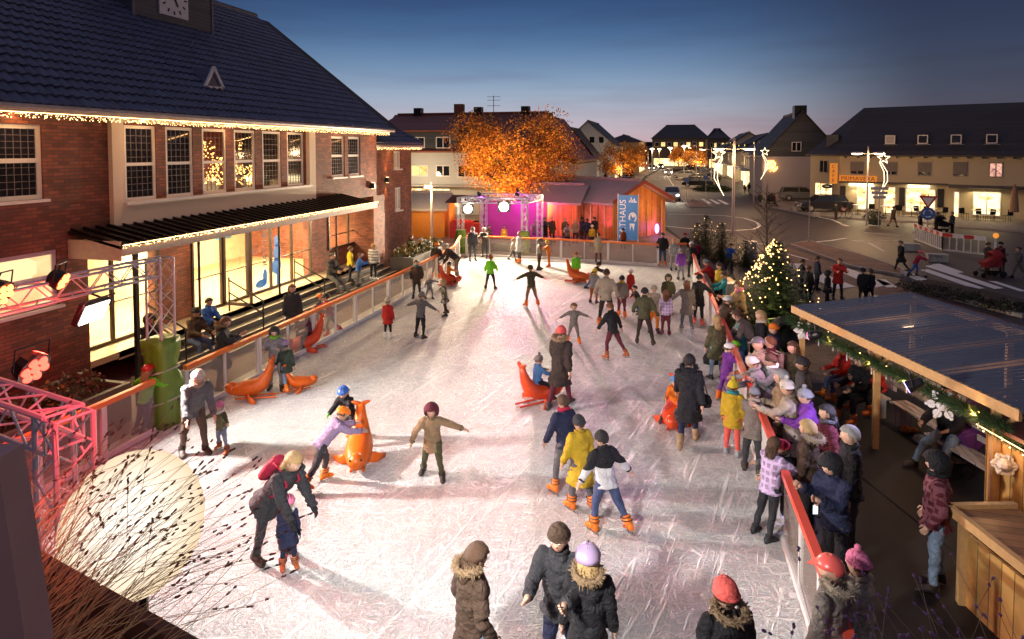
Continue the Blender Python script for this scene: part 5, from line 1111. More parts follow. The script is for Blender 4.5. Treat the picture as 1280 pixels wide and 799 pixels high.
for k, (x, y0, y1, ez, rz2, lb) in enumerate(rowd):
    t, r2, R0, R1 = gable_house('shop_house', lb, 'building', (x,y0,0), [(x,y0+.02), (x+10,y0+.02), (x+10,y1), (x,y1)][::-1][1:]+[(x,y1)], ez, rz2, DTILE, OFFW)
    F_ = (Vector((x,y1,0)), Vector((0,-1,0)), Vector((-1,0,0)), y1-y0); nb = max(3, int((y1-y0)/2.6)); st_ = (y1-y0)/nb
    for i in range(nb):
        win_on(t, F_, st_*i+.5, 3.35, 1.15, 1.25, LITR if (i+k) % 3 == 0 else DARKGL); win_on(t, F_, st_*i+.12, .35, st_-.3, 2.3, SHOPW if (i+k) % 3 else SHOPB)
        q = MB(); c_ = Vector((x+1.6, y0+st_*(i+.5), ez+1.0)); q.box(c_-Vector((.05,.5,.5)), c_+Vector((1.5,.5,.5))); 
        if i % 2 == 0: dq = q.build('dormer', SLATE, t, t.location); MB().box(c_-Vector((.1,.4,.35)), c_-Vector((.06,-.4,-.35))).build('pane', LITR if i % 4 == 0 else DARKGL, dq, t.location)
    MB().box((x-1.3,y0+.1,2.75), (x-.03,y1-.1,2.9)).build('shop_canopy', MC['shop_canopy'], t, t.location)
    light('AREA', 'shop_light', (x-.5, (y0+y1)/2, 2.7), 190, (1,.75,.42), (x-1.5,(y0+y1)/2,0), 1, sy=y1-y0)
# far hip roofed block closing the view
for (px0, px1, Y, zt, ez, lb, nmw) in ((815,886,205,13.2,9.0,'far large dark hip roofed block above the street trees',3), (884,912,190,11.5,8.6,'far dark flat roofed block right of the hip roofed block',2), (700,760,240,8,5,'far low houses at the end of the street on the left',0), (760,812,300,7,5,'far low houses closing the end of the street',0)):
    a, b2 = PY(px0,200,Y), PY(px1,200,Y); t, r2, R0, R1 = gable_house('far_block', lb, 'building', (a.x,Y,0), [(a.x,Y),(b2.x,Y),(b2.x,Y+18),(a.x,Y+18)], ez, zt, DTILE, mat('dark_render', (.12,.1,.09), .85), hip=4 if nmw else 0)
    F_ = face((a.x,Y),(b2.x,Y))
    for i in range(nmw*3): win_on(t, F_, .8+i*F_[3]/(nmw*3), ez-2.6, F_[3]/(nmw*3)*.7, 1.4, LITR if i % 2 else DARKGL); 
    if nmw: win_on(t, F_, .5, .3, F_[3]-1, 2.5, SHOPW)
# cafe
cA, cB, cC = G(1048,266), G(1300,279), G(1012,260); cA.z = cB.z = cC.z = 0
u = (cB-cA).normalized(); n_in = Vector((-u.y, u.x, 0)); dep = 11
far_l = cA+n_in*dep; far_r = cB+n_in*dep
cez = 5.05; t = thing('cafe_building', 'long beige cafe with dark hipped roof and four small dormers across the road', 'building', cA); cafe = t; O = t.location.copy()
CAFW = mat('cafe_render', (.52,.44,.3), .85, var=.08, scale=.8)
q = MB(); LS = [cC, cA, cB, far_r, far_l+ (cC-cA)*.0]
q.prism([cC, cA, cB, far_r, cC+n_in*dep], (0,0,cez)); q.build('wall', CAFW, t, O)
Fc = (cA, u, -n_in, (cB-cA).length); pxu = lambda p_: (lambda d, : 0)(0)
UCAF = u.copy()
def ucafe(p_):     # distance along the front for a picture column
    d = Vector(ray(p_, 240)); A = Matrix(((d.x, -UCAF.x), (d.y, -UCAF.y))); s = A.inverted() @ Vector((cA.x, cA.y)); return s[1]
up_ = Vector((0,0,1)); q = MB(); ov = .5
e1, e2, e3, e4 = cC-u*.3-n_in*ov+up_*cez, cB-n_in*ov+up_*cez, far_r+n_in*ov+up_*cez, cC+n_in*(dep+ov)-u*ov+up_*cez
e1 = cC-(cB-cA).normalized()*.4+up_*cez; ea = cA-n_in*ov-u*.1+up_*cez
mid = dep/2; rzc = 8.75; ra_ = cA+u*(ucafe(1085)+.0)*1.0+n_in*mid+up_*rzc; rb_ = cB+n_in*mid+up_*rzc
tl = DEP(1080,135,cA+n_in*mid); ra_ = Vector((tl.x, tl.y, tl.z)); rb_ = ra_+u*30; rb_ = cB+n_in*mid+up_*ra_.z
q.add([e1, ea, e2, rb_, ra_, e4, e3], [(0,1,4), (1,2,3,4), (0,4,5), (5,4,3,6)]); q.add([p-up_*.12 for p in (e1, ea, e2, e3, e4)], [(0,4,3,2,1)]); rf_ = q.build('roof', DTILE, t, O)
q = MB(); q.bar(e1+up_*-.06, ea+up_*-.06, .1, .14); q.bar(ea+up_*-.06, e2+up_*-.06, .1, .14)
for i in range(28): c_ = ea+u*(.6+i*.95)-up_*.2; q.obox(c_+n_in*.2, u*.05, n_in*.25, up_*.06)
q.build('eaves_board', mat('eaves_dark', (.06,.05,.045), .7), t, O)
for i, p_ in enumerate((1110,1151,1193,1238)):
    uu = ucafe(p_); zc_ = 6.35; sl_ = (ra_.z-cez)/(mid+ov); back_ = (zc_-.4-cez)/sl_-ov; c_ = cA+u*uu+n_in*(back_-.05); q = MB()
    q.prism([c_-u*.42+up_*(zc_-.42), c_+u*.42+up_*(zc_-.42), c_+u*.42+up_*(zc_+.32), c_+up_*(zc_+.42), c_-u*.42+up_*(zc_+.32)], n_in*1.6); d_ = q.build('dormer', DTILE, t, O)
    window(t, c_-n_in*.0-u*.36+up_*(zc_-.38), u, -n_in, .72, .72, DARKGL if i else MC['net_curtain'], WHITEP, rec=-.02, O=O)
    q = MB(); q.bar(c_-u*.5+up_*(zc_-.45)-n_in*.05, c_+u*.55+up_*(zc_-.45)-n_in*.05, .05, .04); q.build('flashing', mat('lead_flashing', (.3,.3,.32), .5), d_, O)
q = MB(); fsd = DEP(1040,176,(cC+cA)/2); q.obox(fsd+n_in*1.2, u*.5, n_in*1.0, up_*.55); q.build('dormer', SLATE, t, O)
BL = mat('roller_blind', (.2,.17,.15), .7)
for p0_, p1_, k in ((1062,1080,0),(1104,1122,1),(1146,1164,2),(1190,1209,3),(1235,1253,4)):
    u0, u1 = ucafe(p0_), ucafe(p1_); f_ = win_on(t, Fc, u0, 3.35, u1-u0, 1.15, room_glow('pink_lit', (1,.5,.35), (.25,.08,.1), 1.0, 2) if k == 4 else DARKGL, frame=mat('cafe_frame', (.3,.25,.22), .5), vert=((u1-u0)/2,))
    if k < 4: MB().obox(cA+u*(u0+u1)/2+up_*(4.0+ .04)-n_in*.085, u*((u1-u0)/2-.05), up_*(.48 if k == 3 else .38), n_in*.01).build('blind', BL, f_, O)
c_ = (cC+cA)/2; nC = Vector(((cA-cC).y, -(cA-cC).x, 0)).normalized(); window(t, cC.lerp(cA,.35)+up_*3.4, (cA-cC), nC, 1.3, 1.15, DARKGL, MC['cafe_frame'], rec=-.02, vert=(.65,), O=O)
window(t, cC.lerp(cA,.2)+up_*.6, (cA-cC), nC, 2.8, 1.9, SHOPW, MC['cafe_frame'], rec=-.02, vert=(.9,1.8), O=O)
for p0_, p1_, z0, z1 in ((1071,1094,.35,2.45),(1104,1120,.15,2.4),(1132,1170,.35,2.3),(1192,1200,.1,2.2),(1216,1252,.35,2.2)):
    u0, u1 = ucafe(p0_), ucafe(p1_); win_on(t, Fc, u0, z0, u1-u0, z1-z0, SHOPW, vert=((u1-u0)/2,) if u1-u0 > 1.5 else ())
for p0_, p1_ in ((1050,1057),(1124,1131),(1172,1180)): 
    u0, u1 = ucafe(p0_), ucafe(p1_); MB().obox(cA+u*(u0+u1)/2+up_*1.6-n_in*.04, u*(u1-u0)/2, up_*.75, n_in*.03).build('menu_board', BLK, t, O)
q = MB(); u0, u1 = ucafe(1050), ucafe(1185); q.obox(cA+u*(u0+u1)/2+up_*2.72-n_in*.35, u*(u1-u0)/2, up_*.06, n_in*.34); u2 = ucafe(1186); q.obox(cA+u*(u2+Fc[3])/2+up_*2.62-n_in*.9, u*(Fc[3]-u2)/2, up_*.09, n_in*.88); q.build('canopy', mat('cafe_canopy', (.07,.06,.06), .6), t, O)
for p0_, p1_ in ((1062,1092),(1135,1162)):
    u0, u1 = ucafe(p0_), ucafe(p1_); MB().obox(cA+u*(u0+u1)/2+up_*2.5-n_in*.3, u*(u1-u0)/2, up_*.1, n_in*.1).build('tube_lamp', glow('tube_lamp', (1,.82,.45), 6), t, O)
    light('AREA', 'cafe_lamp', cA+u*(u0+u1)/2+up_*2.35-n_in*.5, 90, (1,.75,.4), cA+u*(u0+u1)/2-n_in*2, 1.5)
light('AREA', 'cafe_lamp', cA+u*ucafe(1230)+up_*2.4-n_in*1, 60, (1,.78,.4), cA+u*ucafe(1230)-n_in*1.5, 2)
# cafe signs
SGY = mat('sign_orange', (.7,.25,.03), .5, emit=(1,.35,.04), es=.35); SGR = mat('sign_letters_red', (.35,.02,.01), .5)
u0, u1 = ucafe(1049), ucafe(1096); c_ = cA+u*(u0+u1)/2+up_*3.0; sg = thing('shop_sign', 'long yellow sign with red letters PRIMAVERA over the cafe window', 'sign', c_); MB().obox(c_-n_in*.12, u*(u1-u0)/2, up_*.27, n_in*.08).build('board', SGY, sg, c_)
text('lettering', 'PRIMAVERA', .5, Matrix.Translation(-Vector(c_)) @ basis(c_-n_in*.215, u, -n_in), SGR, sg, .01)
c_ = cA+u*ucafe(1042)+up_*3.55; c_ = DEP(1042,217,cA-n_in*.5); sg = thing('shop_sign', 'tall narrow yellow sign reading CAFE down the corner of the cafe', 'sign', c_); MB().obox(c_, u*.3, up_*.88, n_in*.08).build('board', SGY, sg, c_)
for i, ch in enumerate('CAFE'): text('lettering', ch, .42, Matrix.Translation(-Vector(c_)) @ basis(c_-n_in*.09+up_*(.6-.4*i), u, -n_in), SGR, sg, .01)
q = MB(); q.bar(c_+n_in*.05+up_*.5, c_+n_in*.9+up_*.5, .04, .04); q.build('bracket', BLK, sg, c_)
c_ = DEP(1034,233,cA-n_in*.7); sg = thing('shop_sign', 'small dark oval sign hanging at the cafe corner', 'sign', c_); MB().ball(c_, (.45,.08,.2), 16, 8).build('board', BLK, sg, c_, smooth=True); MB().ball(c_-n_in*.03, (.25,.07,.08), 12, 6).build('emblem', WHITEP, sg, c_); MB().bar(c_+up_*.2, c_+up_*.2+n_in*.8, .03, .03).build('bracket', BLK, sg, c_)
# ------------------------------------------------------------------ market huts
HW = planks('hut_boards', (.55,.24,.06), 'h', .14, .5); TENT = mat('hut_roof_felt', (.38,.32,.3), .7, var=.15, scale=1)
c1, c2_, c3 = G(765,300), G(832,293), DEP(655,262,Vector((-9.9,44.3,0)))
c1 = Vector((-4.0,39.2,0)); c2_ = Vector((-.95,42.6,0)); c3 = Vector((-9.9,44.3,0)); c4 = c3+(c2_-c1)
t, r2, R0, R1 = gable_house('market_hut', 'large wooden market hut with grey roof and pink lit front beside the stage', 'market hut', c1, [c3, c1, c2_, c4], 2.25, 3.35, TENT, HW, over=.4)
O = t.location; u = (c2_-c1).normalized(); n = Vector((u.y,-u.x,0)); 
q = MB()
for a, b2 in ((c1+Vector((0,0,2.2))-u*.35, R1), (c2_+Vector((0,0,2.2))+u*.35, R1)): q.bar(a+n*.42+Vector((0,0,.1)), b2+n*.42+Vector((0,0,.15)), .05, .2)
q.build('barge_board', mat('dark_red_trim', (.25,.03,.02), .6), t, O)
q = MB(); 
for s in (.08, .36, .63, .92): q.bar(c1.lerp(c2_, s)+n*.03, c1.lerp(c2_, s)+n*.03+Vector((0,0,2.2)), .08, .08)
q.build('post', WOODP, t, O)
MB().obox(c1.lerp(c2_,.3)+n*.05+Vector((0,0,1.5)), u*.4, Vector((0,0,.55)), n*.02).build('notice_board', mat('notice_paper', (.45,.4,.36), .7), t, O); MB().obox(c1.lerp(c2_,.22)+n*.05+Vector((0,0,2.35)), u*.6, Vector((0,0,.25)), n*.02).build('notice_board', MC['notice_paper'], t, O)
u2 = (c1-c3).normalized(); n2 = Vector((u2.y,-u2.x,0)); 
for i in range(6): s = (i+.5)/6; MB().obox(c3.lerp(c1, s)+n2*.04+Vector((0,0,1.1)), u2*.07, Vector((0,0,1.1)), n2*.05).build('post', WOODP, t, O)
for i, s in enumerate((.12,.3,.5,.72,.96)): p = c3.lerp(c1, s)+n2*.7+Vector((0,0,.1)); light('SPOT', 'uplight', p, 95, (1,.12,.75) if i != 3 else (.85,.35,1), p-n2*.6+Vector((0,0,2)), .05, 70, .7, t)
light('POINT', 'hut_lamp', c3.lerp(c1,.45)+n2*1.3+Vector((0,0,2.0)), 330, (1,.45,.12), size=.1); light('POINT', 'hut_lamp', c1.lerp(c2_,.6)+n*1.6+Vector((0,0,1.9)), 100, (1,.45,.14), size=.1)
light('SPOT', 'uplight', c1.lerp(c2_,.75)+n*.8+Vector((0,0,.1)), 70, (.8,.2,1), c1.lerp(c2_,.7)+Vector((0,0,1.2)), .05, 60, .7)
MB().ball(c1.lerp(c2_,.72)+n*.5+Vector((0,0,.5)), (.12,.12,.3), 8, 6).build('uplight_lens', PUG, t, O)
# second hut row between stage and big hut
d1, d2, d3 = Vector((-10.5,40.5,0)), Vector((-6.3,40.0,0)), Vector((-6.0,44.0,0)); d4 = d1+(d3-d2)
t, r2, R0, R1 = gable_house('market_hut', 'red lit wooden market hut behind the stage under the orange tree', 'market hut', d1, [d1, d2, d3, d4], 2.1, 3.0, TENT, HW, over=.3)
light('POINT', 'hut_lamp', (-8.3,38.9,1.8), 220, (1,.1,.3), size=.1)
e1, e2_, e3 = G(507,298), G(546,300), None; e1 = Vector((-16.6,36.8,0)); e2_ = Vector((-14.2,37.3,0)); 
hd = Vector((-.4,3,0)); t, r2, R0, R1 = gable_house('garden_hut', 'small orange wooden hut with pale grey roof beside the brick wing', 'hut', e1, [e1, e2_, e2_+hd, e1+hd], 1.75, 2.55, mat('pale_roof_sheet', (.35,.32,.32), .6), mat('orange_boards', (.6,.22,.03), .6, var=.15), over=.2)
light('POINT', 'hut_lamp', (-15.2,35.4,1.9), 50, (1,.55,.2), size=.1)
# stall with red goods next to it
t = thing('market_stall', 'open stall with red lit goods and warm lamps right of the small orange hut', 'stall', (-13,37.5,0)); O = t.location
MB().box((-13.9,37.3,0), (-11.9,38.1,.95)).build('counter', mat('red_cloth', (.5,.03,.03), .7), t, O); q = MB()
for i in range(26): q.ball((random.uniform(-13.8,-12), random.uniform(37.4,38), 1.02), random.uniform(.06,.12), 7, 5)
q.build('goods', mat('red_goods', (.6,.05,.03), .5, var=.6, scale=20), t, O)
for x in (-13.9,-11.9): MB().tube([(x,37.3,0),(x,37.3,2.2)], .03, 6).build('post', WOODP, t, O)
MB().prism([(-14.1,37.1,2.2),(-11.7,37.1,2.2),(-11.7,38.6,2.55),(-14.1,38.6,2.55)], (0,0,.05)).build('awning', mat('dark_awning', (.06,.02,.02), .7), t, O); light('POINT', 'stall_lamp', (-12.9,37.2,1.9), 45, (1,.4,.2), size=.06)
# banner
bc = DEP(785,272,Vector((-3.3,38.0,0))); bw, bh = .56, 1.32; t = thing('banner', 'tall blue banner with white lettering in front of the big market hut', 'banner', bc); O = Vector(bc)
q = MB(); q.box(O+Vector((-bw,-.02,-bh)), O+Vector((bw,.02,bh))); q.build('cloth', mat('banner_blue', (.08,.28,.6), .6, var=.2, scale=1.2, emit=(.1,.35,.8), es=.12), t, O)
q = MB(); q.tube([O+Vector((-bw-.03,0,-bh-1)), O+Vector((-bw-.03,0,bh+.1))], .03, 6); q.tube([O+Vector((bw+.03,0,-bh-1)), O+Vector((bw+.03,0,bh+.1))], .03, 6); q.build('pole', WHITEP, t, O)
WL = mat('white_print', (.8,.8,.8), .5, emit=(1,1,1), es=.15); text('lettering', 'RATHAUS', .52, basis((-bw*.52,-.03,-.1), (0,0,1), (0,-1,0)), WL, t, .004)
q = MB()
for x, h_ in ((.08,.12),(.17,.3),(.26,.16),(.36,.24),(.45,.1)): q.box(O+Vector((x-.03,-.034,bh-.42)), O+Vector((x+.03,-.024,bh-.42+h_)))
q.tube([O+Vector((.05,-.03,bh-.42)), O+Vector((.5,-.03,bh-.42))], .014, 4)
q.tube([O+Vector((.28+.2*math.cos(a),-.03,-.0+.26*math.sin(a))) for a in [R(x) for x in range(-60,240,25)]], .055, 5); q.ball(O+Vector((.3,-.03,.12)), (.1,.01,.12), 10, 6); q.prism([O+Vector(p) for p in ((.1,-.03,-.35),(.4,-.03,-.35),(.34,-.03,-.8),(.22,-.03,-.45),(.12,-.03,-.8))], (0,-.01,0))
q.build('print', WL, t, O)

light('POINT', 'square_lamp', (-7.0,35.2,3.0), 160, (1,.55,.28), size=.2); light('POINT', 'square_lamp', (-3.6,35.6,3.0), 160, (1,.5,.3), size=.2)  # added lights with no fixture, brightening the visitors by the huts
# ------------------------------------------------------------------ trees
BARK = mat('bark', (.07,.045,.03), .85, var=.4, bump=.6)
def tree(name, label, loc, H_, rad, leafm, n, size, trunk=.25, cb=.3, seed=1, group=None, nl=9, gap=.75):
    random.seed(seed); loc = Vector(loc); t = thing(name, label, 'tree', loc, 0, group); q = MB(); tips = []
    top = loc+Vector((0,0,H_*.62)); q.tube([loc, loc+Vector((.02,.03,H_*cb)), top], [trunk, trunk*.75, trunk*.25], 8)
    for i in range(nl):
        a = i*2.4+random.uniform(-.3,.3); z0 = H_*(cb*.85+(.5-cb*.5)*i/nl*1.1); b0 = loc+Vector((0,0,z0)); L = rad*random.uniform(.6,.95); d = Vector((math.cos(a), math.sin(a), random.uniform(.35,1.0))).normalized()
        mid_ = b0+d*L*.55; end = mid_+(d+Vector((0,0,.35)))*L*.4; q.tube([b0, mid_, end], [trunk*.42, trunk*.25, trunk*.08], 6); tips += [mid_.lerp(end, .5), end]
        for k in range(3):
            d2 = (d+Vector((random.gauss(0,.6), random.gauss(0,.6), random.gauss(.2,.4)))).normalized(); e_ = mid_+d2*L*.55; q.tube([mid_, e_], [trunk*.18, trunk*.05], 5); tips.append(e_)
    q.build('trunk', BARK, t, loc); c = MB(); cen = loc+Vector((0,0,H_*(cb+1)/2)); rz_ = H_*(1-cb)/2
    cl = [(p, rad*random.uniform(.25,.4)) for p in tips]
    for _ in range(26):
        d = Vector((random.gauss(0,1), random.gauss(0,1), random.gauss(0,1))).normalized()*random.uniform(.45,.95)**.7; cl.append((cen+Vector((d.x*rad, d.y*rad, d.z*rz_)), rad*random.uniform(.14,.32)))
    tot = sum(r_**2 for _, r_ in cl)
    for p, r_ in cl:
        for _ in range(int(n*r_*r_/tot)):
            d = Vector((random.gauss(0,1), random.gauss(0,1), random.gauss(0,1))).normalized()*r_*random.uniform(.3,1.08)
            x = p+d
            if noise.noise(x*(2.2/rad*1.6)+Vector((seed,0,0))) > gap-.4: continue
            leaf_cloud(c, [x], size, nm=len(leafm))
    c.build('crown', leafm, t, loc); return t
OL = [mat('orange_leaf_a', (.65,.26,.03), .6, var=.3), mat('orange_leaf_b', (.5,.15,.015), .6, var=.3), mat('yellow_leaf', (.78,.42,.06), .6, var=.3)]
bt = Vector((-11.5, 43.8, 0)); tree('orange_tree', 'big autumn tree with orange leaves lit from below behind the stage', bt, 7.9, 4.15, OL, 46000, .07, .3, .24, 5, nl=14)
for (dx, dy, z, e) in ((-2.5,-5.5,.5,1700),(2.6,-5.8,.5,1700),(0,-6.5,3.2,900)): light('SPOT', 'tree_uplight', bt+Vector((dx,dy,z)), e, (1,.55,.2), bt+Vector((0,0,5.4)), .1, 95, .7)
k = 0
for (px_, gy_, d, hh, rad, lb) in ((774,232,86,6.6,2.9,'orange street tree beside the parked dark cars'), (792,222,116,6.5,2.6,'smaller orange street tree further along the left pavement'), (868,222,120,6.8,2.4,'orange street tree between the parked cars on the right'), (848,214,150,7,2.6,'distant bare orange tree on the right of the street')):
    k += 1; g_ = G(px_, 230 if False else 187+FP*CH/d, 0); tree('street_tree', lb, g_, hh, rad, OL, 5200, .12, .16, .3, 10+k, 'orange street trees along the shopping street'); light('POINT', 'street_glow', g_+Vector((.5,-2.4,3.0)), 260, (1,.55,.2), size=.3)
def conifer(name, label, loc, H_, rad, n, seed=1, cat='tree', bulbs=0, dens=1.0):
    random.seed(seed); loc = Vector(loc); t = thing(name, label, cat, loc); q = MB(); q.tube([loc, loc+Vector((0,0,H_))], [.07*H_/3, .01], 7); q.build('trunk', BARK, t, loc); c = MB(); tip = []
    rows = int(H_*9)
    for r_ in range(rows):
        f = r_/rows; z = H_*(.07+.93*f); R_ = rad*(1-f)**.85+.05; nb = int((9+8*(1-f))*dens)
        for i in range(nb):
            a = i*2*math.pi/nb+r_*1.1+random.uniform(-.2,.2); L = R_*random.uniform(.72,1.12); d = Vector((math.cos(a), math.sin(a), -.25+.35*f)).normalized(); s = Vector((-d.y, d.x, 0)).normalized(); p0 = loc+Vector((0,0,z))
            ns = max(3, int(L/.085))
            for k in range(ns):
                g = (k+.6)/ns; p = p0+d*L*g+Vector((0,0,-.12*L*g*g+.1*L*g**3)); wd = .16*(1-g*.5)*(.5+rad*.35)
                for sg in (-1,1):
                    e_ = p+s*sg*wd+d*wd*.6+Vector((0,0,random.uniform(-.05,.03))); c.add([p-d*.03, e_, p+d*.05], [(0,1,2)], random.randrange(3))
                    e2_ = p+s*sg*wd*.6+d*wd*.5+Vector((0,0,random.uniform(.0,.07))); c.add([p, e2_, p+d*.04+Vector((0,0,.02))], [(0,1,2)], random.randrange(3))
            tip.append(p0+d*L)
    c.build('crown', [mat('needle_a', (.03,.06,.02), .55, var=.3), mat('needle_b', (.05,.085,.03), .55, var=.3), mat('needle_c', (.02,.04,.018), .55)], t, loc)
    return t, tip
ct = G(948,402); t, tip = conifer('christmas_tree', 'wide Christmas tree covered in warm fairy lights beside the right barrier', (2.8, 20.6, 0), 2.75, 1.6, 1, 3, dens=1.2)
random.seed(4); q = MB(); O = t.location
for i in range(60):
    f = random.random()**1.3; a = random.uniform(0,6.28); r_ = 1.6*(1-f)**.85+.03; q.ball((O.x+r_*math.cos(a), O.y+r_*math.sin(a), .35+2.4*f+.06*math.sin(a*3)), random.uniform(.014,.024), 5, 3)
for i in range(120):
    f = min(1, random.betavariate(2.2,1.3)); a0 = random.gauss(-2.6,.55); r_ = 1.5*(1-f)**.85+.06; q.ball((O.x+r_*math.cos(a0), O.y+r_*math.sin(a0), .3+2.45*f), random.uniform(.014,.03), 5, 3)
q.build('fairy_lights', glow('tree_bulb', (1,.58,.2), 4), t, O); 
for (dx,dy,z) in ((-.6,-.9,2.6),(-1.2,-1.0,1.6),(-.3,-1.5,1.5)): light('POINT', 'tree_light', O+Vector((dx,dy,z)), 34, (1,.68,.28), size=.15)
for (x, y, h_, r_, lb) in ((2.0,33.2,1.9,1.25,'dark fir tree laid between barrier and road, nearest the white lamp post'), (1.3,35.0,2.1,1.1,'fir tree beside the far right barrier corner'), (3.0,31.9,1.25,1.0,'low dark fir bush at the right end of the fir group'), (.9,36.6,1.5,.9,'yellowish small fir behind the far barrier corner')):
    t, tip = conifer('fir_tree', lb, (x,y,0), h_, r_, 1, int(x*10), dens=.8); t['group'] = 'fir trees by the roundabout'; q = MB(); random.seed(int(x*7))
    for i in range(10): p = random.choice(tip); q.ball(p, .022, 5, 3)
    q.build('fairy_lights', MC['tree_bulb'], t, t.location)
# thin bare tree behind the Christmas tree
b0 = G(956,372); t = thing('bare_tree', 'slender leafless young tree standing behind the Christmas tree', 'tree', b0); q = MB(); q.tube([b0, b0+Vector((.05,0,1.6)), b0+Vector((0,.05,4.2))], [.05,.035,.008], 6); q.build('trunk', BARK, t, b0); q = MB(); random.seed(2)
for i in range(34):
    z = 1.3+2.6*i/34; a = i*2.4; L = (1.1-.6*i/34)*random.uniform(.7,1.2); s = b0+Vector((0,0,z)); m_ = s+Vector((math.cos(a)*L*.5, math.sin(a)*L*.5, L*.45)); e_ = s+Vector((math.cos(a)*L, math.sin(a)*L, L*.75)); q.tube([s, m_, e_], [.014,.009,.003], 4)
    for k in range(3): q.tube([m_, m_+Vector((random.gauss(0,.25), random.gauss(0,.25), random.uniform(.1,.4)))], [.006,.002], 4)
q.build('crown', BARK, t, b0)
# ------------------------------------------------------------------ street furniture
GALV = mat('galvanised_pole', (.55,.5,.47), .5, .4, var=.1); LAMPG = glow('street_lamp_glass', (1,.78,.45), 14); SNOWL = glow('star_tube', (1,.8,.5), 3)
def street_lamp(label, base, zt, arms=2, star=0, pole=.055, e=350, off=1.0, gr='double armed street lamps', lampz=None, head=True):
    b_ = Vector(base); t = thing('street_lamp', label, 'street lamp', b_, 0, gr); MB().tube([b_, b_+Vector((0,0,zt*.5)), b_+Vector((0,0,zt))], [pole*1.25, pole, pole*.8], 10).build('pole', GALV, t, b_)
    lz = lampz or zt*.93
    for s in ((-1,1) if arms == 2 else (-1,)):
        q = MB(); q.tube([b_+Vector((0,0,lz-.05)), b_+Vector((s*off*.5,0,lz+.02)), b_+Vector((s*off*1.1,0,lz+.05))], .03, 6); h_ = q.build('arm', GALV, t, b_)
        c_ = b_+Vector((s*off*.95,0,lz-.03)); MB().ball(c_+Vector((0,0,.05)), (.42,.16,.08), 12, 6).build('lamp_head', GALV, t, b_, smooth=True); MB().ball(c_, (.36,.13,.07), 12, 6).build('lamp_glass', LAMPG, t, b_, smooth=True)
        light('POINT', 'street_light', c_-Vector((0,0,.3)), e*1.7, (1,.58,.28), size=.12, parent=t)
    if star:
        q = MB(); c_ = b_+Vector((star*.95,-.1,lz-.35)); v = []
        for i in range(10): a = math.pi/2+i*math.pi/5; r_ = .42 if i % 2 == 0 else .17; v.append(c_+Vector((r_*math.cos(a),0,r_*math.sin(a))))
        for i in range(10): q.tube([v[i], v[(i+1) % 10]], .022, 5)
        for k in (0,1): 
            pts = [c_+Vector((-star*(.1+k*.12)*1.0,0,-.35)), c_+Vector((star*(.25-k*.2),0,-.95)), c_+Vector((star*(.28-k*.2),0,-1.6)), c_+Vector((-star*.1,0,-2.3)), c_+Vector((-star*.35,0,-2.75))]; q.tube(pts, .022, 5)
        q.build('star_ornament', SNOWL, t, b_)
    return t
street_lamp('tall white street lamp with a lit comet star on the traffic island at the roundabout', G(916,291), DEP(918,173,G(916,291)).z, star=-1, lampz=DEP(918,186,G(916,291)).z, pole=.09, e=420)
cl2 = G(1083,284.5); cl2.z = .13; street_lamp('street lamp with comet star ornament in front of the cafe sign', cl2, DEP(1085,185,cl2).z, star=1, lampz=DEP(1085,194,cl2).z, e=260, off=.75)
b3 = G(942,256); b3.z = .13; street_lamp('street lamp with comet star before the shop row', b3, DEP(942,182,b3).z, arms=1, star=1, lampz=DEP(942,187,b3).z, e=260, off=.8)
for (px_, gy_, ty, lb, a, e) in ((709,233,189,'white double street lamp by the low corner shop',2,300), (870,232,178,'curved street lamp behind the parked dark car',1,260), (889,228,184,'slim street lamp in front of the shop row',1,220), (843,216,182,'street lamp further down the right pavement',1,240), (810,222,190,'street lamp on the left kerb of the shopping street',1,240)):
    b_ = G(px_, gy_); street_lamp(lb, b_, DEP(px_, ty, b_).z, arms=a, pole=.07, e=e, off=1.4, gr='street lamps along the shopping street')
b_ = G(540,302); t = thing('lamp_post', 'plain white post with small floodlight near the orange hut', 'lamp post', b_); zt = DEP(540,228,b_).z; MB().tube([b_, b_+Vector((0,0,zt))], .075, 10).build('pole', WHITEP, t, b_); MB().box(b_+Vector((-.45,-.1,zt-.35)), b_+Vector((-.05,.1,zt-.15))).build('lamp_head', GALV, t, b_); MB().box(b_+Vector((-.4,-.08,zt-.37)), b_+Vector((-.1,.08,zt-.355))).build('lamp_glass', LAMPG, t, b_); light('POINT', 'post_light', b_+Vector((-.2,-.4,zt-.6)), 160, (1,.7,.35), size=.1)
# distant lamps and lit street further off: each a small lamp
random.seed(11)
for i, (px_, d, z) in enumerate(((800,170,5.5),(806,200,5.2),(815,150,5.6),(824,180,5.6),(832,230,5.6),(838,165,5.8),(855,140,6.2),(862,190,6),(795,240,5.4),(786,150,4.8),(852,250,5.5),(876,160,5.5))):
    f = Vector((-math.sin(YAW), math.cos(YAW), 0))*d + Vector((math.cos(YAW), math.sin(YAW), 0))*((px_-640)/FP*d); t = thing('street_lamp', 'far street lamp glowing over the end of the shopping street', 'street lamp', (f.x, f.y, 0), 0, 'far street lamps too small to tell apart')
    MB().tube([(f.x,f.y,0),(f.x,f.y,z)], .07, 6).build('pole', GALV, t, t.location); MB().ball((f.x,f.y-.1,z), (.5,.3,.22), 8, 5).build('lamp_glass', glow('far_lamp', (1,.7,.38), 9), t, t.location); light('POINT', 'street_light', (f.x,f.y-.3,z-.5), 420, (1,.62,.3), size=.2)
light('POINT', 'street_light', (-16,91,5.5), 260, (.9,.85,.8), size=.4); light('POINT', 'street_light', (-10.2,104,4.5), 420, (1,.7,.4), size=.4); light('AREA', 'street_glow', (0,118,5.2), 1500, (1,.66,.34), (0,118,0), 8, sy=60)  # added lights without posts, brightening the left houses and the road
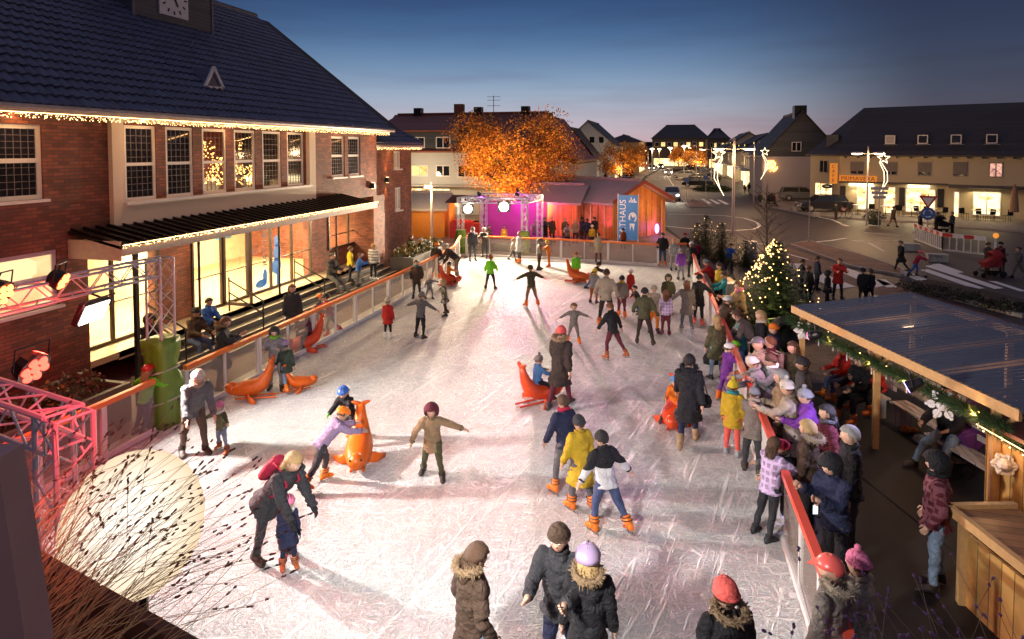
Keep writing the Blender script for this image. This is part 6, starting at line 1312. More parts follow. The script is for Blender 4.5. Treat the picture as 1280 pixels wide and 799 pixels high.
# delineator pole with dots, sign posts
b_ = G(1011,305); b_.z = .1; zt = DEP(1013,252,b_).z; t = thing('marker_post', 'thin grey post with white reflector dots on the red island', 'post', b_); MB().tube([b_, b_+Vector((0,0,zt))], .03, 8).build('pole', GALV, t, b_); q = MB()
for i in range(7): q.ball(b_+Vector((-.01,-.03,.15+i*.2)), (.035,.02,.035), 6, 4)
q.build('reflector', WHITEP, t, b_)
b_ = G(1159,296); t = thing('traffic_sign', 'give way triangle over a round blue roundabout sign on one post', 'traffic sign', b_); dC = (Vector((0,0,0))-b_); dC.z = 0; dC.normalize(); rC = Vector((-dC.y, dC.x, 0)); zt = DEP(1159,243,b_).z
MB().tube([b_, b_+Vector((0,0,zt))], .035, 8).build('pole', GALV, t, b_)
s = .5; ct_ = b_+Vector((0,0,DEP(1159,251,b_).z))+dC*.05; up_ = Vector((0,0,1))
tri = lambda s_, d_: [ct_+dC*d_-rC*s_+up_*s_*.62, ct_+dC*d_+rC*s_+up_*s_*.62, ct_+dC*d_-up_*s_*1.05]
MB().prism(tri(s, 0), dC*.02).build('warning_plate', mat('sign_red', (.5,.02,.02), .4), t, b_); MB().prism(tri(s*.62, .022), dC*.008).build('sign_face', mat('sign_white', (.75,.75,.72), .4), t, b_)
cb = b_+up_*DEP(1159,267,b_).z+dC*.05; disc = lambda r_, d_, th_: MB().prism([cb+dC*d_+rC*r_*math.cos(a)+up_*r_*math.sin(a) for a in [2*math.pi*i/24 for i in range(24)]], dC*th_)
disc(.4,0,.02).build('round_plate', mat('sign_blue', (.02,.1,.4), .4), t, b_); q = MB()
for k in range(3): q.tube([cb+dC*.028+rC*.22*math.cos(a)+up_*.22*math.sin(a) for a in [k*2.094+x*.2 for x in range(8)]], [.03]*6+[.06,.005], 5)
q.build('arrows', MC['sign_white'], t, b_)
b_ = G(1098,287); b_.z = .13; t = thing('direction_sign', 'small post with stacked white direction boards beside the cafe lamp', 'sign', b_); MB().tube([b_, b_+Vector((0,0,2.9))], .035, 8).build('pole', GALV, t, b_)
for z, w_ in ((2.7,.55),(2.4,.5),(2.1,.4)): MB().box(b_+Vector((-w_,-.06,z-.1)), b_+Vector((w_,-.03,z+.1))).build('board', mat('sign_pale', (.5,.5,.55), .5), t, b_)
for px_, gy_, lb in ((858,262,'small traffic post with red plates on the far refuge island'), (882,256,'slim traffic post at the zebra crossing on the far island')):
    b_ = G(px_, gy_); b_.z = .1; t = thing('traffic_sign', lb, 'traffic sign', b_); MB().tube([b_, b_+Vector((0,0,2.9))], .03, 6).build('pole', GALV, t, b_); MB().box(b_+Vector((-.2,-.04,2.4)), b_+Vector((.2,-.02,2.8))).build('plate', MC['sign_blue'], t, b_)
# construction barrier
random.seed(3); PB = [G(1143,301), G(1178,315), G(1232,321)]; t = thing('construction_barrier', 'red and white striped roadworks barrier standing on the far pavement edge', 'barrier', PB[0]); O = t.location; RW = mat('barrier_red', (.55,.03,.02), .4); WW = mat('barrier_white', (.7,.68,.66), .4)
for a, b2 in zip(PB[:-1], PB[1:]):
    d = (b2-a); L = d.length; d.normalize(); q = MB(); r_ = MB(); n_ = int(L/.28)
    q.bar(a+up_*.93, b2+up_*.93, .05, .22); q.bar(a+up_*.12, b2+up_*.12, .05, .08)
    for i in range(n_+1): q.bar(a+d*(L*i/n_)+up_*.12, a+d*(L*i/n_)+up_*.85, .04, .09)
    for i in range(0, n_, 3): r_.bar(a+d*(L*i/n_)+up_*.93, a+d*(L*min(n_, i+1.4)/n_)+up_*.93, .06, .2)
    q.build('panel', WW, t, O); r_.build('red_stripes', RW, t, O)
for px_, gy_, lb in ((1171,327,'big pale concrete block at the near end of the roadworks barrier'),(1139,313,'smaller pale block at the left end of the roadworks barrier')):
    b_ = G(px_, gy_); q = MB(); q.box(b_+Vector((-.42,-.2,0)), b_+Vector((.42,.2,.32))); q.box(b_+Vector((-.46,-.23,.32)), b_+Vector((.46,.23,.38))); tag(q.build('concrete_block', mat('block_concrete', (.45,.43,.38), .8, bump=.3), None, b_), lb, 'block', 'blocks weighing down the roadworks barrier')
b_ = G(1244,322); t = thing('warning_beacon', 'small amber warning beacon at the right end of the roadworks barrier', 'beacon', b_); MB().tube([b_, b_+up_*1.0], [.12,.03], 8).build('stand', WW, t, b_); MB().ball(b_+up_*1.12, (.14,.08,.14), 10, 6).build('lamp', glow('amber', (1,.35,.05), .8), t, b_)
for px_, gy_, lb in ((993,266,'low pale stone bollard left on the pavement'),(1020,273,'low pale stone bollard nearer the cafe')): b_ = G(px_, gy_); b_.z = .13; q = MB(); q.tube([b_, b_+up_*.3, b_+up_*.36], [.3,.3,.24], 10); tag(q.build('bollard', KERB, None, b_), lb, 'bollard', 'stone bollards')
b_ = G(376,0) if False else G(960,322); t = thing('litter_bin', 'grey litter bin behind the Christmas tree', 'bin', G(939,327)); O = t.location; MB().box(O+Vector((-.22,-.18,.1)), O+Vector((.22,.18,.95))).build('box', mat('bin_grey', (.35,.33,.34), .5), t, O); MB().box(O+Vector((-.25,-.21,.95)), O+Vector((.25,.21,1.0))).build('lid', GALV, t, O)
# cafe terrace
CT = Vector(cA); uC = (cB-cA).normalized(); nC2 = -Vector((-uC.y, uC.x, 0))
for i, p_ in enumerate((1076,1110,1142,1165,1222,1243)):
    c_ = CT+uC*ucafe(p_)+nC2*1.5; c_.z = .13; t = thing('cafe_table', 'round white cafe table outside the lit windows, number counted from left' if False else ['cafe table below the left cafe window','cafe table in front of the cafe door','cafe table left of the give way sign','cafe table right of the give way sign','cafe table under the dark canopy on the left','cafe table under the dark canopy on the right'][i], 'table', c_, 0, 'white tables outside the cafe')
    MB().tube([c_+up_*.72, c_+up_*.75], .42, 14).build('tabletop', WHITEP, t, c_); q = MB(); q.tube([c_, c_+up_*.72], .03, 6); q.tube([c_, c_+up_*.03], .22, 10); q.build('leg', BLK, t, c_)
    for s in (-1,1):
        cc_ = c_+uC*.75*s; t2 = thing('cafe_chair', 'dark cafe chair '+('left' if s < 0 else 'right')+' of the '+t['label'], 'chair', cc_, 0, 'chairs outside the cafe'); MB().box(cc_+Vector((-.2,-.2,.43)), cc_+Vector((.2,.2,.46))).build('seat', BLK, t2, cc_); MB().bar(cc_+uC*.2*s+up_*.46-Vector((0,0,0)), cc_+uC*.24*s+up_*.88, .38, .03).build('backrest', BLK, t2, cc_)
        for ax_ in (-.17,.17):
            for ay_ in (-.17,.17): MB().tube([cc_+Vector((ax_,ay_,0)), cc_+Vector((ax_,ay_,.43))], .015, 5).build('leg', BLK, t2, cc_)
c_ = CT+uC*ucafe(1266)+nC2*2.3; c_.z = .13; t = thing('parasol', 'closed brown parasol at the right end of the cafe terrace', 'parasol', c_); MB().tube([c_, c_+up_*2.9], .03, 6).build('pole', GALV, t, c_); MB().tube([c_+up_*.8, c_+up_*1.4, c_+up_*2.4, c_+up_*2.85], [.3,.26,.16,.03], 10).build('canopy', mat('parasol_cloth', (.28,.16,.1), .8), t, c_)
c_ = G(1093,283); c_.z = .13; q = MB(); random.seed(5); shrub_leaves(c_+up_*.4, .8, .5, .6, 500, .06, q, 0, 1); q.tube([c_, c_+up_*.4], .4, 10); tag(q.build('planted_tub', mat('dark_leaf', (.02,.035,.02), .6), None, c_), 'dark round planted tub at the foot of the cafe lamp', 'plant')
# hedges and planting in the bed
q = MB(); random.seed(6)
for i in range(70):
    s = i/70; p = G(1128+152*s, 357+33*s+random.uniform(-1,9)); shrub_leaves(p+up_*.1, .35, .3, .3, 40, .045, q, 0, 2)
o = q.build('ground_cover', [mat('bed_leaf', (.05,.035,.025), .7), mat('bed_leaf_b', (.03,.04,.02), .7)]); tag(o, 'dark low planting in the kerbed bed beside the crossing', None, None, 'stuff')
hb = G(892,239); q = MB(); random.seed(8); shrub_leaves(hb+up_*.1, 2.7, 1.6, .75, 2600, .12, q, 0, 2); q.tube([hb, hb+up_*.2], 1.6, 10); tag(q.build('hedge', [LEAFG, mat('hedge_dark', (.04,.06,.02), .7)], None, hb), 'oval low hedge in the car park by the shop row', 'hedge')
hb = G(754,222); q = MB(); shrub_leaves(hb, 2.2, 5, 1.8, 2200, .16, q, 0, 1); q.tube([hb, hb+up_*.6], 1.2, 8); tag(q.build('hedge', MC['dark_leaf'], None, hb), 'dark tall hedge beside the white gable house', 'hedge')
# ------------------------------------------------------------------ cars
CARGL = mat('car_glass', (.02,.022,.025), .05, var=.1, spec=.9); TYRE = mat('tyre_rubber', (.015,.015,.015), .8); 
def car(label, loc, heading, colr, est=False, lights=False, tail=False):
    t = thing('car', label, 'car', loc, heading, 'cars on the shopping street'); CM = mat('car_paint_%.2f_%.2f_%.2f' % colr, colr, .25, .3, var=.05)
    w = .86; q = MB()     # nose towards +y
    prof = [(-2.15,.35),(-2.2,.62),(-2.12,.88),(-1.5,.95),(1.0,.93),(1.75,.82),(2.12,.66),(2.18,.4),(2.05,.28),(-2.05,.26)]
    rings = []
    for (x, k_) in ((-w,.9),(-w*.94,1),(w*.94,1),(w,.9)): rings.append([Vector((x, y*(.985 if abs(x) == w else 1), .6+(z-.6)*k_)) for y, z in prof])
    q.rings(rings); rear = -2.05 if est else -1.75; cab = [(rear,.93),(rear+.25,1.42),(.0,1.47),(.45,1.4),(1.1,.92)]
    cr_ = []
    for s, k_ in ((-1,1),(1,1)): pass
    top = [Vector((x, y, z)) for y, z in cab for x in (0,)]
    vs = []
    for s in (-1,1):
        for y, z in cab: vs.append(Vector((s*(w*.95 if z < 1 else w*.74), y, z)))
    n = len(cab); q.build('body', CM, t); g = MB(); g.add(vs, [tuple(range(n)), tuple(range(2*n-1, n-1, -1))]+[(i, i+n, i+1+n, i+1) for i in range(n-1)]); g.build('cabin_glass', CARGL, t)
    r_ = MB(); r_.add([Vector((s*w*.75, y, z+.012)) for s in (-1,1) for y, z in cab[1:4]], [(0,3,4,1),(1,4,5,2)]); 
    for s in (-1,1):
        for i in (0, 3): a, b_ = vs[(0 if s < 0 else n)+i], vs[(0 if s < 0 else n)+i+1]; r_.bar(a, b_, .06, .06)
        r_.bar(vs[(0 if s < 0 else n)+1], vs[(0 if s < 0 else n)+3], .05, .06); r_.bar(Vector((s*w*.95,-.3,.93)), Vector((s*w*.76,-.3,1.46)), .05, .07)
    r_.build('roof', CM, t)
    for sx_ in (-1,1):
        for sy_ in (-1.35,1.35):
            wh = MB().tube([(sx_*(w-.18),sy_,.31),(sx_*(w+.02),sy_,.31)], .31, 14).build('wheel', TYRE, t); MB().tube([(sx_*(w+.0),sy_,.31),(sx_*(w+.035),sy_,.31)], .19, 10).build('rim', GALV, wh)
        MB().ball((sx_*.62,2.1,.66), (.17,.09,.09), 8, 5).build('headlight', glow('headlamp_on', (1,.9,.65), 25) if lights else mat('headlamp_off', (.6,.6,.6), .1), t)
        MB().box((sx_*.8,-2.24,.68), (sx_*.5,-2.1,.84)).build('tail_light', glow('tail_on', (1,.03,.02), 8) if tail else mat('tail_off', (.25,.01,.01), .3), t)
    MB().box((-.26,2.17,.38),(.26,2.2,.5)).build('number_plate', WHITEP, t)
    if lights:
        for s in (-.6,.6): light('SPOT', 'headlight_beam', (s,2.3,.66), 260, (1,.88,.65), None, .05, 60, .7).parent = t
        for o_ in t.children:
            if o_.type == 'LIGHT': o_.rotation_euler = (R(84), 0, 0)
    return t
HD = R(180)
cars = [(840,250,'silver car driving towards the roundabout with headlights on',HD,(.55,.54,.52),dict(lights=True)), (784,233,'dark parked car nearest the big market hut roof on the left kerb',0,(.02,.02,.025),{}), (788,221,'dark parked car behind the nearest one on the left kerb',0,(.03,.03,.035),dict(est=True)), (790,214,'grey parked car third along the left kerb',0,(.2,.2,.2),{}),
 (854,224,'white estate car parked in the right car park',R(80),(.6,.58,.55),dict(est=True)), (872,235,'black car parked beside the oval hedge',R(85),(.015,.015,.02),{}), (870,229,'dark grey car parked behind the black car',R(85),(.08,.08,.09),{}), (848,217,'dark car parked at the far side of the right car park',R(80),(.05,.03,.03),{}),
 (836,219,'car with lit headlights far along the road',HD,(.3,.3,.3),dict(lights=True)), (826,211,'distant car driving towards the viewer with bright headlights',HD,(.2,.2,.2),dict(lights=True)),
 (981,247,'red car with glowing tail lights beside the pale house wall',R(-70),(.35,.02,.02),dict(tail=True)), (999,252,'silver grey estate car parked in front of the red car',R(-80),(.3,.32,.33),dict(est=True)), (1029,266,'dark car with white front half hidden at the cafe corner',R(100),(.05,.05,.06),{}), (882,220,'pale car parked by the shop row pavement',R(80),(.4,.4,.4),{}),
 (806,206,'far car with headlights near the end of the road on the left lane',HD,(.2,.2,.22),dict(lights=True)), (815,213,'mid distance car with headlights between the street lamps',HD,(.4,.38,.36),dict(lights=True)), (799,211,'car driving away far up the road with red tail lights',0,(.1,.1,.1),dict(tail=True)), (862,214,'small dark car in the back row of the right car park',R(80),(.04,.04,.05),{}), (877,224,'dark blue car in the right car park before the shop row',R(82),(.02,.03,.08),{}), (793,208,'parked car furthest up the left kerb',0,(.12,.12,.13),{})]
for (px_, gy_, lb, hd, c_, kw) in cars: g_ = G(px_, gy_); g_.z = .135 if px_ in (981,999,1029,872,870,882,854,848,862,877) else .01; car(lb, g_, hd, c_, **kw)
# ------------------------------------------------------------------ shelter on the right
ZB = 1.92; FL, FR = G(1000,388,ZB), G(1276,516,ZB); d = (FR-FL).normalized(); bk = Vector((-d.y, d.x, 0)); bk = bk if bk.x > 0 else -bk
t = thing('shelter', 'open wooden shelter with corrugated clear roof on the right of the rink', 'shelter', (FL.x, FL.y, 0)); O = t.location.copy(); Ls = (FR-FL).length; DW = 2.7
m, nt, b = nodes('corrugated_sheet'); b.inputs['Base Color'].default_value = (.13,.15,.21,1); b.inputs['Roughness'].default_value = .22; b.inputs['Specular IOR Level'].default_value = .8
tr = N(nt, 'ShaderNodeBsdfTransparent'); tr.inputs[0].default_value = (.75,.8,.95,1); mxs = N(nt, 'ShaderNodeMixShader'); mxs.inputs[0].default_value = .62; nt.links.new(tr.outputs[0], mxs.inputs[1]); nt.links.new(b.outputs[0], mxs.inputs[2]); nt.links.new(mxs.outputs[0], nt.nodes['Material Output'].inputs['Surface'])
q = MB(); n_ = int(DW/.018) ; nx = 150; rows = [(0, 0), (Ls+.15, 0)]
vs = []; K = 300
for i in range(K+1):
    x = -.1+(DW+.1)*i/K; 
    pass
K = 360; q.v = []; 
for i in range(K+1):
    s = (Ls+.3)*i/K-.15; zz = .022*math.sin(s*2*math.pi/.12)
    for (dpt, zb) in ((-.12, 0.07), (DW, .32)): q.v.append(tuple(FL+d*s+bk*dpt+Vector((0,0,zb+zz))))
q.f = [(2*i, 2*i+2, 2*i+3, 2*i+1) for i in range(K)]; q.m = [0]*K; q.build('roof', m, t, O)
q = MB(); q.bar(FL-d*.15-bk*.1, FR+d*.1-bk*.1, .05, .16); q.build('front_beam', WOODP, t, O); q = MB(); q.bar(FL+bk*DW+up_*.2, FR+bk*DW+up_*.2, .06, .14)
for i in range(6): p = FL+d*(Ls*(i+.3)/6); q.bar(p, p+bk*DW+up_*.24, .05, .1)
q.build('rafter', WOODP, t, O)
for i, p_ in enumerate((.02,.47,.93)):
    a = FL+d*Ls*p_; a.z = 0
    for kk in (0, DW-.1): q = MB(); c_ = a+bk*kk; q.bar(c_, c_+up_*(ZB-.02+(.2 if kk else 0)), .1, .1); pst = q.build('post', WOODP, t, O); MB().box(c_+Vector((-.13,-.13,0)), c_+Vector((.13,.13,.02))).build('foot_plate', GALV, pst, O)
    q = MB(); q.bar(a+up_*(ZB-.4), a+d*.4+up_*(ZB-.05), .06, .06); q.build('brace', WOODP, t, O)
GAR = [mat('garland_a', (.03,.07,.02), .6, var=.3), mat('garland_b', (.06,.1,.03), .6, var=.3)]
def garland(label, a, b_, n=2200, sag=.03, r_=.11):
    q = MB(); a, b_ = Vector(a), Vector(b_)
    for i in range(n):
        s = random.random(); p = a.lerp(b_, s)-Vector((0,0,sag*abs(math.sin(s*9)))); dd = Vector((random.gauss(0,1), random.gauss(0,1), random.gauss(0,1))).normalized(); L = r_*random.uniform(.5,1.2); e_ = dd.orthogonal().normalized()*.012; q.add([p-e_, p+dd*L, p+e_], [(0,1,2)], random.randrange(2))
    q.tube([a,b_], .03, 6); return tag(q.build('garland', GAR, None, a), label, 'garland', 'fir garlands on the shelter and hut')
random.seed(21); garland('thick fir garland along the front beam of the shelter', FL-bk*.22-up_*.2, FR-bk*.22-up_*.2, 9000, r_=.17)
def snowflake(label, c_, r_=.2):
    q = MB(); c_ = Vector(c_); e_ = (Vector((0,0,CH))-c_).normalized(); e_ = Vector((-.35,-.9,.25)).normalized(); a1 = e_.orthogonal().normalized(); a2 = e_.cross(a1)
    for k in range(6):
        a = k*math.pi/3+.3; dr = a1*math.cos(a)+a2*math.sin(a); sd = a1*-math.sin(a)+a2*math.cos(a); q.bar(c_, c_+dr*r_, .05, .02); q.obox(c_+dr*r_*.66, (dr*.6+sd)*.05, (dr-sd*.6)*.022, e_*.01); q.obox(c_+dr*r_*.66, (dr*.6-sd)*.05, (dr+sd*.6)*.022, e_*.01); q.ball(c_+dr*r_*.95, .03, 6, 4)
    q.ball(c_, (.09,.09,.09), 8, 5); tag(q.build('snowflake', mat('white_felt', (.8,.78,.78), .7), None, c_), label, 'decoration', 'white snowflake decorations')
fp = lambda s, dz=-.3, db=-.22: FL+d*Ls*s+bk*db+up_*dz
snowflake('white snowflake decoration hanging left under the shelter garland', fp(.1), .19); snowflake('white snowflake decoration hanging over the man in jeans', fp(.80,-.34), .22)
for i, s in enumerate((.2,.29,.37,.44,.5,.57,.66,.92)):
    p = fp(s,-.34 + (.05 if i % 2 else 0)); t2 = thing('candle', ['first electric candle from the left under the shelter beam','second electric candle from the left under the shelter beam','third electric candle from the left under the shelter beam','electric candle just left of the middle shelter post','electric candle just right of the middle shelter post','unlit white candle between the middle post and the snowflake','electric candle left of the right snowflake','bright candle at the right shelter post'][i], 'candle', p, 0, 'electric candles under the shelter beam'); MB().tube([p-up_*.11, p+up_*.08], .012, 6).build('candle_body', WHITEP, t2, p); MB().ball(p+up_*.1, (.014,.014,.03), 6, 5).build('flame', glow('flame', (1,.5,.15), 22), t2, p)
    if i in (1,4,7,6): light('POINT', 'candle_light', p+up_*.1-bk*.05, 9, (1,.5,.18), size=.02)
light('POINT', 'shelter_lamp', FL+d*Ls*.35+bk*1.3+up_*-.15, 24, (1,.6,.3), size=.1); light('POINT', 'shelter_lamp', FL+d*Ls*.85+bk*1.2+up_*-.15, 15, (1,.6,.3), size=.1)
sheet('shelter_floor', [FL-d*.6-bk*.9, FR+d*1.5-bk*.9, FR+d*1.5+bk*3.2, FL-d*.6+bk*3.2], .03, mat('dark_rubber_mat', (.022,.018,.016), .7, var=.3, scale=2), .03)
sheet('rubber_mat', [RL[3]+Vector((.1,-9,0)), RL[3]+Vector((.1,0,0)), RL[2]+Vector((.1,-.5,0)), G(1000,470), G(1060,560), G(1280,760), Vector((6,-2,0))], .016, MC['dark_rubber_mat'], .012)  # near-black sheet; shade between rail and shelter is put into its colour
BEN = planks('bench_boards', (.38,.33,.3), 0, .11, .55)
def bench(label, a, b_, h_=.45, m_=BEN, back=False, nrm=None):
    a, b_ = Vector(a), Vector(b_); t = thing('bench', label, 'bench', a, 0, 'benches under the shelter'); O = a; dd = (b_-a).normalized(); n = nrm or bk; q = MB()
    for k in range(3): q.bar(a+n*(k*.13)+up_*h_, b_+n*(k*.13)+up_*h_, .11, .035)
    q.build('seat', m_, t, O)
    for s in (.08,.92): q = MB(); p = a.lerp(b_, s)+n*.13; q.obox(p+up_*h_*.5, dd*.03, n*.16, up_*(h_*.5-.02)); q.build('leg', m_, t, O)
    if back: q = MB(); q.bar(a+n*.42+up_*(h_+.4), b_+n*.42+up_*(h_+.4), .03, .14); q.bar(a+n*.42+up_*(h_+.2), b_+n*.42+up_*(h_+.2), .03, .1); q.build('backrest', m_, t, O)
    return t
S0 = lambda s, k: Vector((FL.x, FL.y, .03))+d*(Ls*s)+bk*k
bench('pale bench at the far left end of the shelter', S0(.0,.75), S0(.28,.75), back=True); bench('bench at the back of the shelter behind the seated skaters', S0(.3,1.0), S0(.62,1.0)); bench('bench near the right post where the man in jeans sits', S0(.55,.65), S0(.95,.65), back=True); bench('second pale bench row at the back left of the shelter', S0(.0,1.7), S0(.4,1.7), back=True)
# hut and counter at the right edge
h0 = FR+d*.1; h0.z = 0; t = thing('drinks_hut', 'pine board drinks hut with brown counter at the right picture edge', 'market hut', h0); O = h0.copy(); 
w0 = G(1226,640); w0 = G(1229,655); w0.z = 0; q = MB(); q.prism([w0, w0+d*3.0, w0+d*3.0+bk*2.2, w0+bk*2.2], up_*1.55); q.build('wall', planks('hut_pine', (.6,.33,.1), 'h', .12, .45), t, O)
q = MB(); q.prism([w0-bk*.25-d*.2+up_*1.6, w0+d*3+up_*1.6-bk*.25, w0+d*3+bk*2.4+up_*2.0, w0-d*.2+bk*2.4+up_*2.0], up_*.06); q.build('roof', mat('dark_red_board', (.12,.03,.02), .5, var=.3), t, O)
tA, tB = G(1191,637,1.15), G(1275,703,1.15); td = (tB-tA).normalized(); tn_ = Vector((-td.y, td.x, 0)); tn_ = tn_ if tn_.x > 0 else -tn_; q = MB(); q.prism([tA, tA+td*2.6, tA+td*2.6+tn_*.8, tA+tn_*.8], up_*-.05); ctp = q.build('counter', planks('counter_boards', (.32,.15,.06), 1, .14, .35), t, O)
q = MB(); q.bar(tA-tn_*.03, tA+td*2.6-tn_*.03, .07, .11); q.bar(tA-td*.03, tA+tn_*.8-td*.03, .07, .11); q.build('counter_edge', WOODP, t, O)
for s in (.05,1.2,2.3): q = MB(); p = tA+td*s+tn_*.1; p.z = 0; q.bar(p, p+up_*1.09, .09, .09); q.build('counter_post', WOODP, t, O)
q = MB(); q.prism([(tA+td*.05+tn_*.12).xy[:]+(0,), (tA+td*2.4+tn_*.12).xy[:]+(0,), (tA+td*2.4+tn_*.16).xy[:]+(0,), (tA+td*.05+tn_*.16).xy[:]+(0,)], up_*.9); q.build('counter_front', planks('hut_pine', (.6,.33,.1), 'h', .12), t, O)
garland('fir garland with fairy lights along the top of the drinks hut', w0-bk*.08+up_*1.5-d*.05, w0+d*2.6-bk*.08+up_*1.42, 2600, r_=.11); light_string([w0-bk*.16+up_*1.5, w0+d*2.6-bk*.16+up_*1.42], 'warm fairy lights in the garland of the drinks hut', .14, (0,.1), .009, n_=1); snowflake('white snowflake decoration on the front wall of the drinks hut', w0+d*.45-bk*.12+up_*1.12, .14)
light('POINT', 'hut_lamp', w0+d*.6-bk*.5+up_*1.45, 9, (1,.5,.2), size=.05); light('POINT', 'hut_lamp', tA+td*1.2+tn_*.3+up_*.5, 2.5, (1,.45,.2), size=.05)
LG0 = G(150,700,4.6)
light('POINT', 'room_light', (.3,-.7,5.9), 9, (1,.75,.6), size=.2)  # added unseen fill behind the camera for window frame and planter
light('POINT', 'balcony_light', LG0+Vector((0,-.25,.25)), 5, (1,.75,.45), size=.15); light('POINT', 'balcony_light', G(20,640,4.5), 4, (1,.15,.1), size=.1)  # added unseen warm and red fills on the lavender stems
# ------------------------------------------------------------------ balcony edge, lavender
BZ = 4.2; pA, pB = G(128,731,BZ), G(262,806,BZ); dd = (pB-pA).normalized(); nn = Vector((dd.y, -dd.x, 0)); nn = nn if nn.y < 0 else -nn
PLD = mat('balcony_planter', (.06,.035,.025), .6, var=.4, scale=5, bump=.3)
t = thing('balcony_planter', 'dark planter box on the balcony edge at lower left', 'planter', pA); O = pA.copy(); q = MB()
for a, b_ in ((-1.6,-.012),(0,.56),(.575,1.6)): q.prism([pA+dd*a, pA+dd*b_, pA+dd*b_+nn*.035, pA+dd*a+nn*.035], up_*-.6)
q.build('front_board', PLD, t, O); q = MB(); q.prism([pA-dd*1.6+nn*.04, pA+dd*1.6+nn*.04, pA+dd*1.6+nn*.6, pA-dd*1.6+nn*.6], up_*-.5); q.v = [(x,y,z-.07) for x,y,z in q.v]; q.build('soil', mat('soil_brown', (.045,.028,.018), .95, bump=.5), t, O)
wf = thing('window_frame', 'blurred mauve window frame edge along the lower left picture side', 'window frame', (0,0,0)); r1, r2_ = Vector((0,0,CH))+Vector(ray(-4,575))*.72, Vector((0,0,CH))+Vector(ray(36,830))*.72
lf = Vector((-math.cos(YAW), -math.sin(YAW), 0)); q = MB(); q.prism([r1, r2_, r2_+lf*.3, r1+lf*.3], Vector((-math.sin(YAW), math.cos(YAW), 0))*.04); q.build('frame', mat('mauve_frame', (.5,.3,.28), .6), wf); 
STEM = mat('lavender_stem', (.35,.24,.13), .7, var=.3); SEED = mat('dry_seed_head', (.13,.06,.05), .8, var=.4); STEMG = mat('lavender_stem_grey', (.25,.2,.16), .7); LAV = mat('lavender_bloom', (.22,.12,.28), .8, var=.4)
def lavender(label, base, aimdir, n, Lr, spread, stem, head, seed, hs_=.011, grp='dry lavender plants in the balcony planter'):
    random.seed(seed); base = Vector(base); t = thing('lavender_plant', label, 'plant', base, 0, grp); s_, h_ = MB(), MB()
    for i in range(n):
        dr = (Vector(aimdir).normalized()+Vector((random.gauss(0,spread), random.gauss(0,spread), random.gauss(0,spread*.8)))).normalized(); L = random.uniform(*Lr); o_ = base+dd*random.gauss(0,.13)+nn*abs(random.gauss(.08,.08)); bend = Vector((random.gauss(0,.05), random.gauss(0,.05), -.22*L*random.random())); m_ = o_+dr*L*.5+Vector((random.gauss(0,.035), random.gauss(0,.035), .03*L+random.gauss(0,.02))); e_ = o_+dr*L+bend
        s_.tube([o_, m_, e_], [.0011,.0009,.0006], 4)
        tdir = (e_-m_).normalized()
        for k in range(random.randint(1,2)):
            L2 = random.uniform(.009,.021); p = e_-tdir*(k*.028); n5 = 6; h_.tube([p-tdir*L2*(1-j/n5)+Vector((random.gauss(0,.0012), random.gauss(0,.0012), 0)) for j in range(n5+1)], [hs_*(.25 if j in (0,n5) else random.uniform(.55,1.0)) for j in range(n5+1)], 6)
    s_.build('stems', stem, t, base); h_.build('seed_heads', head, t, base)
fw = Vector((-math.sin(YAW), math.cos(YAW), 0)); rt = Vector((math.cos(YAW), math.sin(YAW), 0))
for i, (px_, py_, dv, n, Lr, sp, lb) in enumerate(((40,790,rt*.3+up_*.8+fw*.5,40,(.3,.62),.16,'dry lavender clump at the far left in the red light'), (95,770,rt*.75+up_*.7+fw*.5,40,(.3,.66),.13,'dry lavender clump in front of the glowing floodlight'), (15,720,rt*.25+up_*.9+fw*.4,36,(.3,.5),.2,'dry lavender clump close to the window frame'), (120,775,rt*.95+up_*.5+fw*.45,40,(.3,.58),.1,'dry lavender clump leaning right over the ice'), (50,740,rt*.5+up_*.9+fw*.4,40,(.35,.6),.16,'dry lavender clump behind the others at lower left'), (75,700,rt*.75+up_*.7+fw*.6,36,(.35,.6),.13,'dry lavender clump with tall dark seed heads'))):
    lavender(lb, G(px_, py_, BZ-.06+.02*i), dv, n, Lr, sp, STEM, SEED, 30+i, .0036)
for i, (px_, py_, n, Lr, lb) in enumerate(((1120,860,20,(.28,.5),'purple lavender stems at the lower right edge'), (1190,880,18,(.35,.55),'purple lavender in the middle of the lower right corner'), (1265,860,18,(.3,.52),'purple lavender at the far lower right corner'), (1060,880,10,(.28,.42),'short purple lavender below the orange hat'))):
    lavender(lb, G(px_, py_, 3.95), up_+fw*.1-rt*.12, n, (Lr[0]*.7, Lr[1]*.72), .1, STEMG, LAV, 50+i, .0048, 'purple lavender plants at the lower right')
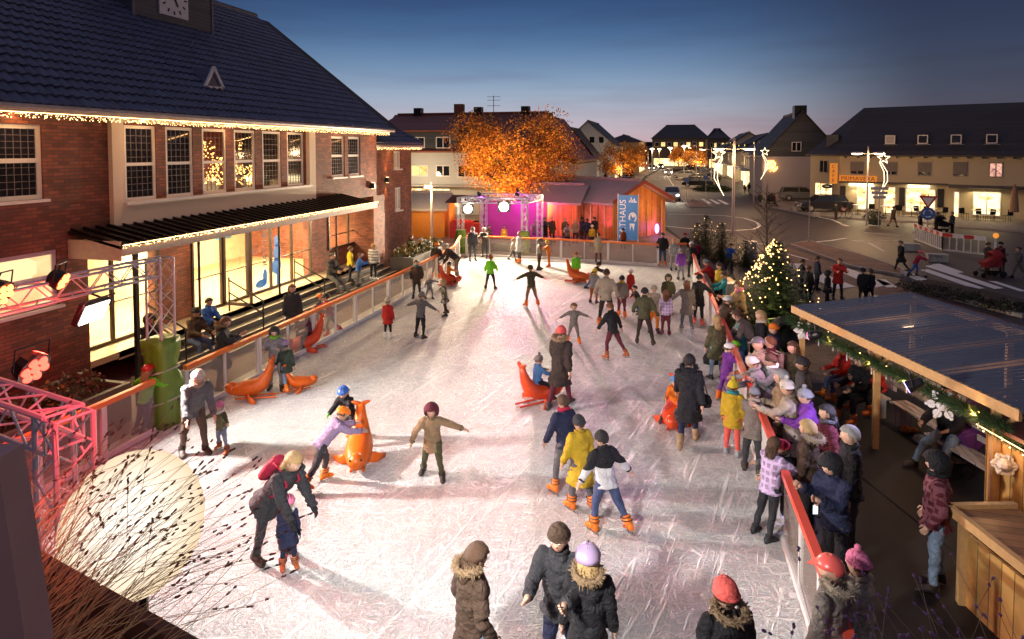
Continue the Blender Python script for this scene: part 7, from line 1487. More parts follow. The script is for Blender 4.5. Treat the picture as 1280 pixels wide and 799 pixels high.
# ------------------------------------------------------------------ skating aids: orange seals
ORP = mat('orange_plastic', (.7,.125,.008), .34, var=.22, scale=14, bump=.15); ORD = mat('red_orange_plastic', (.6,.06,.012), .34, var=.22, scale=14, bump=.15)
def seal(label, loc, rz, s=1.0, m=None):
    """nose towards +y, tail raised as the handle"""
    t = thing('seal_skating_aid', label, 'skating aid', loc, rz, 'orange seal skating aids'); m = m or ORP; q = MB()
    q.tube([Vector(p)*s for p in ((0,.58,.14),(0,.52,.17),(0,.4,.21),(0,.2,.23),(0,-.02,.26),(0,-.2,.35),(0,-.3,.52),(0,-.36,.7),(0,-.4,.86))], [x*s for x in (.03,.1,.16,.21,.22,.19,.135,.09,.065)], 14, sq=(1.1,.85))
    q.ball(Vector((0,.5,.26))*s, (.13*s,.15*s,.13*s), 12, 8); q.build('body', m, t, smooth=True)
    for sx_ in (-1,1):
        q = MB(); q.tube([Vector(p)*s for p in ((sx_*.14,.12,.14),(sx_*.32,.02,.06),(sx_*.44,-.12,.035))], [.1*s,.09*s,.05*s], 10, sq=(.35,1)); q.build('flipper', m, t, smooth=True)
        q = MB(); q.tube([Vector(p)*s for p in ((0,-.41,.85),(sx_*.09,-.42,.89),(sx_*.16,-.39,.92))], [.05*s,.04*s,.022*s], 8); q.build('handle', m, t, smooth=True)
        MB().ball(Vector((sx_*.09,.6,.31))*s, .02*s, 6, 4).build('eye', EYED, t)
    for sx_ in (-1,1): q = MB(); q.tube([Vector(p)*s for p in ((sx_*.1,.4,.03),(sx_*.1,-.5,.03))], .022*s, 6); q.build('runner', m, t)
    return t
def wz(face): return YAW-R(face)
ICEZ = .03
K = dict(z=ICEZ)
# (label, feet px, feet py, head-top py, facing, pose, options)
PEOPLE = [
 # far left of the ice and beside the portal
 ('person in dark puffer leaning on the far left barrier corner', 591,326,284,160,'stand',dict(jk='charcoal',hat='beanie',hatc='lgrey',scarf='lilac')),
 ('person in dark coat with white mitts beside the far left truss foot', 606,322,284,200,'hands',dict(jk='dbrown',hat='beanie',hatc='beige',glove='cream')),
 ('tall person in brown coat next to the left end of the far rail', 611,315,281,120,'pockets',dict(jk='brown',pt='brown')),
 ('child in cream jacket with dark trousers in front of the far rail', 641,326,298,100,'walk',dict(jk='cream',hat='beanie',hatc='tan',pt='charcoal')),
 ('woman in long white coat on the ice before the right truss foot', 649,329,291,240,'stand',dict(jk='white',hem=.14,hair='blonde',long=True,shoes='skate')),
 ('skater in brown turned sideways beside the orange child', 674,337,299,90,'holdR',dict(jk='taupe',pt='brown',hat='hood')),
 ('child all in orange on the far ice', 686,334,302,270,'hands',dict(jk='orange',pt='orange',shoes='skate',hat='beanie',hatc='yellow')),
 ('woman in knee long cream coat seen from behind at the far rail', 748,328,291,5,'stand',dict(jk='beige',hem=.16,pt='burgundy',hair='auburn')),
 ('man in black jacket and jeans with orange skates near the far right corner', 828,333,292,200,'pockets',dict(jk='black',pt='jeans',shoes='skate',hat='beanie',hatc='grey')),
 ('woman in white patterned jacket close to the purple child', 842,338,298,170,'stand',dict(jk='lgrey',jkind='pattern',pt='lgrey',hair='blonde')),
 ('child in bright purple jacket and grey trousers', 851,350,311,10,'stand',dict(jk='purple',pt='lgrey',hat='beanie',hatc='lgrey')),
 ('person in black with a white hat next to the purple child', 864,347,302,40,'stand',dict(jk='black',pt='black',hat='beanie',hatc='white')),
 ('person in black with crimson cap at the far right corner of the ice', 856,328,291,170,'pockets',dict(jk='black',hat='beanie',hatc='crimson')),
 ('child in crimson jacket behind the person with the white hat', 872,331,303,30,'hands',dict(jk='crimson',pt='black')),
 # left upper rink
 ('man in dark brown jacket with green scarf by the left rail', 521,373,325,170,'pockets',dict(jk='brown',pt='charcoal',scarf='teal',hem=.08)),
 ('small child in patterned snowsuit holding the hand of the man in brown', 537,374,344,150,'wobble',dict(jk='grey',jkind='pattern',pt='lgrey',hat='beanie',hatc='white')),
 ('skater with orange helmet and dark jacket along the left rail', 545,349,305,15,'skate',dict(jk='dbrown',pt='grey',shoes='skate',hat='helmet',hatc='orange')),
 ('man bending far forward over a red seal near the left rail', 571,350,309,255,'bend',dict(h=1.78,jk='dbrown',pt='taupe',hair='grey',lean=48)),
 ('child in patterned skirt coat reaching out beside the grey jacket girl', 556,394,350,250,'armsout',dict(jk='olive',jkind='pattern',hem=.12,pt='brown',hair='blonde',long=True)),
 ('girl in grey jacket and black leggings with both arms spread', 526,422,366,25,'armsout',dict(jk='grey',pt='black',hat='beanie',hatc='taupe')),
 ('small child in long red coat and white skates alone on the ice', 485,423,375,5,'stand',dict(jk='red',hem=.14,pt='black',shoes='skate',shoe='white',hat='pom',hatc='cream')),
 ('child in neon lime vest skating away', 613,361,319,10,'glide',dict(jk='lime',pt='charcoal',hat='beanie',hatc='rust')),
 ('skater in dark green jacket and tan trousers with arms out', 664,383,333,335,'armsout',dict(jk='olive',pt='tan',shoes='skate',hair='brown')),
 ('child on the ice bending behind a small orange seal', 740,362,328,90,'push',dict(h=1.15,jk='brown',pt='blue',hat='beanie',hatc='brown')),
 ('child in pale teal jacket and yellow scarf gliding left of the beige man', 742,379,337,30,'skate',dict(jk='lgrey',pt='rust',scarf='mustard',hat='beanie',hatc='yellow')),
 ('man in beige jacket and dark trousers on orange skates', 757,409,339,15,'skate',dict(jk='beige',pt='dbrown',shoes='skate',hat='beanie',hatc='brown')),
 ('child in olive parka with yellow scarf and black hat', 777,397,347,20,'stand',dict(jk='taupe',pt='burgundy',shoes='skate',scarf='mustard',hat='beanie',hatc='black')),
 ('small child in red with a white helmet', 788,372,339,170,'stand',dict(jk='red',pt='red',hat='helmet',hatc='white',shoes='skate')),
 ('man in dark olive jacket standing wide legged in the middle group', 805,430,360,15,'skate',dict(jk='olive',pt='dbrown',hair='black',Lin=0)),
 ('person in blue jeans leaning sideways behind the wide legged man', 797,392,358,250,'wobble',dict(jk='black',pt='blue',hair='black')),
 ('child in beige jacket and orange trousers right of the wide legged man', 817,415,357,190,'stand',dict(jk='beige',pt='orange',hat='beanie',hatc='beige')),
 ('woman with dark scarf and brown hood behind the plaid girl', 835,392,344,190,'pockets',dict(jk='olive',pt='brown',hat='hood',hatc='olive')),
 ('girl in lilac plaid jacket with long auburn hair in the middle group', 832,418,364,15,'stand',dict(jk='lilac',jkind='plaid',pt='burgundy',hair='auburn',long=True,shoe='burgundy')),
 ('woman in grey brown coat and grey leggings on white skates', 858,417,353,5,'holdL',dict(jk='taupe',hem=.14,pt='grey',shoes='skate',shoe='lgrey',hair='auburn',long=True)),
 ('child in black coat with red skates reaching for the red rail', 873,407,345,40,'holdR',dict(jk='black',hem=.12,pt='black',shoes='skate',shoe='coral',hat='beanie',hatc='black')),
 ('skater in brown jacket with a blue scarf gliding with spread arms', 717,430,381,180,'armsout',dict(jk='taupe',pt='taupe',shoes='skate',hair='auburn')),
 ('teenager in black jacket and burgundy trousers skating left', 766,449,381,325,'skate',dict(jk='black',pt='burgundy',hair='auburn',shoes='skate',shoe='rust')),
 ('woman with red hat and fur hooded brown coat walking beside the child on the seal', 700,509,406,25,'walk',dict(jk='dbrown',hem=.17,pt='burgundy',hat='beanie',hatc='coral',fur='tan')),
 ('blonde woman in olive coat with a black handbag at the red rail', 895,474,394,350,'stand',dict(jk='olive',hem=.16,pt='ljeans',hair='blonde',long=True,shoe='black')),
 ('woman in long black down coat and tan boots seen from behind', 860,556,441,20,'walk',dict(jk='black',jkind='puffer',hem=.17,pt='navy',shoes='tallboot',shoe='tan',fur='black',hair='black')),
 # foreground
 ('child in black jacket with blue helmet and neon gloves behind the orange seal', 437,556,482,190,'push',dict(h=1.2,jk='black',pt='charcoal',glove='lime',hat='helmet',hatc='blue',lean=30,shoes='skate')),
 ('child with orange helmet pushing forward beside the seal', 402,607,520,55,'push',dict(h=1.32,jk='lilac',pt='charcoal',shoes='skate',hat='helmet',hatc='orange',lean=46)),
 ('skater in tan jacket and olive trousers with one arm out', 541,597,501,180,'wobble',dict(jk='tan',hem=.08,pt='olive',hat='hood',hatc='burgundy',side=0)),
 ('woman in dark coat bending down to the child with the pink helmet', 340,697,566,120,'bend',dict(h=1.72,jk='charcoal',jkind='puffer',hem=.1,pt='charcoal',hair='blonde',glove='black',lean=42,pack='crimson',long=True)),
 ('small child with pink helmet and dark purple coat', 361,711,626,150,'stand',dict(jk='navy',hem=.15,pt='navy',shoes='skate',shoe='rust',hat='helmet',hatc='pink',scarf='white',glove='black')),
 ('man in grey jacket and cream cap bending to hold a child', 243,568,466,140,'bend',dict(h=1.75,jk='grey',pt='brown',hat='beanie',hatc='cream',lean=32,scarf='beige')),
 ('small child in olive jacket and pink hat held by both hands', 277,566,505,195,'armsout',dict(jk='olive',pt='ljeans',hat='beanie',hatc='pink',scarf='white',shoes='skate',shoe='rust',L=(60,50,10))),
 ('child in lime green jacket and red helmet at the green tarpaulin', 183,540,456,20,'rail',dict(h=1.3,jk='lime',pt='jeans',hat='helmet',hatc='red',hair='blonde',long=True,lean=8,L=(30,60,10))),
 ('person in grey hooded jacket with green scarf behind the long seal', 345,487,408,170,'hands',dict(jk='lgrey',pt='lgrey',scarf='lime',hat='hood',hatc='charcoal')),
 ('child in dark green parka and purple striped hat beside the seal tail', 358,489,428,320,'walk',dict(jk='dgreen',hem=.1,pt='ljeans',shoes='skate',hat='beanie',hatc='lilac',scarf='beige')),
 ('child in pink jacket and black helmet at the left rail', 413,419,374,250,'push',dict(h=1.2,jk='crimson',pt='lgrey',shoes='skate',shoe='red',hat='helmet',hatc='black',lean=14)),
 ('person with orange helmet between the pink child and the rail', 400,414,369,100,'stand',dict(jk='grey',pt='grey',hat='helmet',hatc='orange')),
 ('skater in long mustard coat and grey trousers', 725,638,525,335,'skate',dict(jk='mustard',hem=.2,pt='grey',shoes='skate',hat='beanie',hatc='charcoal',lean=4,Rr=(-4,14,10),L=(6,14,10),lL=(8,5,8),lR=(-8,6,14))),
 ('child in navy jacket hidden behind the mustard coat', 707,613,500,330,'glide',dict(h=1.5,jk='navy',pt='grey',shoes='skate',hair='brown',scarf='crimson')),
 ('boy in black and white jacket and blue trousers skating with arms back', 757,664,546,335,'skate',dict(jk='black',jkind='twotone',pt='jeans',shoes='skate',hair='black',L=(-10,38,8),Rr=(-16,40,6))),
 ('woman in striped brown coat with fur hood looking right at the bottom edge', 590,852,680,60,'pockets',dict(h=1.68,headp=22,jk='brown',jkind='puffer',hem=.2,pt='ljeans',hair='brown',long=True,fur='tan')),
 ('man in grey jacket with a pointed brown hat at the bottom edge', 702,812,648,200,'hands',dict(h=1.76,jk='charcoal',pt='navy',hat='beanie',hatc='brown',shoe='brown')),
 ('woman in long black coat with pink and white helmet at the bottom edge', 735,850,683,10,'stand',dict(h=1.66,jk='black',hem=.24,pt='black',hat='helmet',hatc='lilac',fur='tan',hair='blonde',long=True)),
 ('person with coral knitted hat and fur hood at the bottom edge', 908,905,725,350,'stand',dict(h=1.72,jk='black',hat='beanie',hatc='coral',fur='tan',hem=.1)),
 ('skater in brown coat with white hat on the ice at the red rail', 903,446,376,70,'rail',dict(h=1.6,jk='brown',hat='beanie',hatc='white',shoes='skate',lean=12)),
 ('child in purple snowsuit on the ice beside the blonde woman', 908,500,440,60,'rail',dict(h=1.2,jk='purple',pt='purple',hat='helmet',hatc='white',shoes='skate',lean=8)),
 ('child in mustard jacket and yellow hat with coral trousers at the right rail', 915,568,477,30,'stand',dict(jk='mustard',pt='coral',hat='pom',hatc='yellow',scarf='teal',shoe='lgrey',hem=.1)),
 ('person in taupe jacket with grey pompom hat leaning on the right rail', 940,589,488,30,'hands',dict(jk='taupe',pt='charcoal',hat='pom',hatc='lgrey',scarf='beige',lean=14,hem=.08)),
 ('girl in lilac plaid jacket with long brown hair holding the red rail', 962,668,552,60,'rail',dict(h=1.42,jk='lilac',jkind='plaid',pt='charcoal',hair='brown',long=True,lean=6,shoe='black')),
]
for (lb, x, y, tp, fc, ps, kw) in PEOPLE: who(lb, x, y, tp, fc, ps, z=ICEZ, **kw)
OUT = [
 ('person in striped light sweater and dark trousers beyond the left rail', 467,350,304,20,'stand',-1,dict(jk='lgrey',jkind='stripe',pt='black',shoe='white',hair='blonde')),
 ('person in bright yellow jacket on the entrance steps', 438,352,308,70,'stand',-1,dict(jk='yellow',pt='charcoal')),
 ('person in blue jacket beside the yellow jacket on the steps', 448,358,317,70,'hands',-1,dict(jk='blue',pt='grey')),
 ('woman with long hair in dark coat behind the near left rail', 278,487,404,75,'phone',0.0,dict(h=1.7,jk='charcoal',hem=.18,pt='black',hair='auburn',long=True,fur='tan')),
 ('woman with long auburn hair in blue grey jacket behind the left rail', 366,428,366,150,'stand',0.0,dict(h=1.68,jk='charcoal',pt='jeans',hair='auburn',long=True)),
 ('dark haired visitor behind the barrier near the white lamp post', 514,334,294,120,'stand',0.0,dict(jk='black',hair='auburn',long=True)),
 ('visitor with pale hat behind the left rail', 526,333,298,110,'stand',0.0,dict(jk='black',hat='beanie',hatc='cream')),
 ('visitor with yellow cap behind the left rail', 536,330,296,110,'stand',0.0,dict(jk='charcoal',hat='beanie',hatc='mustard')),
 ('stage steward in neon yellow vest behind the far rail', 630,308,282,170,'stand',0.0,dict(jk='yellow',pt='charcoal')),
 ('visitor in beige jacket behind the far rail right of the truss', 669,306,280,180,'rail',0.0,dict(h=1.6,jk='beige',pt='grey',hat='beanie',hatc='beige')),
 ('visitor in black with pale face behind the far rail', 681,307,282,180,'hands',0.0,dict(h=1.65,jk='black',hair='brown')),
 ('tall visitor in grey brown coat behind the far rail', 690,303,271,150,'stand',0.0,dict(jk='brown',hem=.15,hair='grey')),
 ('visitor in olive jacket standing at the hut front', 706,302,273,170,'stand',0.0,dict(jk='olive',hair='blonde')),
 ('child in patterned jacket leaning on the far rail', 709,308,285,180,'rail',0.0,dict(h=1.4,jk='tan',jkind='pattern',hair='brown')),
 ('visitor in tan jacket in the middle of the hut queue', 719,304,275,200,'pockets',0.0,dict(jk='tan',hair='blonde',long=True)),
 ('visitor in dark blue jacket in the hut queue', 734,303,273,10,'stand',0.0,dict(jk='navy',hair='black')),
 ('tall visitor in black jacket at the right of the hut queue', 743,302,271,340,'stand',0.0,dict(jk='black',hair='brown')),
 ('visitor in mustard jacket close to the far rail', 740,308,282,190,'stand',0.0,dict(jk='mustard',hat='beanie',hatc='cream')),
 ('visitor in navy coat far back in the hut queue', 727,300,272,60,'stand',0.0,dict(jk='navy',hem=.1,hat='beanie',hatc='black')),
 ('visitor in red brown jacket left of the blue banner foot', 779,311,286,180,'stand',0.0,dict(jk='rust',hat='beanie',hatc='brown')),
 ('person in red jacket leaning over the red rail by the Christmas tree', 893,377,334,300,'rail',0.0,dict(h=1.62,jk='red',pt='black',hat='beanie',hatc='lgrey')),
 ('person in brown coat with pink scarf at the foot of the Christmas tree', 926,424,364,270,'hands',0.0,dict(h=1.7,jk='tan',scarf='pink',hair='auburn',pt='dbrown')),
 ('woman in grey brown coat bending to the children at the rail', 942,470,392,285,'bend',0.0,dict(h=1.74,jk='taupe',hem=.12,pt='dbrown',hair='brown',lean=38)),
 ('child in turquoise jacket with teal patterned hat at the rail', 929,466,413,270,'rail',0.0,dict(h=1.22,jk='teal',hat='pom',hatc='teal',lean=12)),
 ('child in bright blue jacket and yellow green hat climbing on the rail', 931,490,424,285,'rail',0.0,dict(h=1.18,jk='lblue',pt='navy',hat='beanie',hatc='lime',lean=26)),
 ('woman in brown red jacket with straps beside the green pushchair', 962,520,422,300,'stand',0.0,dict(h=1.66,jk='burgundy',hair='auburn',pack='beige')),
 ('person with white knitted hat and scarf bending at the right rail', 958,545,461,290,'rail',0.0,dict(h=1.6,jk='lgrey',hat='beanie',hatc='white',scarf='lgrey',lean=26)),
 ('person with brown hat and big pale scarf at the right rail', 968,545,457,270,'hands',0.0,dict(h=1.6,jk='lgrey',hat='beanie',hatc='brown',scarf='white')),
 ('person in cream coat and cream pompom hat behind the right rail', 990,604,481,300,'hands',0.0,dict(h=1.72,jk='beige',hem=.17,pt='dbrown',hat='pom',hatc='cream')),
 ('blond visitor in dark jacket with pale fur hood behind the red rail', 1008,670,548,310,'stand',0.0,dict(h=1.68,jk='brown',hair='blonde',fur='beige')),
 ('visitor in dark hooded jacket looking at a bright phone', 1042,730,594,250,'phone',0.0,dict(h=1.7,jk='navy',hat='hood',hatc='black',jkind='plain')),
 ('woman in burgundy plaid jacket and pale jeans with dark hood on the rubber floor', 1168,735,597,300,'pockets',.03,dict(h=1.72,jk='burgundy',jkind='plaid',pt='ljeans',hat='hood',hatc='black',scarf='black')),
 ('person with coral cap and fur hood in the bright light at lower right', 1040,880,696,320,'stand',0.0,dict(h=1.72,jk='taupe',hat='cap',hatc='coral',fur='beige',hem=.12)),
 ('child with pale pink hat next to the coral cap', 1074,862,690,320,'stand',0.0,dict(h=1.6,jk='beige',hat='pom',hatc='pink')),
 ('crouching visitor in blue jacket with a bag on the plaza behind the far right barrier', 911,337,304,180,'hands',0.0,dict(h=1.35,jk='blue',pt='olive',lean=24,lL=(30,6,60),lR=(20,6,60))),
 ('spectator in grey parka with dark hat third row behind the right rail', 1002,560,462,290,'stand',0.0,dict(h=1.7,jk='grey',hat='beanie',hatc='charcoal')),
 ('spectator with olive jacket and brown bob hair near the left shelter post', 990,530,440,260,'stand',0.0,dict(h=1.68,jk='olive',hair='brown',long=True)),
 ('child in rust jacket with cream hat squeezed at the right rail', 944,520,448,280,'rail',0.0,dict(h=1.25,jk='rust',hat='pom',hatc='cream',lean=12)),
 ('man in tan jacket looking over the people at the right rail', 975,590,478,290,'stand',0.0,dict(h=1.78,jk='tan',hair='grey',hem=.08)),
 ('woman in dark red coat and grey scarf behind the blond visitor', 1032,640,528,280,'pockets',0.0,dict(h=1.66,jk='burgundy',hem=.14,scarf='grey',hair='black',long=True)),
 ('child in blue grey jacket with red hat next to the girl in plaid', 985,660,572,280,'rail',0.0,dict(h=1.3,jk='grey',hat='beanie',hatc='crimson',lean=10)),
 ('spectator in charcoal coat with white scarf before the Christmas tree', 913,412,356,270,'stand',0.0,dict(h=1.7,jk='charcoal',hem=.12,scarf='white',hair='black')),
 ('spectator in mustard parka behind the rail left of the Christmas tree', 899,388,340,260,'pockets',0.0,dict(h=1.66,jk='mustard',hat='beanie',hatc='brown')),
 ('spectator in teal jacket with brown hair left of the Christmas tree foot', 909,400,347,280,'rail',0.0,dict(h=1.6,jk='teal',hair='brown',lean=10)),
 ('spectator in black coat and cream scarf behind the bending woman', 950,478,388,280,'stand',0.0,dict(h=1.72,jk='black',scarf='cream',hair='blonde',long=True,hem=.14)),
 ('man in beige anorak and grey cap right of the climbing child', 947,530,440,290,'pockets',0.0,dict(h=1.76,jk='beige',hat='cap',hatc='grey')),
 ('woman in plum jacket with pompom hat behind the cream coat', 1012,612,500,280,'hands',0.0,dict(h=1.66,jk='purple',hat='pom',hatc='lgrey')),
 ('dark clothed man with grey hair behind the phone user', 1060,690,560,280,'stand',0.0,dict(h=1.76,jk='black',hair='grey')),
 ('teenager in navy anorak with orange hat near the pushchair', 966,492,404,270,'stand',0.0,dict(h=1.6,jk='navy',hat='beanie',hatc='orange')),
 ('dark pedestrian with bicycle at the left of the crossing group', 1002,370,324,100,'stand',0.0,dict(jk='black',hair='brown')),
 ('pedestrian in navy jacket behind the dark group', 1021,362,321,90,'stand',0.0,dict(jk='navy',hair='brown')),
 ('dark pedestrian with brown hair in front of the crossing group', 1010,377,333,60,'stand',0.0,dict(jk='black',hem=.15,hair='auburn',pt='black')),
 ('heavy black coated pedestrian in the middle of the crossing group', 1034,378,340,120,'pockets',0.0,dict(jk='black',hem=.17,hat='hood',hatc='black',w=1.2)),
 ('pedestrian in red jacket at the crossing', 1047,374,322,190,'hands',0.0,dict(jk='red',hem=.1,pt='black',hair='auburn')),
 ('black clothed pedestrian left of the pair at the kerb', 1078,378,336,30,'stand',0.0,dict(jk='black',pt='black',hat='beanie',hatc='navy')),
 ('black clothed pedestrian right of the pair at the kerb', 1087,376,337,20,'stand',0.0,dict(jk='black',pt='black',hair='brown')),
 ('pedestrian in black coat crossing the zebra with a child on a scooter', 1126,340,300,270,'walk',0.0,dict(jk='black',hem=.15,pt='black')),
 ('child in pink red jacket riding a scooter over the zebra crossing', 1144,345,321,110,'push',0.0,dict(h=1.15,jk='crimson',pt='blue',hat='helmet',hatc='coral',lean=24)),
 ('parent in dark jacket beside the red pushchair', 1234,343,303,90,'stand',0.0,dict(jk='charcoal',hair='brown')),
 ('parent in burgundy coat pushing the red pushchair', 1252,342,302,270,'hands',0.0,dict(jk='burgundy',hem=.12,hat='beanie',hatc='black')),
 ('dim pedestrian at the right picture edge', 1273,348,308,270,'walk',0.0,dict(jk='grey',pt='taupe')),
 ('pedestrian in brown walking past the cafe tables', 1116,284,257,80,'walk',.13,dict(jk='brown',hem=.1,pt='tan')),
 ('pedestrian in black striding left of the traffic sign', 1150,292,265,270,'walk',.13,dict(jk='black',pt='black')),
 ('pedestrian pushing a dark pram right of the traffic sign', 1170,292,265,90,'hands',.13,dict(jk='black',pt='brown')),
 ('pedestrian in dark jacket following the pram', 1190,292,265,270,'stand',.13,dict(jk='navy',pt='black')),
 ('cyclist standing with a bicycle at the cafe corner', 1045,274,255,270,'stand',.13,dict(jk='dgreen',pt='black')),
 ('pedestrian strolling past the shop windows on the left', 936,241,228,0,'walk',.13,dict(jk='black')),
 ('small pedestrian beside the stroller at the shop windows', 931,242,231,0,'walk',.13,dict(jk='charcoal')),
 ('pedestrian in dark clothes left of the three near the parked cars', 950,258,241,200,'stand',.13,dict(jk='dgreen')),
 ('pedestrian pushing a pram before the parked cars', 960,258,241,160,'hands',.13,dict(jk='black')),
 ('pedestrian walking beside the pram before the parked cars', 968,258,242,270,'walk',.13,dict(jk='burgundy')),
 ('pedestrian far up the right pavement', 895,232,219,0,'walk',.13,dict(jk='black')),
 ('pedestrian next to another far up the right pavement', 899,232,219,180,'walk',.13,dict(jk='brown')),
 ('pedestrian on the left pavement beyond the hut roof', 757,229,214,0,'walk',.12,dict(jk='black')),
]
for (lb, x, y, tp, fc, ps, z, kw) in OUT:
    k2 = dict(kw); h_ = k2.pop('h', None)
    if z == -1:
        z = next((q for i, q in enumerate((.6,.45,.3,.15)) if -12.75+.32*i <= G(x, y, q).x <= -12.4+.32*i), 0.0)
    who(lb, x, y, tp, fc, ps, z=z, h=h_, **k2)
# people sitting
def sitter(label, px_, py_, z, h, face, pose, seat, **kw):        # px,py: the hips in the photo
    l = G(px_, py_, z+seat+.08*h); l.z = z; return person(label, l, h, face, pose, seat=seat, pxh=FP*h/ max(4, Vector((l.x, l.y, 0)).length), **kw)
sitter('man in brown jacket and black hat sitting on the steps by the planter', 241,423,.3,1.74,110,'sit',.15,jk='brown',pt='jeans',hat='beanie',hatc='black',shoe='brown')
sitter('boy in blue jacket sitting on the top step', 258,405,.6,1.5,110,'sit',.15,jk='blue',pt='black',hair='black')
sitter('dark hunched person sitting behind the tarpaulin tower', 183,432,0,1.6,110,'sit',.7,jk='black',pt='black',hat='hood',hatc='black')
sitter('man in black jacket sitting on the top step below the canopy end', 414,344,.6,1.75,110,'lounge',.16,jk='charcoal',pt='grey',hair='black')
sitter('skater in red jacket sitting on a bench with orange skates', 1058,472,.03,1.5,270,'sit',.46,jk='red',pt='jeans',shoes='skate',hat='beanie',hatc='lgrey')
sitter('person in black with orange skates next on the bench', 1080,492,.03,1.7,255,'sit',.46,jk='black',pt='black',shoes='skate',hair='brown')
sitter('person in red jacket behind the middle shelter post', 1096,480,.03,1.7,250,'sit',.62,jk='red',pt='black',shoes='skate',hair='black')
sitter('man in black jacket over red shirt and pale jeans sitting at the right post', 1187,540,.03,1.8,245,'lounge',.46,jk='black',pt='ljeans',hair='black',scarf='red')
# children on seals and the seals
def rider(slabel, plabel, px_, py_, face, s=1.0, m=None, h=1.05, **kw):
    l = G(px_, py_, ICEZ); f = wz(face); seal(slabel, l, f, s, m); back = Vector((-math.sin(f), math.cos(f), 0))*(-.02*s); p = l+back; p.z = ICEZ; 
    return person(plabel, p, h, face, 'ride', seat=.40*s, pxh=70, **kw)
rider('orange seal skating aid carrying the child in blue', 'child in light blue jacket and grey pompom hat riding the orange seal', 672,503,60,1.0,ORD,1.05,jk='lblue',pt='black',hat='pom',hatc='taupe')
rider('red orange seal skating aid at the left rail carrying a child', 'child in burgundy jacket and orange helmet riding a seal at the left rail', 385,437,235,1.0,ORD,1.1,jk='burgundy',pt='black',hat='helmet',hatc='orange')
rider('orange seal under the bending man near the left rail', 'small child in orange on the seal under the bending man', 561,356,60,.9,ORD,.95,jk='orange',pt='red',hair='black')
rider('orange seal carrying the child in front of the black coat woman', 'child in blue hat riding the seal in front of the black coat woman', 843,530,200,.95,ORD,1.0,jk='orange',pt='coral',hat='beanie',hatc='lblue')
seal('long orange seal skating aid with raised tail behind the two children on the left', G(318,497,ICEZ), wz(262), .95)
seal('orange seal skating aid seen head on beside the child with neon gloves', G(449,577,ICEZ), wz(172), 1.0)
seal('small orange seal in the far middle of the ice', G(721,352,ICEZ), wz(100), 1.0)
who('child in green and yellow jacket standing behind the small far seal', 720,352,321,180,'stand',z=ICEZ,h=1.2,jk='lime',hat='beanie',hatc='rust',pt='orange')
seal('orange seal piece at the feet of the child in green parka', G(372,487,ICEZ), wz(60), .7)
# things people hold or have beside them
def strap_bag(label, loc, s=.16):
    loc = Vector(loc); q = MB(); rings = [[loc+Vector((s*1.1*a_*math.cos(x), s*.5*a_*math.sin(x), z*s)) for x in [2*math.pi*i/12 for i in range(12)]] for z, a_ in ((-.9,.6),(-.8,.95),(0,1.05),(.6,.8),(.75,.4))]; q.rings(rings); q.tube([loc+Vector((-s*.6,0,s*.6)), loc+Vector((0,0,s*3.2)), loc+Vector((s*.6,0,s*.6))], .012, 5); return tag(q.build('handbag', cloth(COL['black']), None, loc, smooth=True), label, 'bag')
strap_bag('black shoulder bag of the blonde woman in olive coat', DEP(889,448,G(893,474)), .17); strap_bag('black bag at the hip of the woman in the long black down coat', DEP(878,500,G(862,557)), .15)
c_ = DEP(1019,637,G(1030,690)); q = MB(); q.obox(c_, rt*.038, up_*.07, fw*.005); ph = q.build('phone', BLK, None, c_); tag(ph, 'glowing phone held by the visitor in the dark hood', 'phone'); MB().obox(c_-fw*.007, rt*.033, up_*.06, fw*.001).build('screen', glow('phone_screen', (.8,.9,1), 1.6), ph, c_)
def pram(label, loc, rz, colr, frame=BLK):
    t = thing('pushchair', label, 'pushchair', loc, rz, 'pushchairs'); m = cloth(colr); q = MB(); q.prism([(-.2,-.25,.45),(-.2,.25,.4),(-.2,.42,.62),(-.2,-.3,.95),(-.2,-.38,.6)], (.4,0,0)); q.build('seat', m, t)
    q = MB(); rg = [[Vector((.24*math.cos(a)*1.0, -.12+.26*math.sin(b_)-.05, .9+.28*math.sin(a)*math.cos(b_))) for a in [math.pi*i/10 for i in range(11)]] for b_ in [R(x) for x in (-70,-35,0,35,60)]]; q.rings(rg, cap=False); o = q.build('hood', m, t); mo = o.modifiers.new('thickness', 'SOLIDIFY'); mo.thickness = .015
    q = MB()
    for s in (-.24,.24): q.tube([(s,.45,.2),(s,-.05,.6),(s,-.55,1.02)], .014, 6); q.tube([(s,-.35,.12),(s,-.05,.6)], .014, 6)
    q.tube([(-.24,-.55,1.02),(.24,-.55,1.02)], .018, 6); q.build('frame', frame, t)
    for s in (-.26,.26):
        for y, r_ in ((.45,.1),(-.35,.15)): MB().tube([(s-.02,y,r_),(s+.02,y,r_)], r_, 14).build('wheel', TYRE, t)
    MB().box((-.19,-.3,.2),(.19,.3,.3)).build('basket', BLK, t); return t
LM = mat('lime_frame', (.25,.5,.05), .4)
p_ = G(983,455); pram('green and black pushchair parked between the rail and the shelter', p_, R(200), (.015,.02,.015), LM)
pram('red pushchair pushed by the two parents at the crossing', G(1238,346), R(100), (.4,.03,.03)); p_ = G(1178,294); p_.z = .13; pram('dark pram pushed past the traffic sign', p_, R(-75), (.03,.02,.02)); p_ = G(963,259); p_.z = .13; pram('small dark pram before the parked cars', p_, R(150), (.03,.03,.03))
pram('dark folded pushchair with purple seat on the shelter bench side', Vector(S0(.62,1.2)), R(120), (.15,.03,.2))
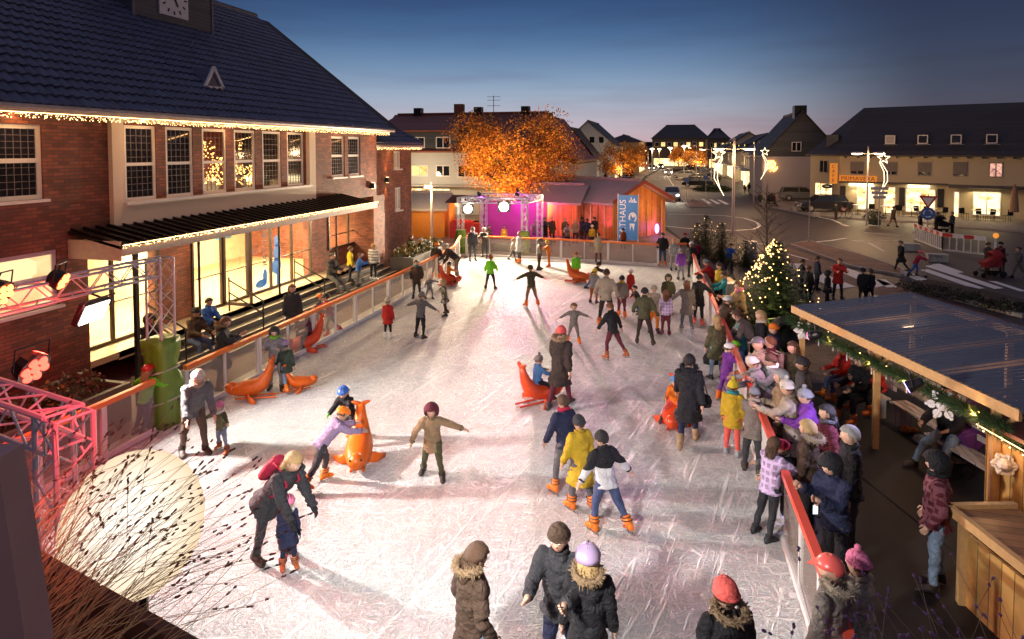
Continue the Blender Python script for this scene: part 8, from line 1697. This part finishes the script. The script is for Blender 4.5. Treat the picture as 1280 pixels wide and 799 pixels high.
def bike(label, loc, rz, colr):
    t = thing('bicycle', label, 'bicycle', loc, rz, 'bicycles'); 
    for y in (-.52,.52): w_ = MB().tube([Vector((0, y+.33*math.cos(a), .34+.33*math.sin(a))) for a in [2*math.pi*i/24 for i in range(25)]], .018, 6).build('wheel', TYRE, t); q = MB(); [q.tube([(0,y,.34),(0,y+.32*math.cos(a),.34+.32*math.sin(a))], .003, 3) for a in [i*.524 for i in range(12)]]; q.build('spokes', STEEL, w_)
    q = MB(); q.tube([(0,-.52,.34),(0,-.1,.32),(0,.35,.75),(0,-.2,.78),(0,-.1,.32)], .018, 6); q.tube([(0,-.52,.34),(0,-.2,.78),(0,-.22,.92)], .014, 6); q.tube([(0,.52,.34),(0,.36,.75),(0,.33,1.0)], .016, 6); q.build('frame', mat('bike_paint_%.2f' % colr[0], colr, .3), t)
    MB().ball((0,-.22,.95), (.07,.13,.04), 8, 5).build('saddle', BLK, t); MB().tube([(-.28,.25,1.02),(0,.34,1.0),(.28,.25,1.02)], .014, 6).build('handlebar', BLK, t); return t
bike('bicycle standing among the dark pedestrians at the crossing', G(992,372), wz(80), (.05,.05,.06)); p_ = G(1054,275); p_.z = .13; bike('red bicycle leaning at the cafe corner', p_, wz(75), (.4,.03,.03))
p_ = G(1146,347); t = thing('scooter', 'small scooter ridden by the child in pink red', 'scooter', p_, wz(110)); MB().box((-.06,-.3,.07),(.06,.3,.1)).build('deck', BLK, t); MB().tube([(0,.3,.08),(0,.26,.75)], .016, 6).build('stem', STEEL, t); MB().tube([(-.18,.26,.75),(.18,.26,.75)], .016, 6).build('handlebar', BLK, t)
for y in (-.33,.33): MB().tube([(-.015,y,.06),(.015,y,.06)], .06, 12).build('wheel', TYRE, t)
# bags and shoes on the shelter floor
for px_, py_, c_, lb in ((1070,452,(.3,.28,.28),'pale bundle on the left shelter bench'),(1133,540,(.5,.16,.03),'orange boots left on the floor under the shelter'),(1150,552,(.4,.36,.28),'pale shoe left on the floor under the shelter'),(1186,562,(.2,.28,.04),'green laced skate bag under the seat of the man in jeans')):
    p = G(px_, py_, .06); q = MB(); q.ball(p+up_*.05, (.12,.09,.08), 10, 6, jit=.1); q.ball(p+up_*.03+rt*.14, (.1,.06,.05), 8, 5, jit=.1); tag(q.build('bundle', cloth(c_), None, p, smooth=True), lb, 'bundle')
# low sheet of light over the far plaza: lamps of the stalls
print('people', len(ALLP))
